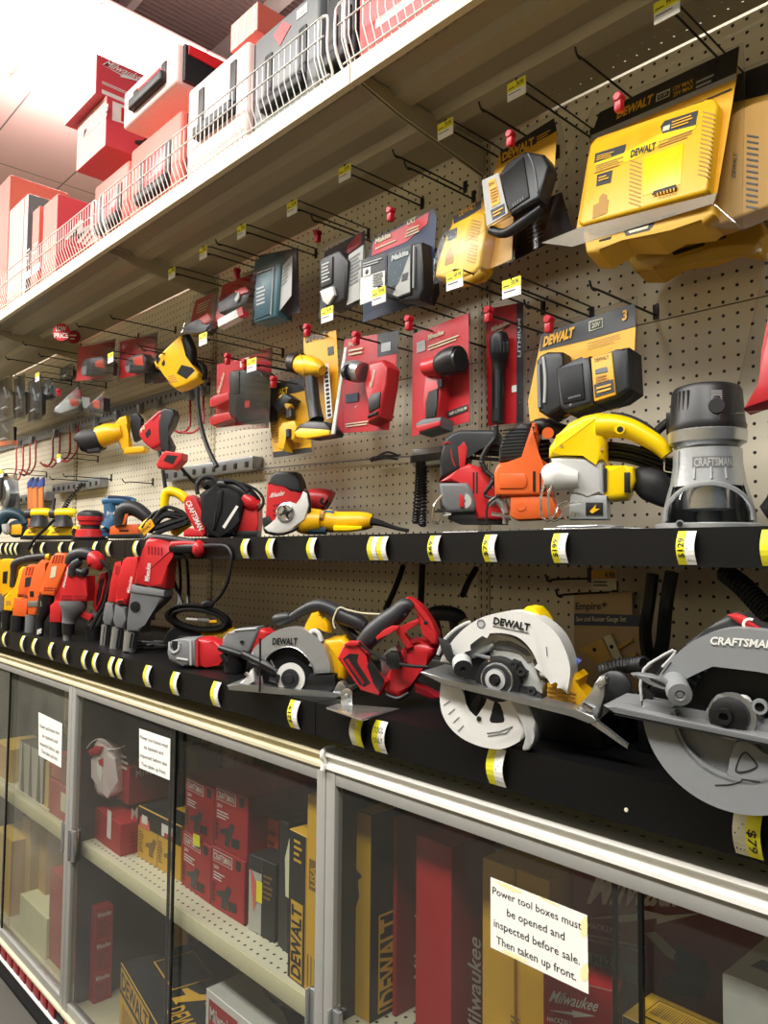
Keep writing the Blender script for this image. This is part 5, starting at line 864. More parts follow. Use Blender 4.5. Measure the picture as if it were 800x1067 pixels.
for x, d, lab in ((62, 1.18, 'yellow palm sander right of its twin, a black cord crossing in front'), (37, 1.2, 'yellow palm sander next to the dark teal tool, leftmost of the yellow pair')):
    p = pl(x, 556, d, 48); o = x - 62
    t = T('palm_sander', lab, 'power tool', FL(x, p))
    one(t, 'top_grip', lambda m: (limb(m, p, [(o + 56, 536, 4), (o + 60, 535, 5), (o + 74, 534.5, 5), (o + 78, 536, 4)], 'yellow_bright', 0, 14), limb(m, p, [(o + 52, 536, 4.2), (o + 55.5, 535.5, 5), (o + 58, 535.5, 5.2)], 'charcoal', .002, 12), *[limb(m, p, [(o + 62 + j * 3, 533.5, .8), (o + 63.3 + j * 3, 533.5, .8)], 'tan', .0105, 6, 1) for j in range(4)]))
    one(t, 'body', lambda m: (limb(m, p, [(o + 66, 537, 8), (o + 66, 543, 9), (o + 66, 549, 11)], 'charcoal', 0, 16), m.text(p.sh(.02), 'DEWALT', (o + 60, 545), (o + 69, 544), (o + 60, 542), 'yellow')))
    one(t, 'pad_base', lambda m: (m.poly(p, [(o + 47, 560), (o + 52, 552), (o + 59, 549.5), (o + 77, 547.5), (o + 81, 551), (o + 80, 555), (o + 75, 560)], .08, 'yellow_bright', .004, .005, 3), m.poly(p, [(o + 54, 554), (o + 62, 553), (o + 62, 555), (o + 54, 556)], .002, 'tan', .005), limb(m, p, [(o + 76, 552, 3), (o + 81, 551.5, 2.5)], 'yellow_bright', .004, 10, 1), m.poly(p, [(o + 46, 558), (o + 76, 557.5), (o + 76, 562), (o + 46, 562)], .07, 'black', .006, .001)))
p = pl(16, 552, 1.22, 50)
t = T('trim_saw', 'dark teal cordless tool with round head and yellow label, left end of middle shelf', 'power tool', FL(14, p))
one(t, 'round_head', lambda m: (m.lathe(p(16, 551, .0), p.n, [(-.05, .03), (-.045, .04), (-.01, .042), (0, .036), (.001, .03), (.001, .01)], 'teal_dark', 28), m.poly(p, [(12, 547), (21, 546), (23, 549), (22, 557), (11, 557)], .004, 'yellow_card', .006, .001)))
one(t, 'handle', lambda m: (limb(m, p, [(-10, 556, 9), (2, 540, 7), (10, 535, 6), (22, 538, 5), (27, 546, 5)], 'teal_dark', -.02, 12), limb(m, p, [(6, 546, 4), (7, 553, 4), (9, 556, 2)], 'light_grey', .01, 8)))
MB.zf = None
# ================================================================= tools on the lower shelf
def base(x, y): return PZ(x, y, ZLOW)
# ---------------------------------------------------------------- upright drills, left to right
ZL = ZLOW + .0006
def drill(label, x, y, yaw, parts, name='drill', cat='power tool', grp=None):
    """parts: (name, function drawing on plane p)"""
    MB.zf = ZL; p = plz(x, y, ZLOW, yaw); t = T(name, label, cat, base(x, y), grp)
    for n, fn in parts: one(t, n, lambda m: fn(m, p))
    MB.zf = None; return t
def chuck(p, m, x0, x1, y0, x2, x3, y1, mt='black', off=-.02, n=16, ribs=0):
    a = ((x0 + x1) / 2, y0, (x1 - x0) / 2); b = ((x2 + x3) / 2, y1, (x3 - x2) / 2)
    limb(m, p, [a, (b[0] * .1 + a[0] * .9, a[1] * .9 + b[1] * .1, a[2]), (b[0] * .92 + a[0] * .08, a[1] * .08 + b[1] * .92, b[2]), b], mt, off, n, 1)
    if ribs:
        for q in range(ribs):
            f = -.9 + 1.8 * q / (ribs - 1); limb(m, p, [(a[0] + f * a[2], a[1] + 2, 1.0), (b[0] + f * b[2], b[1] - 3, 1.0)], 'dark', off + a[2] * px2m(130, 660, .85) * math.sqrt(max(0, 1 - f * f)) , 6, 1)
def vents(m, p, x0, y0, dx, dy, n, w, h, mt, off, rows=1, ddx=0, ddy=0):
    for r_ in range(rows):
        for q in range(n):
            x, y = x0 + q * dx + r_ * ddx, y0 + q * dy + r_ * ddy; m.poly(p, [(x, y), (x + w, y + dy * .3), (x + w + ddx * .3, y + h), (x + ddx * .3, y + h)], .001, mt, off)
drill('yellow drill cut off by the left edge of the frame', 5, 656, 48, [
    ('motor_body', lambda m, p: (m.poly(p, [(-6, 584), (0, 584), (4, 582), (15, 583.5), (16, 590), (12, 616), (2, 622), (-6, 622)], .05, 'yellow', .0, .006), m.poly(p, [(3, 596), (8, 595), (7, 608), (2.5, 608)], .002, 'black', .001))),
    ('gear_housing', lambda m, p: chuck(p, m, -6, 8, 618, -6, 7, 637, 'grey')),
    ('chuck', lambda m, p: chuck(p, m, -6, 6, 637, -5, 5, 655))])
drill('yellow drill with long black top handle, left of the first orange drill', 14, 657, 48, [
    ('motor_body', lambda m, p: (m.poly(p, [(17, 612), (19, 594), (23, 590), (28, 592), (24, 616), (16, 622), (14, 637), (3, 636), (4, 622)], .05, 'yellow', -.002, .006), m.poly(p, [(6, 626), (11, 626), (11, 630), (6, 630)], .002, 'tan', -.001))),
    ('top_handle', lambda m, p: (limb(m, p, [(13, 612, 3), (14, 596, 3), (16, 587, 4), (30, 582, 4), (48, 580, 4)], 'charcoal', -.02), limb(m, p, [(46, 581, 3.5), (52, 580, 3.5)], 'yellow', -.02))),
    ('chuck', lambda m, p: (chuck(p, m, 2, 14, 636, 1, 11, 656), limb(m, p, [(2, 648, 1), (2, 654, 1)], 'alu', -.008, 6, 1)))])
drill('orange drill with dark square label, leftmost of three orange drills', 19, 659, 48, [
    ('motor_body', lambda m, p: (m.poly(p, [(18, 613), (23, 593), (30, 588), (40, 588), (41, 592), (36.5, 618), (28, 622), (18, 620)], .055, 'orange', .0, .007), m.poly(p, [(26.5, 602), (32.5, 601), (31.5, 611), (25.5, 612)], .002, 'charcoal', .001), vents(m, p, 28, 591, 3, 0, 4, 1.3, 1.6, 'red_dark', .0012, 4, -.6, 2.2))),
    ('gear_housing', lambda m, p: (m.poly(p, [(14, 623), (29, 624), (27, 643), (12, 642)], .05, 'orange', .002, .006), vents(m, p, 18, 619, 2.6, .2, 4, 1.6, 1.6, 'red_dark', .0012))),
    ('chuck', lambda m, p: chuck(p, m, 12, 25.5, 641, 11, 24, 657))])
drill('orange drill with grey ribbed chuck, middle of three orange drills', 31, 660, 48, [
    ('motor_body', lambda m, p: (m.poly(p, [(36, 590), (43, 583), (49, 586), (47, 596), (40, 616), (38.5, 632), (38, 641), (28.5, 641), (28, 620)], .05, 'orange', -.004, .006), m.poly(p, [(31, 616), (35, 616), (35, 622), (31, 622)], .002, 'black', -.003), m.poly(p, [(28.6, 626.5), (39, 626), (39, 632), (28.6, 632.5)], .004, 'alu', -.001, .001))),
    ('chuck', lambda m, p: chuck(p, m, 27, 38, 641, 26, 36, 659, 'grey'))])
drill('orange drill with white label and long black nose, rightmost of three orange drills', 42, 663, 46, [
    ('motor_body', lambda m, p: (m.poly(p, [(41, 615), (48, 594), (53, 580), (58, 576), (66, 576), (70.5, 580), (69, 588), (60, 614), (56, 621), (42, 620.5)], .055, 'orange', .002, .008, 3), m.poly(p, [(53.5, 591), (59, 589.5), (57.5, 601), (52, 602.5)], .002, 'label', .003), vents(m, p, 56, 578.5, 3, 0, 4, 1.4, 1.6, 'red_dark', .0032, 4, -.6, 2.2), vents(m, p, 46, 612, 3.4, .2, 4, 2.4, 1.2, 'red_dark', .0032, 2, -.4, 2.4))),
    ('gear_housing', lambda m, p: (limb(m, p, [(48.5, 621, 8), (47, 632, 7), (42, 646, 4.5)], 'black', -.018, 14), m.text(p.sh(.004), 'Tools', (43.5, 632), (43.2, 626), (42, 632), 'label', .001))),
    ('chuck', lambda m, p: (chuck(p, m, 37.5, 46, 645, 37, 45, 662), limb(m, p, [(40, 656, 1.2), (39.5, 661, 1.2)], 'white', -.006, 6, 1), limb(m, p, [(42.5, 655, 1.2), (42, 660, 1.2)], 'white', -.006, 6, 1)))])
drill('small red drill tucked between the orange drills and the big red and grey drill', 58, 664, 45, [
    ('motor_body', lambda m, p: (m.poly(p, [(56, 626), (60, 606), (63, 596), (69, 594), (68, 610), (63, 630)], .04, 'red', -.03, .005), m.poly(p, [(51.5, 631), (57, 626), (61, 627), (64, 634), (63, 649), (51, 648.5)], .045, 'red', -.008, .006))),
    ('chuck', lambda m, p: chuck(p, m, 52, 64, 649, 52, 64, 665))])
drill('red drill with black pistol handle and grey cone gearbox, a cable leaving its red collar', 71, 668, 43, [
    ('motor_body', lambda m, p: (m.poly(p, [(64, 618), (66, 606), (69, 590), (73, 585), (78, 597), (85, 603), (90.5, 600), (90.5, 620), (90, 627), (62, 627), (62, 620)], .06, 'red', .004, .008, 3), vents(m, p, 64, 620.5, 13.5, 0, 2, 11, 1.2, 'red_dark', .0052, 2, 0, 2.8), m.text(p.sh(.0055), 'Milwaukee', (67, 613), (71.5, 592), (65, 611), 'white', .001))),
    ('handle', lambda m, p: (limb(m, p, [(71, 588, 4), (75, 581, 6), (82, 577.5, 6.5), (90, 577, 6.5), (97, 579, 6)], 'charcoal', -.01, 14), limb(m, p, [(75, 600, 4), (77, 590, 5), (84, 584, 4)], 'charcoal', .002), limb(m, p, [(80, 595, 4.2), (87, 597, 4.5), (90, 592, 3)], 'black', .006))),
    ('handle_collar', lambda m, p: limb(m, p, [(94, 582, 8), (98, 583, 9.5), (101, 587, 9), (99, 592, 6)], 'red', -.008, 16)),
    ('gear_housing', lambda m, p: (limb(m, p, [(76.5, 626, 13.5), (76, 633, 13), (72.5, 644, 7.5), (71.5, 649, 7)], 'grey', -.02, 18),)),
    ('chuck', lambda m, p: (chuck(p, m, 65, 78, 648, 65, 77, 661), chuck(p, m, 66, 74, 661, 66, 73, 668, 'steel'))),
    ('power_cord', lambda m, p: limb(m, p, [(99, 582, 2.6), (106, 585, 2.4), (112, 591, 2.2), (115, 599, 2), (113, 612, 2), (108, 630, 2), (100, 645, 2), (95, 656, 2)], 'cable', .004, 8))])
drill('slim red, black and grey drill half hidden behind the red drill with the red collar', 100, 668, 43, [
    ('motor_body', lambda m, p: (m.poly(p, [(96, 632), (99, 614), (104, 598), (110, 596), (111, 606), (105, 626), (100, 640)], .045, 'red', -.035, .005), m.poly(p, [(100, 622), (104, 604), (108, 602), (104, 622), (100, 632)], .01, 'black', -.03, .002))),
    ('gear_housing', lambda m, p: (limb(m, p, [(101, 638, 7), (99, 646, 7), (97, 652, 6)], 'grey', -.04), m.poly(p, [(81, 641), (85, 636), (97, 641), (93, 647)], .006, 'red', -.006, .001))),
    ('chuck', lambda m, p: chuck(p, m, 90, 106, 652, 90, 105, 671, off=-.04))])
hgr = 'angled hole drills'
drill('red and grey angle drill with silver chuck, leftmost and farthest of three alike', 108, 674, 42, [
    ('motor_body', lambda m, p: (m.poly(p, [(111, 627), (115, 606), (119, 586), (126, 584.5), (128, 600), (120, 628)], .05, 'red', -.03, .007), vents(m, p, 120, 590, 0, 2.2, 4, 5, 1, 'red_dark', -.0288))),
    ('gear_housing', lambda m, p: m.poly(p, [(109, 628), (119, 628), (118, 642), (116, 652), (108, 651), (106, 645)], .045, 'grey', -.032, .006)),
    ('chuck', lambda m, p: chuck(p, m, 106, 115, 651, 104, 113, 675, 'steel', -.05, ribs=4))], 'angle_drill')
drill('red and grey angle drill with silver chuck, middle of three alike', 121, 677, 42, [
    ('motor_body', lambda m, p: (m.poly(p, [(119, 629), (122, 608), (127, 584), (131, 580.5), (143, 580), (145, 592), (138, 610), (132, 631)], .055, 'red', -.014, .008), m.poly(p, [(121, 625), (129, 624), (129, 628), (121, 628)], .012, 'red', -.008, .002), m.poly(p, [(122.5, 626), (127.5, 625.5), (127.5, 628), (122.5, 628)], .002, 'dark', -.0068), m.text(p.sh(-.0132), 'Milwaukee', (135, 618), (138, 601), (132, 617), 'white', .001))),
    ('gear_housing', lambda m, p: m.poly(p, [(119, 630), (132, 632), (131, 645), (129, 655), (119, 654), (117, 646)], .05, 'grey', -.016, .007)),
    ('chuck', lambda m, p: chuck(p, m, 117, 128, 654, 114, 125, 678, 'steel', -.035, ribs=4))], 'angle_drill')
drill('large red and grey angle drill with looping cable, nearest of three alike', 135, 681, 40, [
    ('motor_body', lambda m, p: (m.poly(p, [(138, 609), (143, 592), (149, 572), (151, 563), (155, 560), (166, 562), (180, 566), (187, 567), (187, 571), (176, 577), (174, 590), (172, 614), (155, 611)], .065, 'red', .004, .012, 4), vents(m, p, 154, 569, 3.4, .4, 5, 1.4, 8, 'red_dark', .0052), m.text(p.sh(.0056), 'Milwaukee', (155.5, 606), (157, 587), (150.5, 605), 'white', .001))),
    ('top_grip', lambda m, p: limb(m, p, [(152, 562, 2.5), (160, 560.5, 4), (174, 561.5, 4.5), (190, 564, 4.5), (204, 566, 4)], 'charcoal', -.016, 12)),
    ('side_handle', lambda m, p: (limb(m, p, [(178, 570, 5), (186, 571, 6), (204, 571, 6.5)], 'black', .0, 12), limb(m, p, [(179, 568, 4), (190, 566.5, 3), (204, 567.5, 3)], 'red', .006, 10), limb(m, p, [(203, 571, 7), (206, 571.5, 9), (210, 572, 8), (214, 572, 5)], 'red', .0, 16), m.lathe(p(181.5, 571, .014), p.n, [(0, .004), (.001, .003)], 'dark', 10))),
    ('trigger', lambda m, p: limb(m, p, [(174, 579, 3), (180, 579, 4), (194, 580, 2)], 'black', -.01, 10)),
    ('gear_housing', lambda m, p: (m.poly(p, [(136, 609), (155, 611.5), (171, 615), (170, 625), (162, 633), (152, 642), (147.5, 650), (147, 660), (131, 658), (132.5, 645), (135, 626)], .06, 'grey', .003, .01, 3), m.poly(p, [(136.5, 609.5), (171, 615.5), (170.5, 622), (135.5, 617)], .062, 'grey_tool', .008, .004), m.lathe(p(141, 632, .003), p.n, [(0, .0145), (.004, .0135), (.0045, .008)], 'black', 18))),
    ('chuck', lambda m, p: (chuck(p, m, 130, 145, 658, 128, 142, 678, 'steel', -.02, ribs=5), limb(m, p, [(138, 676, 3), (137, 683, 2)], 'steel', -.015, 8, 1), limb(m, p, [(131, 672, 2), (129, 680, 1.5)], 'chrome', -.01, 8, 1))),
    ('power_cord', lambda m, p: limb(m, p, [(213, 569, 2.4, .02), (224, 568.5, 2.2, .06), (235, 569.5, 2, .085), (240.5, 576, 1.8, .095), (241, 586, 1.8, .095), (237, 606, 1.8, .08), (230, 620, 1.8, .05), (221, 629, 1.8, .02)], 'cable', .0, 8))], 'angle_drill')

# ---------------------------------------------------------------- yellow grinder with black disc and coiled cord, behind the grey and red grinder
MB.zf = ZL
p = plz(205, 676, ZLOW, 44)
t = T('angle_grinder', 'yellow grinder with a black disc, its coiled black cord piled on top', 'power tool', base(205, 676))
one(t, 'disc_guard', lambda m: (m.lathe(p(191, 673, -.005), p.n, [(-.03, .060), (-.004, .062), (0, .058), (0, .03), (.003, .026), (.003, .001)], 'rubber', 30, -88, 88),))
one(t, 'motor_body', lambda m: (limb(m, p, [(198, 668, 9), (215, 666, 10), (232, 663, 9), (246, 660, 7)], 'yellow', -.03, 14), m.text(p.sh(.012), 'DEWALT', (226, 668), (240, 665), (226, 663), 'black')))
def coil(m):
    for q, (rx, ry, o) in enumerate([(31, 13, .0), (33, 12, -.012), (28, 10, .008), (30, 11, -.024), (26, 9.5, -.008), (32, 13.5, -.03)]):
        limb(m, p, [(206 + rx * math.cos(a) + q * .4, 644 + ry * math.sin(a) + rx * .12 * math.cos(a) + (q % 3), 2.1) for a in [i * math.pi / 7 for i in range(15)]], 'cable', o, 7, 3)
    limb(m, p, [(211, 631, 4), (217, 629, 5), (222, 631, 4)], 'rubber', .0, 10)
    limb(m, p, [(194, 645, 1.3), (208, 646, 1.3)], 'white', .016, 8, 1); limb(m, p, [(206, 646, 2.2), (218, 647, 2.4)], 'alu', .015, 8, 1); limb(m, p, [(216, 648, 2), (226, 648, 2)], 'yellow_card', .013, 8, 1)
one(t, 'power_cord', coil)
# black cords lying on the shelf behind the chucks
random.seed(11); m = MB()
for q in range(7):
    x0 = 132 + q * 3; y0 = 668 + random.random() * 12
    m.tube([PZ(x0, y0, ZLOW + .006), PZ(x0 + 22, y0 - 6 + random.random() * 8, ZLOW + .006), PZ(x0 + 40, y0 - 4 + random.random() * 6, ZLOW + .006)], .0045, 'cable', 7, 4)
m.thing('loose_cable', 'black cords lying on the lower shelf behind the silver chucks', 'cord')
# ---------------------------------------------------------------- grey and red grinders
p = plz(205, 697, ZLOW, 40)
t = T('corded_grinder', 'grey and red die grinder body lying flat before the black disc', 'power tool', base(205, 697))
one(t, 'rear_cap', lambda m: (m.poly(p, [(173, 681), (173.5, 675), (177, 668), (186, 666), (204.5, 665), (204.5, 696), (190, 694), (180, 691.5), (174.5, 687)], .055, 'grey_tool', .006, .012, 4), limb(m, p, [(177, 669, 1.4), (177, 676, 1.4), (181, 680, 1.4), (186, 677, 1.4), (187, 670, 1.4)], 'light_grey', .007, 8), m.poly(p, [(179, 668), (185, 668), (185, 676), (181, 678), (179, 674)], .004, 'dark', .0066), limb(m, p, [(184, 686, 1.4), (196, 688, 1.4)], 'light_grey', .0065, 8, 1), limb(m, p, [(199, 667, 1.4), (199, 693, 1.4)], 'light_grey', .006, 8, 1)))
one(t, 'motor_body', lambda m: (m.poly(p, [(204.5, 665.5), (214, 665), (222, 668), (232, 671), (238, 678), (237, 690), (228, 693), (214, 695.5), (204.5, 696.5)], .055, 'red', .004, .012, 4), limb(m, p, [(206, 668, 1.6), (206, 694, 1.6)], 'red', .006, 8, 1)))
p = plz(248, 702, ZLOW, 38)
t = T('corded_grinder', 'grey gear head and red body of a grinder standing left of the small circular saw', 'power tool', base(248, 702))
one(t, 'gear_head', lambda m: (m.poly(p, [(230.5, 676), (231.5, 664), (237, 660), (244, 656), (256, 655), (268, 653.5), (269.5, 657), (260, 680), (254, 681)], .05, 'grey_tool', .006, .006, 3), m.lathe(p(252.6, 669, .006), p.n, [(0, .0055), (.003, .0045), (.001, .003)], ['alu', 'dark'], 12), limb(m, p, [(244, 657, 1.2), (254, 656, 1.2), (267, 655, 1.2)], 'light_grey', .006, 8)))
one(t, 'motor_body', lambda m: m.poly(p, [(269, 656), (274, 655.5), (281, 660), (276, 668), (266, 681), (259, 681)], .05, 'red', .002, .008, 3))
one(t, 'disc_guard', lambda m: (limb(m, p, [(228, 675, 3), (240, 679, 4), (256, 684, 3)], 'black', .016, 10), limb(m, p, [(245, 682, 13), (245, 691, 12), (244, 700, 11)], 'black', -.01, 18), limb(m, p, [(232, 681, 4), (237, 690, 4)], 'black', .01, 10)))
one(t, 'side_handle', lambda m: limb(m, p, [(252, 681, 4), (262, 686, 4.5), (272, 692, 4.5), (279, 697, 4)], 'black', .02, 12))

# ---------------------------------------------------------------- small silver cordless circular saw
p = plz(302, 722, ZLOW, 34)
t = T('circular_saw', 'small silver-guard cordless circular saw with yellow body and white-ringed hub', 'power tool', base(302, 722))
arc = spline([(258, 690), (261, 680), (274, 666), (288, 657), (302, 654), (318, 657), (333, 668), (341, 684), (345, 702)], 4)
inn = spline([(328, 703), (325, 692), (318, 683), (310, 676.5), (300, 674), (288, 677), (278, 685), (272, 697)], 4)
one(t, 'upper_guard', lambda m: (m.poly(p, arc + inn, .04, 'cast', .012, .008, 4), m.text(p.sh(.0128), 'DEWALT', (283.5, 671.5), (309.5, 671.5), (284, 665), 'black', .001, .035), m.tube(p.pts(inn, .013), .0012, 'alu_bright', 6, 1)))
one(t, 'blade_well', lambda m: m.poly(p, [(272, 697)] + inn[::-1] + [(328, 703), (349, 703), (349, 718), (275, 716)], .03, 'dark', -.006, .0))
one(t, 'lower_guard', lambda m: m.poly(p, [(322, 702), (349, 702.5), (349.5, 716), (344, 721), (306, 719), (312, 712), (320, 708)], .03, 'black', .006, .003))
one(t, 'hub', lambda m: (m.lathe(p(303, 706.5, .008), p.n, [(0, .030), (.003, .030), (.003, .019)], 'white', 32), m.lathe(p(303, 706.5, .008), p.n, [(0, .019), (.007, .018), (.008, .009), (.012, .008), (.012, .001)], 'charcoal', 24)))
one(t, 'shoe_plate', lambda m: (m.poly(p, [(236, 714), (252, 713), (349, 724), (356, 722), (357, 726), (349, 729), (300, 724.5), (238, 719)], .12, 'alu', .028, .002), m.poly(p, [(249, 712), (256, 708), (261, 698), (264, 696), (265, 710), (258, 714)], .02, 'cast_white', .02, .002), m.lathe(p(257, 702, .021), p.n, [(0, .004), (.004, .003)], 'alu_bright', 10), m.poly(p, [(346, 722), (352, 711), (357, 711), (362, 718), (356, 724)], .02, 'alu', .02, .002)))
one(t, 'depth_lever', lambda m: (limb(m, p, [(271, 665, 1.1), (271, 690, 1.1), (270.5, 721, 1.1)], 'black', .034, 8, 2), limb(m, p, [(254, 682, 4), (266, 688, 4), (278, 694, 5), (288, 700, 4)], 'black', .028, 10), limb(m, p, [(282, 706, 4), (290, 708, 5)], 'charcoal', .018, 10, 1), limb(m, p, [(282, 688, .8), (287, 697, .8)], 'alu', .03, 6, 1)))
one(t, 'handle', lambda m: (limb(m, p, [(286, 648, 4), (289, 646, 6.5), (300, 643.5, 6), (304, 643, 4.5), (314, 637, 5), (324, 632.5, 6), (334, 631, 7), (346, 635, 7.5), (358, 642, 8.5), (372, 648, 8.5), (380, 653, 7)], 'charcoal', -.02, 16), limb(m, p, [(350, 640, 5), (366, 660, 5), (374, 668, 5)], 'black', -.03, 10)))
one(t, 'trigger_frame', lambda m: m.poly(p, [(315, 659), (318, 650), (324, 639), (331, 637), (333, 641), (331, 645), (337, 644), (341, 649), (342.5, 660), (338, 656), (331, 652), (326, 657), (320, 664)], .02, 'yellow', -.008, .004))
one(t, 'motor_body', lambda m: (m.poly(p, [(334, 668), (340, 666), (357, 664), (363, 670), (360, 680), (361, 692), (358, 709), (346, 711), (342, 690)], .06, 'yellow', -.012, .012, 4), limb(m, p, [(321, 664, 2.5), (326, 657.5, 2.5), (332, 660, 2.5), (335, 668, 2.5)], 'cast_white', .004, 8)))
one(t, 'cable_tie', lambda m: limb(m, p, [(349, 655, .9), (347, 648, .9), (349, 640, .9), (354, 633, .9), (362, 635.5, .9), (378, 639, .9), (396, 640, .9)], 'label', -.004, 6), 'pale plastic cable tie')

# ---------------------------------------------------------------- red cordless circular saw
p = plz(400, 735, ZLOW, 34)
t = T('circular_saw', 'red cordless circular saw seen from its battery end, between the two larger guards', 'power tool', base(395, 738))
one(t, 'handle', lambda m: (limb(m, p, [(378, 672, 9), (388, 661, 11), (400, 650, 11), (413, 640, 10), (423, 631, 8.5), (430, 633, 6)], 'charcoal', .0, 18), m.poly(p, [(391, 664), (400, 656), (408, 652), (416, 652), (415, 656), (404, 660), (393, 668)], .006, 'red', .022, .002), m.lathe(p(422, 641, .017), p.n, [(0, .003), (.001, .002)], 'dark', 8)))
one(t, 'handle_frame', lambda m: (m.poly(p, [(421, 624), (424, 621.8), (429, 624.5), (437, 630), (443, 637.5), (450, 648), (456, 660), (455, 672), (447, 672), (443, 660), (437, 650), (434, 644), (438, 638), (431, 629)], .036, 'red', .006, .005, 3), m.poly(p, [(412, 656), (420, 651), (436, 644.5), (437, 649), (424, 657), (419, 660), (426, 668), (430, 674), (424, 677), (414, 662)], .03, 'red', .01, .003), m.lathe(p(443.5, 649, .006), p.n, [(0, .004), (.001, .003)], 'dark', 10)))
one(t, 'motor_housing', lambda m: (m.poly(p, [(416, 678), (424, 671), (434, 668), (446, 670), (455, 674), (452, 684), (444, 692), (437, 701), (428, 714), (420, 727), (415, 730), (401, 723), (398, 710), (408, 696), (414, 688)], .07, 'red', .0, .014, 4), m.ring(p(440, 684, .004), p.n, .03, .036, .003, 'red_dark', 100, 200, 14), m.poly(p, [(431, 712), (444, 718), (460, 727), (450, 729), (432, 722)], .03, 'red_dark', -.002, .004), limb(m, p, [(402, 724, 2.5), (414, 728, 2.5), (426, 722, 2)], 'black', .012, 10)))
one(t, 'battery_port', lambda m: (m.poly(p, [(351, 686), (357, 673), (366, 670), (376, 670.5), (383.5, 681), (381, 693), (392, 703), (402, 711), (395, 725.5), (375, 719.5), (371, 712)], .03, 'red', .03, .004, 3), m.poly(p, [(357, 686.5), (364, 681), (373.5, 681.5), (372, 690), (386, 712), (379, 716), (374, 713), (366, 701)], .002, 'dark', .0305), m.poly(p, [(359, 688), (362, 686), (380, 712), (378, 714.5)], .004, 'red_dark', .033, .001), m.poly(p, [(357, 672), (364, 668), (374, 668.5), (377, 672), (366, 674)], .012, 'red', .036, .003)))
one(t, 'side_panel', lambda m: m.poly(p, [(382, 694), (386, 687), (392, 697), (400, 709), (395, 722), (389, 712)], .004, 'black', .0335, .001))
one(t, 'blade_guard', lambda m: m.poly(p, [(396, 686), (404, 676), (412, 673), (416, 680), (412, 692), (402, 705), (397, 702)], .03, 'alu', -.01, .004))
one(t, 'belt_hook', lambda m: (m.poly(p, [(401, 682), (405, 679), (415, 680), (418, 688), (417, 697), (407, 698), (402, 692)], .02, 'black', .03, .003), limb(m, p, [(374, 669, 1.4), (384, 678, 1.4), (402, 688, 1.8)], 'cable', .04, 8), limb(m, p, [(416, 692, 2), (428, 694, 1.8), (446, 695, 1.6)], 'cable', .035, 8)))
def rs(m):
    q = [PZ(340, 737, ZLOW + .004), PZ(352, 733, ZLOW + .004), PZ(416, 738, ZLOW + .004), PZ(377, 749.5, ZLOW + .004)]
    m.prism(q, (0, 0, 1), .003, 'alu_bright', .0005)
    m.poly(p, [(355, 737), (355, 722), (358, 718), (363, 717.5), (367, 721), (367, 736)], .004, 'alu_bright', .035, .001); m.lathe(p(361, 726, .036), p.n, [(0, .005), (.003, .004)], 'steel', 10)
one(t, 'shoe_plate', rs)
# dark cordless grip behind the red saw
p2 = pl(460, 645, 1.2, 34)
MB.zf = None
m = MB(); limb(m, p2, [(447, 641, 6), (453, 639, 7.5), (466, 639, 8), (478, 642, 7), (482, 646, 5)], 'charcoal', 0, 14); limb(m, p2, [(452, 644, 5), (456, 662, 5), (458, 690, 5)], 'black', -.01, 10); limb(m, p2, [(472, 645, 5), (476, 672, 5), (478, 694, 5)], 'black', -.01, 10)
m.box(P(440, 700, 1.17), V((.13, 0, 0)), V((0, .08, 0)), V((0, 0, .03)), 'black', .006)
o = m.thing('cordless_tool', 'dark rubber tool handle standing behind the red circular saw', 'power tool')

# ---------------------------------------------------------------- big light grey circular saw
p = plz(531, 781, ZLOW - .002, 20); p = p.sh(.0)
t = T('circular_saw', 'big circular saw with pale grey guards and black lettering on top', 'power tool', base(531, 779))
UA = spline([(457, 690), (468, 672), (479, 659), (490, 650), (503, 643), (517, 639), (531, 637), (545, 638), (558, 643), (570, 651), (580, 661), (587, 673), (592, 687), (594, 702), (590, 724)], 3)
one(t, 'upper_guard', lambda m: (m.poly(p, UA + spline([(583, 714), (575, 709), (562, 705), (561, 695), (557, 684), (550, 673), (541, 665), (531, 661), (519, 659.5), (506, 661), (496, 667), (487, 675), (480, 687), (470, 692)], 3), .045, 'cast_white', .016, .006, 4),
    m.text(p.sh(.0165), 'DEWALT', (513.5, 650), (551.5, 657.5), (514.5, 643), 'black', .001, .04), m.raw(p.pts([(513.3, 652), (551.3, 659.6), (551.1, 660.4), (513.1, 652.8)], .017), [(0, 1, 2, 3)], 'black'), m.lathe(p(501, 650, .0162), p.n, [(0, .0065), (.0008, .006), (.0008, .0045), (.0002, .0042)], ['grey', 'grey', 'light_grey'], 20), limb(m, p, [(569, 674, .5), (570, 684, .5)], 'grey', .0165, 6, 1)))
one(t, 'blade_side_plate', lambda m: (m.poly(p, spline([(484, 690), (490, 677), (502, 667), (519, 662), (536, 665), (550, 677), (557, 692), (560, 708), (566, 714), (560, 734), (540, 738), (500, 735), (484, 715)], 2), .02, 'light_grey', -.004, .002), m.ring(p(520, 706, -.0025), p.n, .048, .062, .004, 'alu', 30, 150, 20), m.poly(p, [(512, 675), (518, 668), (532, 668), (549, 677), (553, 683), (549, 684), (541, 679), (528, 676), (518, 677)], .003, 'grey', -.0015, .001)))
one(t, 'blade_slot', lambda m: m.poly(p, spline([(482, 712), (487, 695), (496, 680), (507, 670), (515, 667), (510, 680), (512, 690), (506, 702), (504, 720), (498, 750), (488, 738)], 2), .002, 'dark', -.0025))
one(t, 'spring_lever', lambda m: (limb(m, p, [(492, 684, 3), (500, 679, 4), (510, 674, 4), (514, 671, 2)], 'steel', .003, 8), limb(m, p, [(496, 682, 2), (511, 686, 2.5)], 'alu_bright', .006, 8, 1), limb(m, p, [(509, 689, 2), (513, 690, 2)], 'tan', .008, 8, 1)))
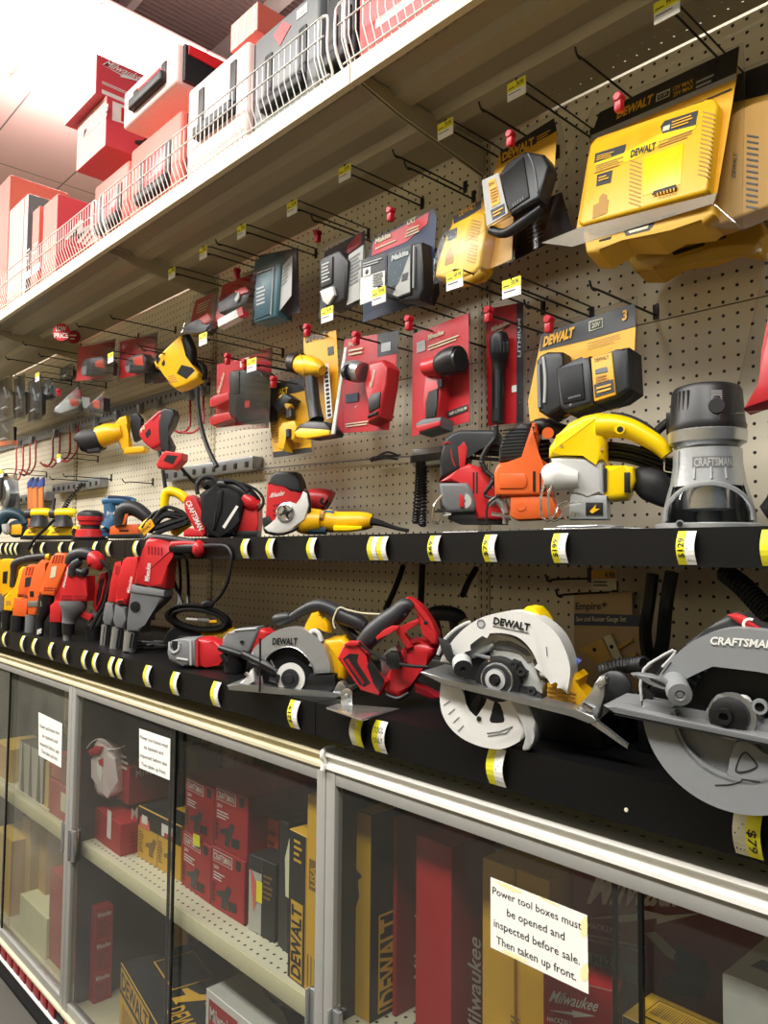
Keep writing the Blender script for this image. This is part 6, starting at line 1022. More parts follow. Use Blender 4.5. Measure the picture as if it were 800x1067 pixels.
one(t, 'hub', lambda m: (m.lathe(p(521, 708, -.003), p.n, [(0, .034), (.012, .033), (.014, .028)], 'black', 30), m.lathe(p(518, 708, .011), p.n, [(0, .024), (.003, .024), (.004, .022), (.004, .016)], ['steel', 'alu_bright', 'charcoal'], 28), m.lathe(p(517, 708, .014), p.n, [(0, .016), (.006, .015), (.007, .009), (.006, .007)], ['steel', 'light_grey', 'dark'], 24), m.lathe(p(517, 708, .02), p.n, [(0, .006), (.006, .0055)], 'steel_dark', 6)))
one(t, 'bearing_cover', lambda m: (m.poly(p, [(527, 692), (534, 687), (541, 690), (545, 697), (549, 700), (548, 706), (542, 706), (538, 716), (550, 716), (558, 721), (566, 726), (565, 733), (550, 731), (540, 724), (532, 716)], .012, 'black', .006, .003), *[m.lathe(p(x, y, .0065), p.n, [(0, .007), (.004, .006), (.004, .003), (.002, .002)], ['charcoal', 'charcoal', 'dark'], 14) for x, y in ((535, 693), (543, 700), (554, 720), (561, 728))]))
LA = spline([(459.5, 710), (458, 725), (460, 742), (467, 756), (480, 768.5), (495, 776), (510, 780), (522, 780.5), (533, 777), (545, 769), (550, 756), (549, 742), (542, 730), (530, 722)], 3)
one(t, 'lower_guard', lambda m: (m.poly(p, LA + [(508, 722), (505, 734), (498, 750.5), (493, 748), (487, 742), (483, 734), (481, 724), (481, 714), (470, 711)], .03, 'cast_white', .010, .004, 3),
    m.poly(p, [(472, 712), (516, 718), (508, 752), (480, 745)], .002, 'dark', .0), m.poly(p, [(486, 740), (495, 726), (502, 719), (498, 736), (494, 747)], .002, 'charcoal', .001), m.poly(p, spline([(515, 731), (521, 734), (525.5, 750), (522, 753), (512, 753), (510, 750)], 2), .0006, 'dark', .0103),  # dark plates standing in for the shade in the guard openings
    m.poly(p, spline([(534, 722), (547, 731), (555, 744), (557.5, 760), (555, 774), (551, 781.5), (544, 782), (546, 774), (548, 761), (543, 747), (531, 733)], 2), .034, 'light_grey', .016, .003, 3), limb(m, p, [(507, 764, .5), (520, 762.5, .5), (534, 757, .5), (527, 764, .5), (508, 767, .4)], 'grey', .0107, 6, 1), *[limb(m, p, [(462 + i * 5, 735 + i * 9, .4), (469 + i * 4.6, 730 + i * 8.6, .4)], 'grey', .0106, 6, 1) for i in range(4)], m.lathe(p(499, 749, .0105), p.n, [(0, .004), (.002, .003)], 'steel_dark', 10)))
one(t, 'shoe_plate', lambda m: (m.poly(p, [(437, 701), (440, 699.5), (470, 709), (600, 739.5), (618, 746), (622, 752), (612, 754), (596, 745.5), (464, 714.5)], .09, 'alu', .03, .0015), m.poly(p, [(596, 741), (602, 738), (613, 745), (654, 777), (654, 781), (618, 756)], .012, 'alu_bright', .028, .001)))
one(t, 'bevel_bracket', lambda m: (m.poly(p, [(603, 739), (606, 731), (612, 730), (615, 722), (619, 713), (624, 705), (630, 703.5), (633, 707), (629, 726), (622, 754), (612, 748)], .02, 'alu', .02, .003), m.poly(p, [(620, 712), (630, 705), (631.5, 713), (624, 718)], .014, 'alu_bright', .024, .002), limb(m, p, [(607, 734, 3), (617, 740, 3)], 'chrome', .025, 8, 1), m.lathe(p(640, 716, -.02), p.n, [(-.02, .02), (0, .022), (.004, .016), (.004, .003)], 'charcoal', 20)))
one(t, 'lift_lever', lambda m: (m.poly(p, [(456, 664.5), (464, 668), (468, 673), (470, 682), (478, 687), (484, 690), (482, 698), (474, 696), (465, 688), (459, 677)], .008, 'charcoal', .03, .002), m.lathe(p(481, 690, .03), (p.r * .5 - p.u * .4 + p.n).normalized(), [(0, .014), (.02, .0135), (.021, .004), (.019, .003)], ['light_grey', 'charcoal', 'dark'], 18)))
one(t, 'front_handle', lambda m: (limb(m, p, [(456, 682, 1.6), (462, 668, 1.6), (474, 656, 1.6), (485, 649.5, 1.6), (490, 648, 1.6)], 'light_grey', .004, 8), m.poly(p, [(458, 682), (463, 669), (475, 657.5), (486, 651), (480, 660), (468, 674)], .01, 'charcoal', -.004, .001)))
one(t, 'top_housing', lambda m: m.poly(p, [(543, 637), (548, 632), (556, 633.5), (562, 640), (567, 648), (555, 645)], .05, 'yellow_bright', -.01, .004))
one(t, 'cord_guard', lambda m: limb(m, p, [(597, 686, 3), (604, 691, 4)], 'violet_blue', -.03, 8, 1))
one(t, 'motor_body', lambda m: (m.poly(p, [(569, 712), (583, 714), (598, 702.5), (603, 708), (600, 718), (606, 723), (618, 730), (612, 736), (602, 739), (569, 731)], .06, 'yellow', -.006, .005), *[limb(m, p, [(570, 716 + i * 4, .9), (588, 719 + i * 4, .9), (600, 723 + i * 4, .9)], 'tan', -.004, 6) for i in range(4)]))
# ---------------------------------------------------------------- grey corded circular saw at the right edge
p = pl(768, 748, .874, 14)
t = T('circular_saw', 'large grey circular saw with white lettering, cut off by the right edge of the frame', 'power tool', P(768, 835, .92))
G = 'grey_saw'; cx, cy = 769, 748
def cp(r_, a): return (cx + r_ * math.cos(math.radians(a)), cy - r_ * math.sin(math.radians(a)))
UA = spline([(679, 716), (683, 708), (692, 696), (701, 685), (716, 672), (737, 660.5), (761, 655), (784, 656), (806, 660), (826, 669), (842, 684), (854, 704), (860, 728)], 3)
one(t, 'upper_guard', lambda m: (m.poly(p, UA + [(838, 740), (822, 714), (806, 705), (800, 702), (788.5, 694), (741, 688.6), (723, 696.5), (710, 710), (700, 722)], .05, G, .014, .006, 4), m.text(p.sh(.0147), 'CRAFTSMAN', (739, 671), (806, 675.5), (740.5, 663.5), 'white', .001, .03), limb(m, p, [(690, 702, .5), (699, 690, .5)], 'charcoal', .0145, 6, 1)))
one(t, 'blade_well', lambda m: m.poly(p, [(696, 722), (710, 710), (723, 696), (741, 688), (789, 693), (806, 704), (830, 720), (838, 748), (700, 748)], .02, 'charcoal', -.03))
def fan(m):
    m.ring(p(cx, 738, -.012), p.n, .05, .066, .01, 'grey', 10, 170, 26); m.ring(p(cx, 738, -.01), p.n, .062, .066, .006, G, 0, 180, 26)
    for a in range(16, 172, 11):
        c = math.cos(math.radians(a)); s_ = math.sin(math.radians(a)); e = p.r * c + p.u * s_; g = p.n.cross(e); m.box(p(cx, 738, -.009) + e * .049 - g * .003, e * .014, g * .006, p.n * .001, 'dark')
one(t, 'fan_cover', fan)
one(t, 'bearing_cover', lambda m: (m.poly(p, [(731, 750), (736, 738), (746, 730), (757, 727), (770, 729), (780, 733), (788, 731), (795, 735), (796, 744), (792, 752), (793, 764), (780, 772), (738, 770)], .02, G, .002, .005, 3), *[m.lathe(p(x, y, .0025), p.n, [(0, .0085), (.006, .008), (.006, .005), (.002, .004)], [G, G, 'dark'], 16) for x, y in ((792, 736), (752, 731))], limb(m, p, [(764, 727, 3), (776, 728, 4), (782, 732, 2)], 'light_grey', .002, 8)))
one(t, 'hub', lambda m: (m.lathe(p(763, 746, .002), p.n, [(0, .026), (.006, .025), (.006, .019)], ['steel', 'alu'], 28), m.lathe(p(760, 746, .008), p.n, [(0, .021), (.01, .020), (.012, .015), (.012, .009)], ['charcoal', 'black', 'black'], 24), m.lathe(p(755.5, 745.5, .018), p.n, [(0, .009), (.012, .0085), (.012, .005), (.006, .004)], ['black', 'black', 'dark'], 12)))
rk = px2m(cx, cy, .874)
def lowg(m):
    m.ring(p(cx, cy, .012), p.n, 64 * rk, 97 * rk, .03, G, 176, 364, 44, .005); m.ring(p(cx, cy, .012), p.n, 62 * rk, 67 * rk, .012, G, 178, 362, 36, .002)
    m.ring(p(cx, cy, .002), p.n, 20 * rk, 65 * rk, .006, 'grey_tool', 176, 364, 36)
    m.poly(p, spline([(756, 812), (759, 798), (763, 778), (769, 771), (778, 770), (787, 776), (800, 791), (812, 800), (806, 812), (780, 818)], 2), .014, G, .012, .004, 3)
    m.poly(p, spline([(766.5, 803), (771, 789), (775, 784.5), (779, 785.5), (788, 796), (787, 800), (776, 804)], 2), .0006, 'grey_tool', .0123); limb(m, p, spline([(766.5, 803), (771, 789), (775, 784.5), (779, 785.5), (788, 796), (787, 800), (776, 804), (766.5, 803)], 1), 'charcoal', .0122, 6, 2) if 0 else None
    m.tube(p.pts([(766.5, 803), (771, 789), (775, 784.5), (779, 785.5), (788, 796), (787, 800), (776, 804)], .0124), .0009, 'charcoal', 6, 3, closed=True)
    limb(m, p, [(745, 818, .7), (760, 817.5, .7), (772, 814, .7), (774, 812, .7), (792, 815, .7)], 'charcoal', .0122, 6)
one(t, 'lower_guard', lowg)
one(t, 'shoe_plate', lambda m: (m.poly(p, [(628, 735), (640, 736.5), (860, 781), (860, 788), (640, 743)], .1, 'grey_tool', .03, .0015), m.poly(p, [(640, 743.4), (860, 788.2), (860, 789.5), (640, 745)], .09, 'dark', .029)))
one(t, 'lift_lever', lambda m: (m.poly(p, [(656, 702), (662, 701.5), (676, 703), (690, 708), (704, 712), (703, 719), (696, 722), (690, 718), (676, 710), (660, 706)], .012, 'grey', .034, .003), m.poly(p, [(676, 706), (690, 711), (696, 716), (690, 715), (678, 709)], .002, 'dark', .0345), m.lathe(p(707, 721, .034), (p.r * .35 - p.u * .25 + p.n * .9).normalized(), [(-.03, .013), (0, .0135), (.008, .013), (.009, .006), (.007, .004), (.0085, .003)], G, 20)))
one(t, 'front_handle', lambda m: (limb(m, p, [(669, 730, 1.5), (667, 714, 1.5), (671, 697, 1.5), (684, 687, 1.5), (701, 677.5, 1.5), (702, 682, 1.5), (690, 695, 1.5)], 'light_grey', .0, 8, 2), m.poly(p, [(669, 712), (672, 698), (685, 689), (700, 680), (688, 696), (676, 712)], .008, 'black', -.003, .001), m.poly(p, [(667, 714), (680, 724), (674, 740), (668, 736)], .01, 'black', -.004, .001)))
one(t, 'motor_body', lambda m: (m.poly(p, [(712, 672), (735, 656), (757, 641), (771, 641), (784, 651), (830, 664), (830, 690), (730, 690)], .07, 'charcoal', -.022, .008, 3), m.poly(p, [(757, 641), (764, 639.5), (772, 642), (786, 651), (796, 657), (789, 658), (776, 653), (766, 648)], .02, 'red', -.016, .003), m.ring(p(781, 651, -.0155), p.n, .005, .008, .001, 'white', 60, 320, 14)))
# wooden riser edge and black riser blocks that prop up the two big saws
m = MB(); m.abox(-.735, -.60, LOW + .08, 1.2, ZLOW + .0005, ZLOW + .05, 'black_shelf', .003); m.thing('riser_block', 'black block under the shoe of the big pale grey circular saw', 'riser')
m = MB(); m.abox(-.565, -.33, LOW + .12, 1.2, ZLOW + .0005, ZLOW + .085, 'black_shelf', .003); m.thing('riser_block', 'black block under the grey circular saw at the right edge', 'riser')
# ---------------------------------------------------------------- hung on the wall behind the lower shelf
p = pl(630, 640, 1.36)
t = T('gauge_set', 'tan carded saw and router gauge set hanging behind the two big circular saws', 'hanging pack', p(630, 720))
mat('card_tan', 'b79d78', .7)
one(t, 'header_card', lambda m: (m.poly(p, [(598, 617), (658, 617), (659, 640), (668, 641), (668, 653), (668, 722), (598, 718)], .003, 'card_tan', .0), m.poly(p, [(598, 639), (668, 641), (668, 653), (598, 651.5)], .0008, 'navy', .001), m.text(p.sh(.001), 'Empire', (599.5, 635), (626, 635), (599.5, 628), 'black', .001, .03), limb(m, p, [(627, 630, 1), (632, 630, 1)], 'black', .001, 6, 1), limb(m, p, [(629.5, 627.5, 1), (629.5, 632.5, 1)], 'black', .001, 6, 1), m.text(p.sh(.0012), 'Saw and Router Gauge Set', (600, 647.2), (652, 647.5), (600, 642.5), 'label', .001)))
one(t, 'square_gauge', lambda m: (m.poly(p, [(603, 676), (627, 665), (644, 700), (636, 704)], .004, 'kraft', .006, .0005), m.poly(p, [(628, 664), (636, 661), (652, 694), (644, 699)], .004, 'label', .008, .0005), m.poly(p, [(643, 673), (658, 665), (659, 668), (644, 677)], .004, 'kraft', .007), m.poly(p, [(648, 687), (662, 680), (663, 683), (649, 691)], .004, 'kraft', .007), m.lathe(p(619, 677, .007), p.n, [(0, .004), (.0008, .003)], 'dark', 12), m.lathe(p(637, 674, .009), p.n, [(0, .004), (.0008, .003)], 'dark', 12)), 'flat tan gauge plates')
# ================================================================= price tags clipped to the fronts of the black shelves
def price(x, d, z0, z1, label, txt=None, w=.027, flip=False, up=True):
    c = P(x, 600 if d == MID else 760, d); c = V((c.x, d, 0)); m = MB(); n = 7; h = z1 - z0
    def pt(u, f, o=0): return V((c.x + u * w, d - .0012 - .009 * math.sin(math.pi * f) - o, z0 + h * f))
    for (u0, u1, mt) in ((-.5, -.02, 'tag_yellow' if not flip else 'label'), (-.02, .5, 'paper' if not flip else 'tag_yellow')):
        for k in range(n):
            m.raw([pt(u0, k / n), pt(u1, k / n), pt(u1, (k + 1) / n), pt(u0, (k + 1) / n)], [(0, 1, 2, 3)], mt)
            m.raw([pt(u0, k / n, -.0011), pt(u1, k / n, -.0011), pt(u1, (k + 1) / n, -.0011), pt(u0, (k + 1) / n, -.0011)], [(3, 2, 1, 0)], mt)
    if txt:
        vs, fs = text_mesh(txt, .01)
        if txt == 'TOOL':
            for wd, f0 in (('TOOL', .62), ('ONLY', .30)):
                vs, fs = text_mesh(wd, .0); m.raw([pt(-.4 + .8 * v[0], f0 + .18 * v[1] + .04 * v[0], .0006) for v in vs], fs, 'black')
        elif flip: m.raw([pt(.02 + .3 * v[1] + .05, .62 - .5 * v[0], .0006) for v in vs], fs, 'black')
        else: m.raw([pt(-.08 - .32 * v[1], .2 + .6 * v[0], .0006) for v in vs], fs, 'black')
    for k in range(3):
        u = .08 + .13 * k + (-.5 if flip else 0); m.raw([pt(u, .12, .0004), pt(u + .05, .12, .0004), pt(u + .05, .5 + .1 * k, .0004), pt(u, .5 + .1 * k, .0004)], [(0, 1, 2, 3)], 'charcoal')
    return m.thing('price_tag', label, 'price tag', 'price tags on the black shelves')
z0, z1 = ZMID - .0535, ZMID - .005
left = ['first', 'second', 'third', 'fourth', 'fifth', 'sixth', 'seventh', 'eighth', 'ninth', 'tenth', 'eleventh', 'twelfth', 'thirteenth']
for i, x in enumerate((1, 7, 12, 17, 34, 44.5, 63.5, 75, 99.5, 113.5, 142)): price(x, MID, z0, z1, f'price tag on the upper black shelf edge, {left[i]} from the left frame edge', None, .024)
for x, tx, w in [(256.5, None, 'below the black dust bag'), (283, None, 'below the red planer'), (326, None, 'below the yellow angle grinder'), (390, None, 'below the grinder cord, left of a pair'), (400, None, 'below the grinder cord, right of a pair'), (454, '$69', 'below the red jigsaw'), (512, '$79', 'below the orange jigsaw'), (585, '$199', 'below the yellow jigsaw'), (717, '$129', 'below the silver router'), (806, None, 'at the right frame edge beside the router')]:
    price(x, MID, z0, z1, 'price tag on the upper black shelf edge ' + w, tx)
z0, z1 = ZLOW - .0575, ZLOW - .005
for i, x in enumerate((2.7, 22, 34.5, 52, 68, 87.5, 99, 116, 124)): price(x, LOW, z0, z1, f'price tag on the lower black shelf edge, {left[i]} from the left frame edge', None, .024)
for x, tx, fl, w in [(154, None, 0, 'below the coiled black cord'), (183, None, 0, 'below the grey end of the die grinder'), (226, None, 0, 'left of the small circular saw'), (308, '$219', 0, 'below the white-ringed hub of the small saw'), (374, None, 1, 'under the red saw shoe plate'), (398, 'TOOL', 0, 'with handwritten TOOL ONLY'), (519, None, 0, 'below the big pale circular saw'), (779, '$79', 1, 'below the grey circular saw, reading $79')]:
    price(x, LOW, z0, z1 if x != 779 else z1, 'price tag on the lower black shelf edge ' + w, tx, .03, bool(fl))
m = MB(); m.lathe(P(652.5, 844, LOW - .0005), (0, -1, 0), [(0, .0028), (.0012, .0024), (.0015, .001)], 'label', 12); m.thing('dot_sticker', 'tiny pale round sticker on the lower black shelf edge between the big saws', 'sticker')
# ================================================================= cartons: in the cabinets and on the top shelf
mat('pale_pink', 'f2cfca', .5); mat('pink_card', 'e2a8a0', .55); mat('salmon', 'd96a5a', .5); mat('yellow_dim', 'c99a2c', .55); mat('red_box', 'a3151f', .5); mat('brown_card', '7b5a2e', .6); mat('print_red', '7c0f18', .5); mat('black_box', '17181a', .5); mat('milk', 'dcd6d2', .5)  # pale_pink: glare whitening of box fronts put into the colour
ZBOT = ZDB - .012
def carton(label, A, B, top, dep, mats, z=None, d=None, yaw=0, draw=None, side=None, lid=None, cat='box', name='carton', group=None, bev=.0015, sz=None, hh=None):
    """A, B = pixels of the front bottom corners (on the level z, or on the distance d), top = pixel height of the top at A.
    mats = (front, right side, top)"""
    if d is None: a, b = PZ(*A, z), PZ(*B, z)
    else:
        a = P(*A, d); q0 = PL(a, yaw); b = q0(*B)
        if z is not None: a.z = b.z = z
        else: b.z = a.z
    r = b - a; r.z = 0; p = PL(a, r=r, u=(0, 0, 1)); h = hh or (p(A[0], top) - a).dot(p.u); w = r.length; e = -p.n * dep
    t = T(name, label, cat, a + r / 2 + e / 2, group)
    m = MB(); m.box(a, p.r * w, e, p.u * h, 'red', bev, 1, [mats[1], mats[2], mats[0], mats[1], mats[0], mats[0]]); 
    if draw:
        if sz: p.sx, p.sy = w / sz[0], h / sz[1]
        draw(m, p); p.sx = p.sy = 1
    if side:
        ps = PL(b, r=e, u=(0, 0, 1)); side(m, ps, w, dep, h)
    if lid:
        pt = PL(a + p.u * h, r=r, u=e); lid(m, pt, w, dep)
    m.build('printed_box', t)
    return t
def U(m, p, L, mt, off=.0007): m.raw([p.uv(x, y, off) for x, y in L], [tuple(range(len(L)))], mt)
def TX(m, p, st, x, y, w, h, mt, off=.0012, up=False, bold=.012, lean=0):
    """lettering in plane coordinates; up = read bottom to top"""
    if up: m.text3(st, p.uv(x, y, off), p.u * w * p.sy, -p.r * h * p.sx, mt, bold, lean)
    else: m.text3(st, p.uv(x, y, off), p.r * w * p.sx, p.u * h * p.sy, mt, bold, lean)
def LN(m, p, x, y, w, h, n, mt, off=.0012, rag=.35):
    for i in range(n):
        k = w * (1 - rag * random.random()); yy = y + h - h * (i + 1) / n; U(m, p, [(x, yy), (x + k, yy), (x + k, yy + h / n * .45), (x, yy + h / n * .45)], mt, off)
def bolt(m, p, x, y, w, h, mt, off=.0012): U(m, p, [(x, y + h * .7), (x + w * .55, y + h * .6), (x + w * .52, y + h), (x + w, y + h * .75), (x + w * .45, y + h * .05), (x + w * .5, y + h * .42)], mt, off)
def toolpic(m, p, x, y, s, mt, off=.0012):
    """printed drill silhouette"""
    U(m, p, [(x, y + .55 * s), (x + .55 * s, y + .75 * s), (x + .7 * s, y + s), (x + .95 * s, y + .9 * s), (x + .8 * s, y + .55 * s), (x + .6 * s, y + .1 * s), (x + .7 * s, y), (x + .3 * s, y), (x + .35 * s, y + .4 * s), (x, y + .4 * s)], mt, off)
# ---------------------------------------------------------------- middle cabinet, inner shelf
def cman(m, p):
    W = .185; TX(m, p, 'CRAFTSMAN', .016, .166, .095, .022, 'milk'); U(m, p, [(.01, .158), (.118, .158), (.118, .196), (.01, .196)], 'milk', .0004); U(m, p, [(.0125, .1605), (.1155, .1605), (.1155, .1935), (.0125, .1935)], 'red_box', .0008)
    U(m, p, [(.14, .165), (.16, .165), (.165, .175), (.165, .196), (.138, .196), (.138, .172)], 'black_box', .0008)
    TX(m, p, '20V', .015, .135, .03, .012, 'milk'); LN(m, p, .015, .1, .07, .03, 3, 'milk'); toolpic(m, p, .035, .015, .085, 'charcoal', .0008); U(m, p, [(.1, .02), (.145, .025), (.145, .055), (.1, .05)], 'black_box', .0014); U(m, p, [(.008, .02), (.025, .02), (.025, .09), (.008, .09)], 'print_red', .0008); LN(m, p, .01, .025, .012, .06, 4, 'black_box')
for k, (A, B, tp, lab) in enumerate([((189, 921), (219, 943), 864, 'red tool box at the lower left of the four alike, a yellow sticker on it'), ((219.5, 943.5), (254, 965), 880, 'red tool box at the lower right of the four alike'), ]):
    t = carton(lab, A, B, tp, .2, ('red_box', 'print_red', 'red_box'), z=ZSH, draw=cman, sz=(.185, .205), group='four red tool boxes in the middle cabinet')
    o = t.location.copy(); 
    U2 = carton(lab.replace('lower', 'upper').replace(', a yellow sticker on it', ''), A, B, tp, .2, ('red_box', 'print_red', 'red_box'), z=ZSH, draw=cman, sz=(.185, .205), group='four red tool boxes in the middle cabinet')
    h = (PL(PZ(*A, ZSH))(A[0], tp) - PZ(*A, ZSH)).z; U2.location.z += h + .001; U2.location.y += .006
p = plz(219, 943, ZSH); m = MB(); m.poly(p, [(201, 868), (208, 871), (208, 883), (201, 880)], .0005, 'tag_yellow', .003); m.thing('sticker', 'yellow price sticker on the lower left red tool box', 'sticker')
def dewfront(m, p):
    w = .30; U(m, p, [(0, .135), (w, .135), (w, .21), (0, .21)], 'black_box'); U(m, p, [(.01, .13), (.09, .13), (.08, .17), (.02, .175)], 'salmon', .0012); U(m, p, [(.03, .15), (.07, .15), (.07, .185), (.03, .185)], 'milk', .0016); U(m, p, [(.17, .14), (.26, .14), (.26, .19), (.17, .19)], 'milk', .0012); U(m, p, [(.19, .14), (.26, .14), (.26, .158), (.19, .158)], 'red_box', .0016)
    toolpic(m, p, .06, .03, .08, 'brown_card'); toolpic(m, p, .19, .03, .08, 'brown_card'); LN(m, p, .01, .03, .035, .09, 8, 'brown_card'); LN(m, p, .15, .03, .03, .09, 8, 'brown_card'); U(m, p, [(.142, 0), (.145, 0), (.145, .135), (.142, .135)], 'brown_card')
carton('yellow and black tool box with printed drills, left of the four red boxes', (143, 892), (188, 919), 838, .2, ('yellow_dim', 'yellow_dim', 'black_box'), z=ZSH, draw=dewfront, sz=(.3, .215), lid=lambda m, p, w, d: U(m, p, [(.1, .06), (.28, .06), (.28, .15), (.1, .15)], 'yellow_dim'))
carton('tall narrow yellow and black box behind the yellow and black drill box', (172, 850), (182, 856), 800, .07, ('black_box', 'yellow_dim', 'yellow_dim'), z=ZSH, d=1.25, draw=lambda m, p: TX(m, p, 'DEWALT', .045, .15, .16, .03, 'yellow_dim', up=True))
carton('brown carton standing behind the tall narrow yellow and black box', (186, 850), (204, 860), 778, .08, ('brown_card', 'brown_card', 'brown_card'), z=ZSH, d=1.28)
carton('red box standing on the shelf left, with a white label strip', (94, 870), (125, 893), 838, .22, ('red_box', 'red_box', 'red_box'), z=ZSH, draw=lambda m, p: (U(m, p, [(.13, .03), (.16, .03), (.16, .11), (.13, .11)], 'milk'), LN(m, p, .02, .02, .06, .08, 6, 'print_red')), side=lambda m, p, w, d, h: (TX(m, p, 'Milwaukee', .03, .1, .12, .03, 'milk'), LN(m, p, .03, .02, .13, .05, 4, 'print_red')))
t = carton('dark red box topmost at the left of the inner shelf, behind the white carrier bag', (121, 832), (134, 836), 793, .14, ('red_box', 'print_red', 'red_box'), d=1.06, draw=lambda m, p: LN(m, p, .02, .1, .06, .05, 3, 'milk'), side=lambda m, p, w, d, h: TX(m, p, 'Milwaukee', .02, .08, .1, .02, 'milk'))
carton('pinkish grey carton behind the dark red box', (140, 832), (151, 838), 797, .1, ('pink_card', 'card_grey', 'pink_card'), z=ZSH, d=1.2)
# white carrier bag
mat('bag_film', 'e2cfce', .35, bump=.4, scale=40)
p = pl(105, 800, 1.0, 40); m = MB(); m.poly(p, [(96, 776), (102, 774), (110, 778), (118, 784), (121, 800), (123, 826), (112, 832), (99, 829), (95, 810)], .05, 'bag_film', .0, .02, 4, sm=2)
m.poly(p, [(90, 783), (98, 778), (106, 779), (103, 787), (94, 789)], .03, 'red_box', .012, .008, 3); m.poly(p, [(102, 792), (107, 790), (107, 799), (103, 797)], .004, 'red', .003, .001); m.poly(p, [(101, 786), (104, 787), (107, 806), (105, 816), (101, 806)], .004, 'white', .002, .001)
m.tube(p.pts([(90, 780), (96, 773), (104, 770), (112, 774), (116, 780)], .0), .0018, 'bag_film', 6, 4); m.tube(p.pts([(112, 781), (122, 780), (130, 777)], .0), .0022, 'white', 6, 3); m.thing('carrier_bag', 'white and red carrier bag slumped on the boxes at the left of the inner shelf', 'bag')
def bd(m, p):
    U(m, p, [(0, .13), (.055, .13), (.055, .215), (0, .215)], 'milk'); U(m, p, [(.055, .1), (.145, .1), (.145, .215), (.055, .215)], 'salmon'); toolpic(m, p, .004, .15, .04, 'charcoal', .0012); LN(m, p, .065, .12, .06, .07, 4, 'print_red'); U(m, p, [(0, .0), (.145, 0), (.145, .1), (.055, .1), (.055, .13), (0, .13)], 'black_box')
carton('orange, white and black tool box standing behind the patterned box', (261, 940), (289, 958), 843, .16, ('card_dark', 'card_dark', 'card_dark'), z=ZSH, d=1.1, sz=(.13, .3), draw=lambda m, p: (U(m, p, [(.0, .15), (.06, .15), (.06, .3), (0, .3)], 'milk'), U(m, p, [(.06, .14), (.13, .14), (.13, .3), (.06, .3)], 'orange_card'), toolpic(m, p, .008, .2, .05, 'charcoal', .0012), LN(m, p, .068, .16, .05, .12, 4, 'print_red')))
carton('grey and black patterned box with a yellow sticker, right of the red tool boxes', (258, 968), (286, 983), 889, .15, ('card_grey', 'card_dark', 'card_dark'), z=ZSH, sz=(.14, .235), draw=lambda m, p: (U(m, p, [(.07, 0), (.14, 0), (.14, .235), (.07, .235)], 'black_box'), U(m, p, [(.01, .2), (.06, .13), (.03, .06), (.02, .12)], 'salmon'), U(m, p, [(0, .19), (.07, .19), (.07, .235), (0, .235)], 'charcoal', .001), U(m, p, [(.045, .1), (.075, .1), (.075, .165), (.045, .165)], 'tag_yellow', .0016), LN(m, p, .08, .12, .05, .08, 5, 'brown_card')))
carton('thin black box between the patterned box and the tall black and yellow box', (289, 985), (299, 994), 852, .16, ('black_box', 'charcoal', 'black_box'), z=ZSH, draw=lambda m, p: U(m, p, [(.035, .12), (.05, .12), (.05, .25), (.03, .2)], 'label'))
carton('tall black box with large upright yellow lettering at the right end of the inner shelf', (299, 1017), (317, 1031), 862, .2, ('black_box', 'yellow_dim', 'yellow_dim'), z=ZSH, draw=lambda m, p: (U(m, p, [(.012, .005), (.055, .005), (.055, .16), (.012, .16)], 'kraft_yellow'), TX(m, p, 'DEWALT', .05, .012, .14, .034, 'black_box', .0014, up=True, bold=.03), LN(m, p, .02, .24, .03, .05, 4, 'kraft_yellow')))
carton('tall yellow box beside the tall black box, nearest the cabinet post', (317.5, 1031), (332, 1042), 826, .2, ('kraft_yellow', 'kraft_yellow', 'kraft_yellow'), z=ZSH, draw=lambda m, p: (U(m, p, [(.01, .2), (.04, .2), (.04, .26), (.01, .26)], 'brown_card'), TX(m, p, 'USA', .035, .208, .04, .02, 'kraft_yellow', .0014, up=True), [LN(m, p, .008 + i * .012, .01, .003, .14, 1, 'brown_card', rag=.3) for i in range(4)]))
carton('kraft carton with a printed tool, high at the back of the middle cabinet', (236, 812), (262, 825), 780, .08, ('brown_card', 'brown_card', 'brown_card'), d=1.28, z=ZSH, sz=(.3, .3), draw=lambda m, p: (toolpic(m, p, .03, .19, .1, 'charcoal'), toolpic(m, p, .16, .19, .1, 'charcoal')))
carton('dark red box with a white bolt, high at the back of the middle cabinet', (276, 838), (312, 850), 806, .08, ('print_red', 'print_red', 'red_box'), d=1.26, z=ZSH, sz=(.2, .3), draw=lambda m, p: bolt(m, p, .03, .2, .1, .06, 'milk'))
# ---------------------------------------------------------------- middle cabinet, bottom
dr = PZ(97, 1047, ZBOT).y
for i, lab in enumerate(('bottom', 'middle', 'top')):
    carton(lab + ' red box of the stack of three at the cabinet floor', (76, 1024), (97, 1047), 0, .055, ('red_box', 'red_box', 'red_box'), d=dr, z=ZBOT + i * .0925, hh=.092, side=lambda m, p, w, d, h: (LN(m, p, .006, .01, .04, .05, 5, 'print_red'), TX(m, p, 'Milwaukee', .006, .065, .042, .014, 'milk')))
carton('tall black box with upright yellow lettering behind the black and yellow tool box', (113, 1020), (152, 1040), 915, .08, ('black_box', 'black_box', 'black_box'), d=1.2, z=ZBOT, sz=(.28, .45), draw=lambda m, p: (TX(m, p, 'DEWALT', .11, .22, .2, .03, 'yellow_dim', up=True), U(m, p, [(.16, .25), (.25, .25), (.25, .38), (.16, .38)], 'charcoal'), U(m, p, [(.163, .253), (.247, .253), (.247, .377), (.163, .377)], 'black_box', .001), U(m, p, [(.02, .12), (.07, .12), (.07, .24), (.02, .24)], 'charcoal')))
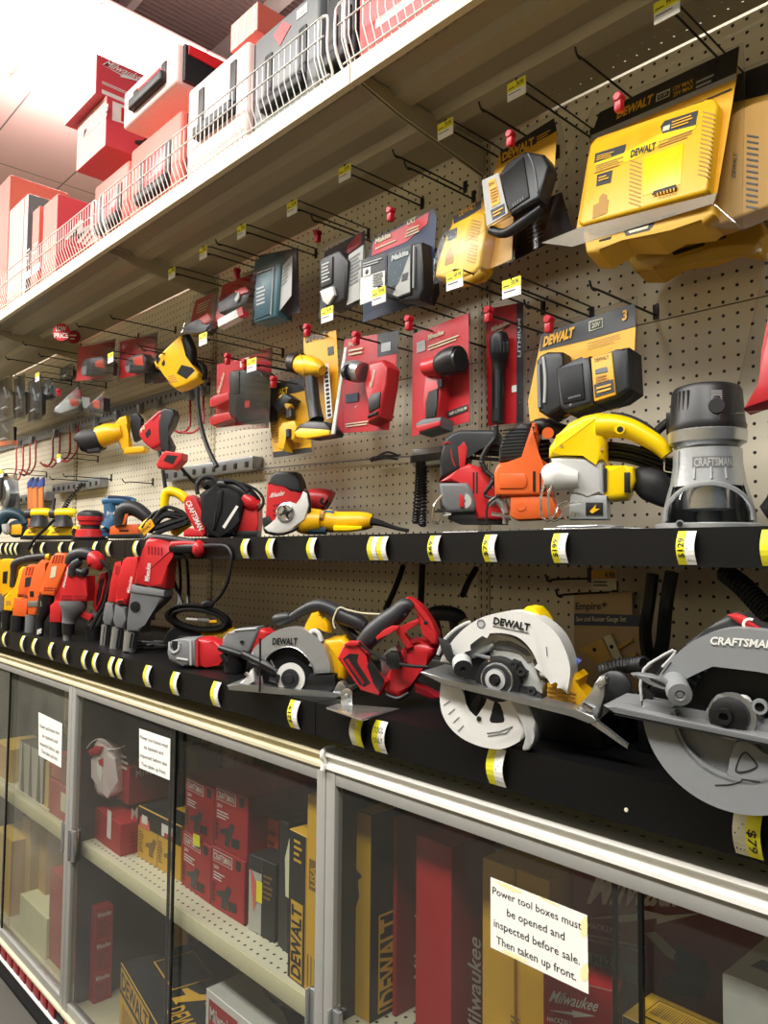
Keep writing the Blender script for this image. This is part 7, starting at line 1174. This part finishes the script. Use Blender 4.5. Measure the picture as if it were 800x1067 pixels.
def dwl(m, p, w, d):
    TX(m, p, 'DEWALT', w * .62, d * .12, w * .34, .05, 'yellow_dim', bold=.02); U(m, p, [(w * .1, d * .3), (w * .45, d * .3), (w * .45, d * .75), (w * .1, d * .75)], 'yellow_dim', .0005); U(m, p, [(w * .108, d * .315), (w * .442, d * .315), (w * .442, d * .735), (w * .108, d * .735)], 'black_box', .0009); toolpic(m, p, w * .15, d * .36, .09, 'charcoal'); toolpic(m, p, w * .47, d * .25, .09, 'yellow_dim')
    for i in range(4): U(m, p, [(w * .66, d * (.5 + i * .1)), (w * .96, d * (.5 + i * .1)), (w * .96, d * (.53 + i * .1)), (w * .66, d * (.53 + i * .1))], 'yellow_dim')
def dwf(m, p):
    U(m, p, [(0, .17), (.32, .17), (.32, .29), (0, .29)], 'black_box'); U(m, p, [(.008, .19), (.185, .19), (.185, .28), (.008, .28)], 'kraft_yellow', .001); TX(m, p, 'DEWALT', .014, .2, .165, .066, 'black_box', .0014, bold=.03); TX(m, p, 'C', .25, .2, .03, .05, 'kraft_yellow', .0014); toolpic(m, p, .15, .02, .11, 'charcoal'); LN(m, p, .02, .03, .1, .12, 8, 'brown_card')
carton('large black and yellow tool box, its lettered lid seen from above on the cabinet floor', (123, 1100), (181, 1160), 998, .26, ('kraft_yellow', 'kraft_yellow', 'black_box'), d=1.0, yaw=-10, z=ZBOT, draw=dwf, sz=(.32, .29), lid=dwl, side=lambda m, p, w, d, h: U(m, p, [(.02, h * .5), (.1, h * .5), (.1, h * .85), (.02, h * .85)], 'black_box', .001))
carton('yellow carton with a printed picture behind the black and yellow tool box', (160, 1040), (218, 1080), 944, .06, ('yellow_dim', 'yellow_dim', 'yellow_dim'), d=1.28, z=ZBOT, sz=(.5, .4), draw=lambda m, p: (U(m, p, [(.3, .2), (.4, .2), (.4, .38), (.3, .38)], 'brown_card'), U(m, p, [(.31, .22), (.39, .22), (.39, .36), (.31, .36)], 'charcoal', .001), toolpic(m, p, .1, .25, .1, 'brown_card')))
def wl(m, p, w, d):
    TX(m, p, 'CORDED', .02, d * .66, .12, .022, 'charcoal'); U(m, p, [(.16, d * .42), (.2, d * .4), (.25, d * .3), (.38, d * .28), (.4, d * .5), (.3, d * .58), (.2, d * .47)], 'charcoal'); U(m, p, [(.1, d * .45), (.17, d * .4), (.17, d * .46), (.1, d * .48)], 'black_box', .001); U(m, p, [(.2, d * .8), (.42, d * .8), (.42, d * .97), (.2, d * .97)], 'grey')
carton('white box with a red label and a black tool on its lid, cabinet floor', (213, 1110), (300, 1190), 1028, .2, ('milk', 'milk', 'card_grey'), d=1.0, z=ZBOT, draw=lambda m, p: (U(m, p, [(.015, .23), (.14, .23), (.14, .29), (.015, .29)], 'red_box'), TX(m, p, 'Milwaukee', .022, .245, .11, .03, 'milk', .0014)), lid=wl)
# ---------------------------------------------------------------- right cabinet
def tall(p_, st): return lambda m, p, w, d, h: st(m, p, w, d, h)
carton('tall yellow box with a black lettered side, at the left end of the right cabinet', (351, 1058), (385, 1073), 836, .1, ('kraft_yellow', 'black_box', 'kraft_yellow'), z=ZSH, d=1.0, draw=lambda m, p: (U(m, p, [(.02, .18), (.05, .19), (.062, .22), (.058, .25), (.07, .26), (.05, .27), (.04, .22), (.02, .2)], 'charcoal'), LN(m, p, .008, .02, .035, .12, 14, 'brown_card'), LN(m, p, .04, .33, .012, .05, 6, 'brown_card')),
       side=lambda m, p, w, d, h: (U(m, p, [(.02, .01), (.08, .01), (.08, .19), (.02, .19)], 'kraft_yellow'), U(m, p, [(.024, .014), (.076, .014), (.076, .186), (.024, .186)], 'black_box', .001), TX(m, p, 'DEWALT', .07, .02, .16, .045, 'kraft_yellow', .0014, up=True, bold=.03), TX(m, p, 'USA', .08, .33, .06, .03, 'charcoal', up=True)))
ml = lambda m, p, w, d, h: (TX(m, p, 'Milwaukee', d * .62, .03, .17, d * .28, 'milk', up=True, lean=.15), bolt(m, PL(p.uv(d * .92, .02), r=p.u, u=-p.r), 0, 0, .15, .03, 'milk'))
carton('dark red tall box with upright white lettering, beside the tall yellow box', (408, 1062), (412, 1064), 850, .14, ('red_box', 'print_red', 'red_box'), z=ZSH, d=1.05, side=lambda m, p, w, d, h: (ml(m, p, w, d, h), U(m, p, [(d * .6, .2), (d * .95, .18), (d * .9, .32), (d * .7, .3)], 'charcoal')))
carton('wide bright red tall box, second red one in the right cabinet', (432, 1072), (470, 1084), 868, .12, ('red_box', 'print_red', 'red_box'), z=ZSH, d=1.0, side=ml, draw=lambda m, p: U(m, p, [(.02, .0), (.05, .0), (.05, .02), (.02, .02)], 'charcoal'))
carton('tall yellow box of a pair in the right cabinet, left of the notice', (502, 1080), (536, 1090), 893, .12, ('yellow_dim', 'kraft_yellow', 'kraft_yellow'), z=ZSH, d=1.03, draw=lambda m, p: (LN(m, p, .06, .04, .02, .1, 12, 'brown_card'), LN(m, p, .07, .26, .02, .05, 4, 'brown_card')))
carton('tall yellow box of a pair in the right cabinet, directly behind the paper notice', (537, 1090), (573, 1100), 905, .12, ('kraft_yellow', 'yellow_dim', 'kraft_yellow'), z=ZSH, d=1.035, draw=lambda m, p: (LN(m, p, .06, .04, .02, .12, 12, 'brown_card'), LN(m, p, .03, .28, .04, .05, 4, 'brown_card')))
carton('red box with white lettering standing low behind the paper notice', (566, 1100), (646, 1120), 1014, .06, ('red_box', 'print_red', 'red_box'), z=ZSH, d=1.0, yaw=20, draw=lambda m, p: (m.text(p, 'Milwaukee', (572, 1043), (621, 1054), (572, 1031), 'milk', .0012, lean=.1), m.poly(p, [(573, 1053), (596, 1055), (596, 1053), (620, 1059), (597, 1060), (597, 1058)], .0006, 'milk', .0012), m.text(p, 'HACKZALL', (570, 1064), (596, 1069), (570, 1059), 'milk', .0012)))
def big(m, p):
    tx = lambda st, x0, y0, x1, y1, h, mt='milk', **k: m.text(p, st, (x0, y0), (x1, y1), (x0, y0 - h), mt, .0012, **k)
    tx('Milwaukee', 611, 941, 745, 945, 34, lean=.1, bold=.02); m.poly(p, [(612, 957), (664, 952), (664, 947), (694, 954), (728, 952), (684, 963), (684, 957), (640, 962), (638, 957)], .0006, 'milk', .0012)
    tx('HACKZALL', 612, 967, 646, 974, 6); m.lines(p, (612, 972), (672, 985), (612, 982), 2, 'card_grey', .0012)
    m.quad(p, [(612, 992), (640, 998), (640, 1012), (612, 1005)], 'card_grey', .001); tx('M12', 617, 1003, 637, 1007.5, 9, 'black_box', bold=.03); m.quad(p, [(650, 1004), (664, 1008), (664, 1026), (650, 1022)], 'grey', .001)
    m.poly(p, [(671, 972), (682, 971), (704, 992), (702, 1000), (694, 996)], .0006, 'card_grey', .001); m.poly(p, [(702, 996), (708, 985), (716, 992), (726, 996), (732, 1010), (722, 1016), (706, 1010)], .0006, 'charcoal', .0012); m.poly(p, [(724, 1000), (736, 1000), (740, 1020), (732, 1040), (700, 1036), (690, 1020), (706, 1014)], .0006, 'black_box', .001)
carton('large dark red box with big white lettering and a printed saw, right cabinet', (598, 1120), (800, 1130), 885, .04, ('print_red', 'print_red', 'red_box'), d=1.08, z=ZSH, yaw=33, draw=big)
def bar(m, p, w, d):
    U(m, p, [(w * .12, d * .2), (w * .62, d * .2), (w * .62, d * .85), (w * .12, d * .85)], 'black_box'); U(m, p, [(w * .13, d * .23), (w * .61, d * .23), (w * .61, d * .82), (w * .13, d * .82)], 'kraft_yellow', .001)
    for i in range(22): U(m, p, [(w * (.16 + i * .02), d * .35), (w * (.16 + i * .02 + .004 + .008 * random.random()), d * .35), (w * (.165 + i * .02), d * .75), (w * (.16 + i * .02), d * .75)], 'black_box', .0014)
carton('yellow box with a barcode on its lid, low in the right cabinet', (648, 1110), (770, 1160), 1057, .08, ('black_box', 'kraft_yellow', 'kraft_yellow'), d=.98, z=ZSH, lid=bar, draw=lambda m, p: (U(m, p, [(.008, .05), (.03, .05), (.03, .09), (.008, .09)], 'card_grey')))
carton('pale plastic-wrapped box at the far right behind the glass', (753, 1075), (830, 1100), 1014, .14, ('card_grey', 'card_grey', 'milk'), d=.99, z=ZSH, lid=lambda m, p, w, d: U(m, p, [(w * .2, d * .3), (w, d * .3), (w, d * .5), (w * .25, d * .5)], 'charcoal'))
# ---------------------------------------------------------------- left cabinets
carton('white and black box with a printed slanting pattern, in the hazy left cabinet', (19, 818), (44, 838), 770, .2, ('card_grey', 'charcoal', 'charcoal'), d=1.0, z=ZSH, sz=(.3, .2), draw=lambda m, p: [U(m, p, [(x, .0), (x + .05, 0), (x + .02, .2), (x + .01, .2)], 'charcoal') for x in (.03, .13, .23)])
carton('thin tan box right of the white and black box in the hazy left cabinet', (46, 842), (50, 845), 792, .2, ('kraft', 'tan', 'tan'), d=1.0, z=ZSH)
carton('red box with a pale tag on the shelf of the hazy left cabinet', (51, 850), (79, 870), 810, .2, ('red_box', 'red_box', 'red_box'), d=.99, z=ZSH, draw=lambda m, p: U(m, p, [(.1, .03), (.14, .03), (.14, .09), (.1, .09)], 'label'))
carton('faded red box resting on the red box with the pale tag', (53, 812), (79, 826), 784, .18, ('salmon', 'red_box', 'red_box'), d=1.0, z=ZSH + .1135)
p = pl(72, 768, 1.1, 45); m = MB(); m.poly(p, [(65, 760), (69, 757), (79, 772), (79, 781), (74, 780)], .03, 'yellow_dim', 0, .003); m.poly(p, [(66, 752), (70, 748), (79, 760), (79, 768)], .03, 'card_dark', -.02, .003); m.thing('tool_pouch', 'yellow and dark slanting pack high in the hazy left cabinet', 'pack')
for i, (a, b, tp, mt, lab) in enumerate(((20, 29, 848, 'kraft', 'left of two'), (39, 46, 860, 'tan', 'right of two'))):
    carton('tall tan box at the floor of the hazy left cabinet, ' + lab, (a, 950), (b, 956), tp, .12, (mt, mt, mt), d=1.05, z=ZBOT)
carton('dark carton behind the tan boxes in the hazy left cabinet', (22, 930), (48, 950), 862, .1, ('brown_card', 'brown_card', 'brown_card'), d=1.2, z=ZBOT)
carton('red upright box beside the door stile of the hazy left cabinet', (50, 980), (78, 1005), 902, .16, ('red_box', 'red_box', 'red_box'), d=1.0, z=ZBOT)
carton('pale green-grey box low in the hazy left cabinet', (20, 960), (48, 985), 930, .2, ('label', 'label', 'label'), d=.99, z=ZBOT)
carton('tan carton behind the glass at the very left frame edge', (-8, 830), (10, 842), 770, .15, ('tan', 'kraft', 'kraft'), d=1.0, z=ZSH)
carton('kraft carton low behind the glass at the very left frame edge', (-8, 930), (10, 945), 860, .15, ('kraft', 'tan', 'kraft'), d=1.0, z=ZBOT)
# ---------------------------------------------------------------- paper notices on the glass
def notice(L, d, label, lines, mt='paper'):
    p = pl(L[0][0], L[0][1], d); m = MB(); m.poly(p, L, .0006, mt); 
    for st, a, b, c in lines: m.text(p, st, a, b, c, 'charcoal', .0004, .004)
    return m, p
dg = CAB + .0072
m, p = notice([(511, 914), (611.6, 954), (613, 1036), (511, 987)], dg, '', [('Power tool boxes must', (513, 931), (605.6, 969), (513, 923.6)), ('be opened and', (528, 954.4), (588, 980), (528, 946.5)), ('inspected before sale.', (514.4, 965), (604, 1005.6), (514.4, 957)), ('Then taken up front.', (517, 983), (600, 1022), (517, 975))])
for L in ([(515, 918), (530, 922), (545, 930), (534, 929)], [(604, 962), (611, 955), (611.5, 974), (606, 976)], [(605, 1010), (612, 1003), (612.5, 1020), (606, 1022)], [(520, 989), (534, 993), (552, 1003), (536, 999)], [(560, 933), (575, 940), (586, 946), (572, 941)]): m.poly(p, L, .0001, 'highlight' if 'highlight' in M else M.setdefault('highlight', mat('highlight', 'efe9b0', .7)).name, .00025, sm=2)
m.thing('paper_notice', 'white paper notice about opening power tool boxes, large on the right cabinet glass', 'notice')
m, p = notice([(145, 759), (177.3, 770), (176.6, 813), (145, 800)], dg, '', [('Power tool boxes must', (146, 769.5), (175, 779.5), (146, 765.5)), ('be opened and', (150, 780), (170, 787), (150, 776)), ('inspected before sale.', (146, 788.5), (174.5, 798.5), (146, 784.5)), ('Then taken up front.', (147, 797.5), (173, 807.5), (147, 793.5))])
m.thing('paper_notice', 'white paper notice in the middle cabinet window beside the carrier bag', 'notice')
m, p = notice([(40, 742), (64.6, 754), (63.7, 800), (40.3, 787)], CAB + .0185, '', [('Power tool boxes must', (41.5, 758), (62, 766), (41.5, 754)), ('be opened and', (44, 768), (60, 775), (44, 764)), ('inspected before sale.', (41.5, 776), (62, 786), (41.5, 772)), ('Then taken up front.', (43, 784), (60, 793), (43, 780))])
m.thing('paper_notice', 'faded paper notice on the hazy left cabinet glass', 'notice')

# ================================================================= top shelf: cartons and tool cases behind the wire guard
def case(label, A, B, top, d, mats, dep=.3, z=None, hx=(.25, .8), grip='black_box', panel=True, hy=(.2, .75)):
    """hard tool case lying on its side: shell halves, black end caps, folding handle in a recess"""
    a = P(*A, d); p0 = PL(a); b = p0(*B); b.z = a.z
    if z is not None: a.z = b.z = z
    p = PL(a, 0); w = (b - a).length; h = (p(A[0], top) - a).dot(p.u)
    t = T('tool_case', label, 'tool case', a + p.r * w / 2 - p.n * dep / 2)
    m = MB(); m.box(a, p.r * w, -p.n * dep, p.u * h, mats[0], .012, 3); m.build('shell', t)
    m = MB(); x0, x1 = w * hx[0], w * hx[1]
    [m.box(p.uv(xx, h * hy[0], .004), p.r * .03, -p.n * .02, p.u * h * (hy[1] - hy[0]), grip, .004) for xx in (x0 - .012, x1 - .018)]
    m.box(p.uv(x0 - .012, h * hy[0], .02), p.r * (x1 - x0 + .024), -p.n * .025, p.u * .035, grip, .008, 3); m.build('handle', t)
    if panel: m = MB(); m.box(p.uv(x0 + .02, h * .3, .003), p.r * (x1 - x0 - .045), -p.n * .01, p.u * h * .42, 'red', .003); m.build('recess_panel', t)
    m = MB(); q = PL(p.uv(w, 0, 0), r=-p.n, u=(0, 0, 1)); m.prism([q.uv(x, y, .012) for x, y in ((.02, .01), (dep * .8, .012), (dep, h * .4), (dep * .95, h * .8), (dep * .6, h * .98), (.02, h * .97))], q.n, .014, mats[1], .004, 3); m.prism([q.uv(x, y, .016) for x, y in ((.03, h * .72), (dep * .55, h * .7), (dep * .9, h * .45), (dep * .96, h * .78), (dep * .6, h * .97), (.03, h * .96))], q.n, .006, mats[2], .002); m.build('end_cap', t)
    return t
ZT = ZTOP + .001
sid = lambda m, p, w, d, h: (TX(m, p, 'Milwaukee', .02, h * .78, .14, h * .17, 'milk', lean=.15), bolt(m, p, .02, h * .66, .13, .02, 'milk'), LN(m, p, .02, h * .3, .16, .012, 2, 'milk'), U(m, p, [(.02, h * .06), (.1, h * .06), (.1, h * .16), (.02, h * .16)], 'milk'))
c1 = case('lowest red tool case under the two overhanging cartons, mostly behind the wire guard', (97, 240), (133, 196), 196, 1.0, ('salmon', 'black_box', 'red'), .3, z=ZT)
zb = P(109.6, 151.5, 1.0).z; za = P(99.5, 97, .97).z
carton('pinkish carton with a red lettered side, lower of the two overhanging cartons', (79, 188), (109.6, 151.5), 140, .3, ('pink_card', 'carton_red_glare', 'red_box'), d=1.0, z=zb, side=lambda m, p, w, d, h: (U(m, p, [(.02, h * .55), (.12, h * .6), (.12, h * .95), (.02, h * .93)], 'milk'), U(m, p, [(.05, h * .6), (.09, h * .6), (.09, h * .88), (.05, h * .88)], 'red', .001), toolpic(m, p, .1, h * .1, h * .4, 'charcoal')), draw=lambda m, p: TX(m, p, 'Milwaukee', .05, .08, .2, .05, 'milk', lean=.1))
for o in [o for o in bpy.data.objects if o.get('label', '').startswith('pinkish carton with a red')]:
    me = o.children[0].data; zs = [v.co.z for v in me.vertices]; f = (za - zb - .002) / (max(zs) - min(zs)); z0 = min(zs)
    for v in me.vertices: v.co.z = z0 + (v.co.z - z0) * f
carton('glare-whitened carton with a red lettered side, topmost of the overhanging stack', (67, 138), (99.5, 97), 94, .32, ('pale_pink', 'carton_red_glare', 'salmon'), d=.97, z=za, side=sid)  # glare on the front is painted as its pale colour
case('lower pink-fronted tool case with a black folding handle, beside the overhanging cartons', (135, 196), (188, 140), 158, 1.0, ('salmon', 'black_box', 'red'), .25, z=ZT)
case('upper glare-whitened tool case with a black folding handle and black and red end cap', (127.6, 136), (183, 91), 98, .995, ('pale_pink', 'black_box', 'red'), .25)  # pale shell colour carries the glare on its front
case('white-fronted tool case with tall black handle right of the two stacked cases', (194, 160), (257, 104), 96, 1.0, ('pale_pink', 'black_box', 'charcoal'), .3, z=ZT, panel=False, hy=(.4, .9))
case('grey tool case with a red diamond sticker behind the wire guard', (263, 130), (331, 62), 44, 1.0, ('grey', 'black_box', 'charcoal'), .3, z=ZT, panel=False)
q = PL(P(290, 40, .9985)); m = MB(); m.poly(q, [(284.5, 37), (295, 22), (303, 26), (291, 48)], .0008, 'red'); m.thing('sticker', 'red diamond sticker on the grey tool case', 'sticker')
q = PL(P(312, 14, .9985)); m = MB(); m.poly(q, [(309, 12), (320, 2), (320, 12), (309, 21)], .0008, 'milk'); m.lines(q.sh(.0006), (310.5, 13.5), (318.5, 6), (310.5, 18), 3, 'grey'); m.thing('sticker', 'white printed sticker on the grey tool case', 'sticker')
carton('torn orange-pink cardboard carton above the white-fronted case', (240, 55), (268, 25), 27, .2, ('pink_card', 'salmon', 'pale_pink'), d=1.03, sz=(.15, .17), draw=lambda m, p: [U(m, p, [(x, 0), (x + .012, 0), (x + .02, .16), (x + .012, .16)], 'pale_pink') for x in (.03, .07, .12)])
case('black tool case behind the end of the wire guard', (339, 60), (368, 38), 0, 1.0, ('black_box', 'black_box', 'charcoal'), .3, z=ZT, panel=False)
carton('bright red case with a white stripe at the right end of the top shelf', (374, 62), (470, 0), 0, .3, ('red', 'red_box', 'red'), d=1.01, z=ZT, draw=lambda m, p: U(m, p, [(.05, .08), (.3, .08), (.3, .1), (.05, .1)], 'milk'))
carton('red carton with big white lettering on its side, left of the overhanging cartons', (44, 262), (59, 240), 216, .26, ('salmon', 'carton_red_glare', 'pale_pink'), d=1.03, z=ZT, side=lambda m, p, w, d, h: (TX(m, p, 'Milwaukee', .03, h * .55, .36, h * .24, 'white', lean=.15, bold=.03), bolt(m, p, .03, h * .42, .3, h * .1, 'white')))
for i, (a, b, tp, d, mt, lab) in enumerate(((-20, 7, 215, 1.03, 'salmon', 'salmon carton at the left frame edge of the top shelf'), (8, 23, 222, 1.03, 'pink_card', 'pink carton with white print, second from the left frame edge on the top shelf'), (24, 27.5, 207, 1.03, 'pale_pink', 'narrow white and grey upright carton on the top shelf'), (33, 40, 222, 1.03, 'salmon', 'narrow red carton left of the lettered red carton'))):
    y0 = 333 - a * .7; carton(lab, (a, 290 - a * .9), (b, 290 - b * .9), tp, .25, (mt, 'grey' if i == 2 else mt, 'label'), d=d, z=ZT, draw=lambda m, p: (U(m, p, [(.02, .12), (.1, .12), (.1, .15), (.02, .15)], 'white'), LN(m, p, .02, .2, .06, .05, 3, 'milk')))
# ================================================================= lights, world, camera
def area(name, loc, sx, sy, power, col=(1, .965, .91), rot=(0, 0, 0)):
    l = bpy.data.lights.new(name, 'AREA'); l.shape = 'RECTANGLE'; l.size = sx; l.size_y = sy; l.energy = power; l.color = col
    o = bpy.data.objects.new(name, l); COL.objects.link(o); o.location = loc; o.rotation_euler = rot; return o
for k, x in enumerate((-7.2, -4.6, -2.0, .6)):
    area('aisle_strip_light', (x, -1.1, 4.3), 2.2, .5, 175)
area('far_aisle_light', (-4.6, 3.2, 4.3), 2.2, .25, 150)
emit('tube_glow', 'fff6ec', 45)
t = T('ceiling_light', 'blown-out bright fluorescent fixture under the white ceiling', 'light fixture', (-4.35, 1.6, ZC - .06))
m = MB(); m.abox(-4.9, -3.9, 1.42, 1.84, ZC - .03, ZC - .001, 'white', .004); m.build('housing', t)
m = MB(); m.abox(-4.88, -3.92, 1.44, 1.82, ZC - .05, ZC - .0305, 'tube_glow', .004); m.build('diffuser', t)
area('ceiling_fill_light', (-4.2, 1.6, ZC - .6), .9, .9, 60, (1, .93, .88), (math.pi, 0, 0))  # added unseen light, brightens the ceiling around the fixture
area('deck_fill_light', (-3.0, 1.9, ZC - .1), 1.2, 1.2, 35, (1, .9, .85), (math.pi, 0, 0))  # added unseen light, lifts the roof deck out of the dark
area('top_shelf_light', (-3.6, -.3, ZC - .35), 1.6, .5, 40, (1, .96, .93), (math.radians(-35), 0, 0))
w = bpy.data.worlds.new('World'); S.world = w; w.use_nodes = True; w.node_tree.nodes['Background'].inputs[0].default_value = (.9, .95, 1, 1); w.node_tree.nodes['Background'].inputs[1].default_value = .12
cd = bpy.data.cameras.new('Camera'); cam = bpy.data.objects.new('Camera', cd); COL.objects.link(cam)
cd.sensor_fit = 'VERTICAL'; cd.sensor_height = 36; cd.sensor_width = 27; cd.lens = F / 1067 * 36; cd.clip_start = .02
R = Matrix((RT, UP, -FW)).transposed().to_4x4(); cam.matrix_world = Matrix.Translation(EYE) @ R
S.camera = cam
vs = S.view_settings; vs.view_transform = 'Standard'; vs.look = 'None'; vs.gamma = 1; vs.exposure = 0; vs.use_curve_mapping = False
S.cycles.max_bounces = 10; S.cycles.transparent_max_bounces = 24; S.cycles.caustics_reflective = False; S.cycles.caustics_refractive = False
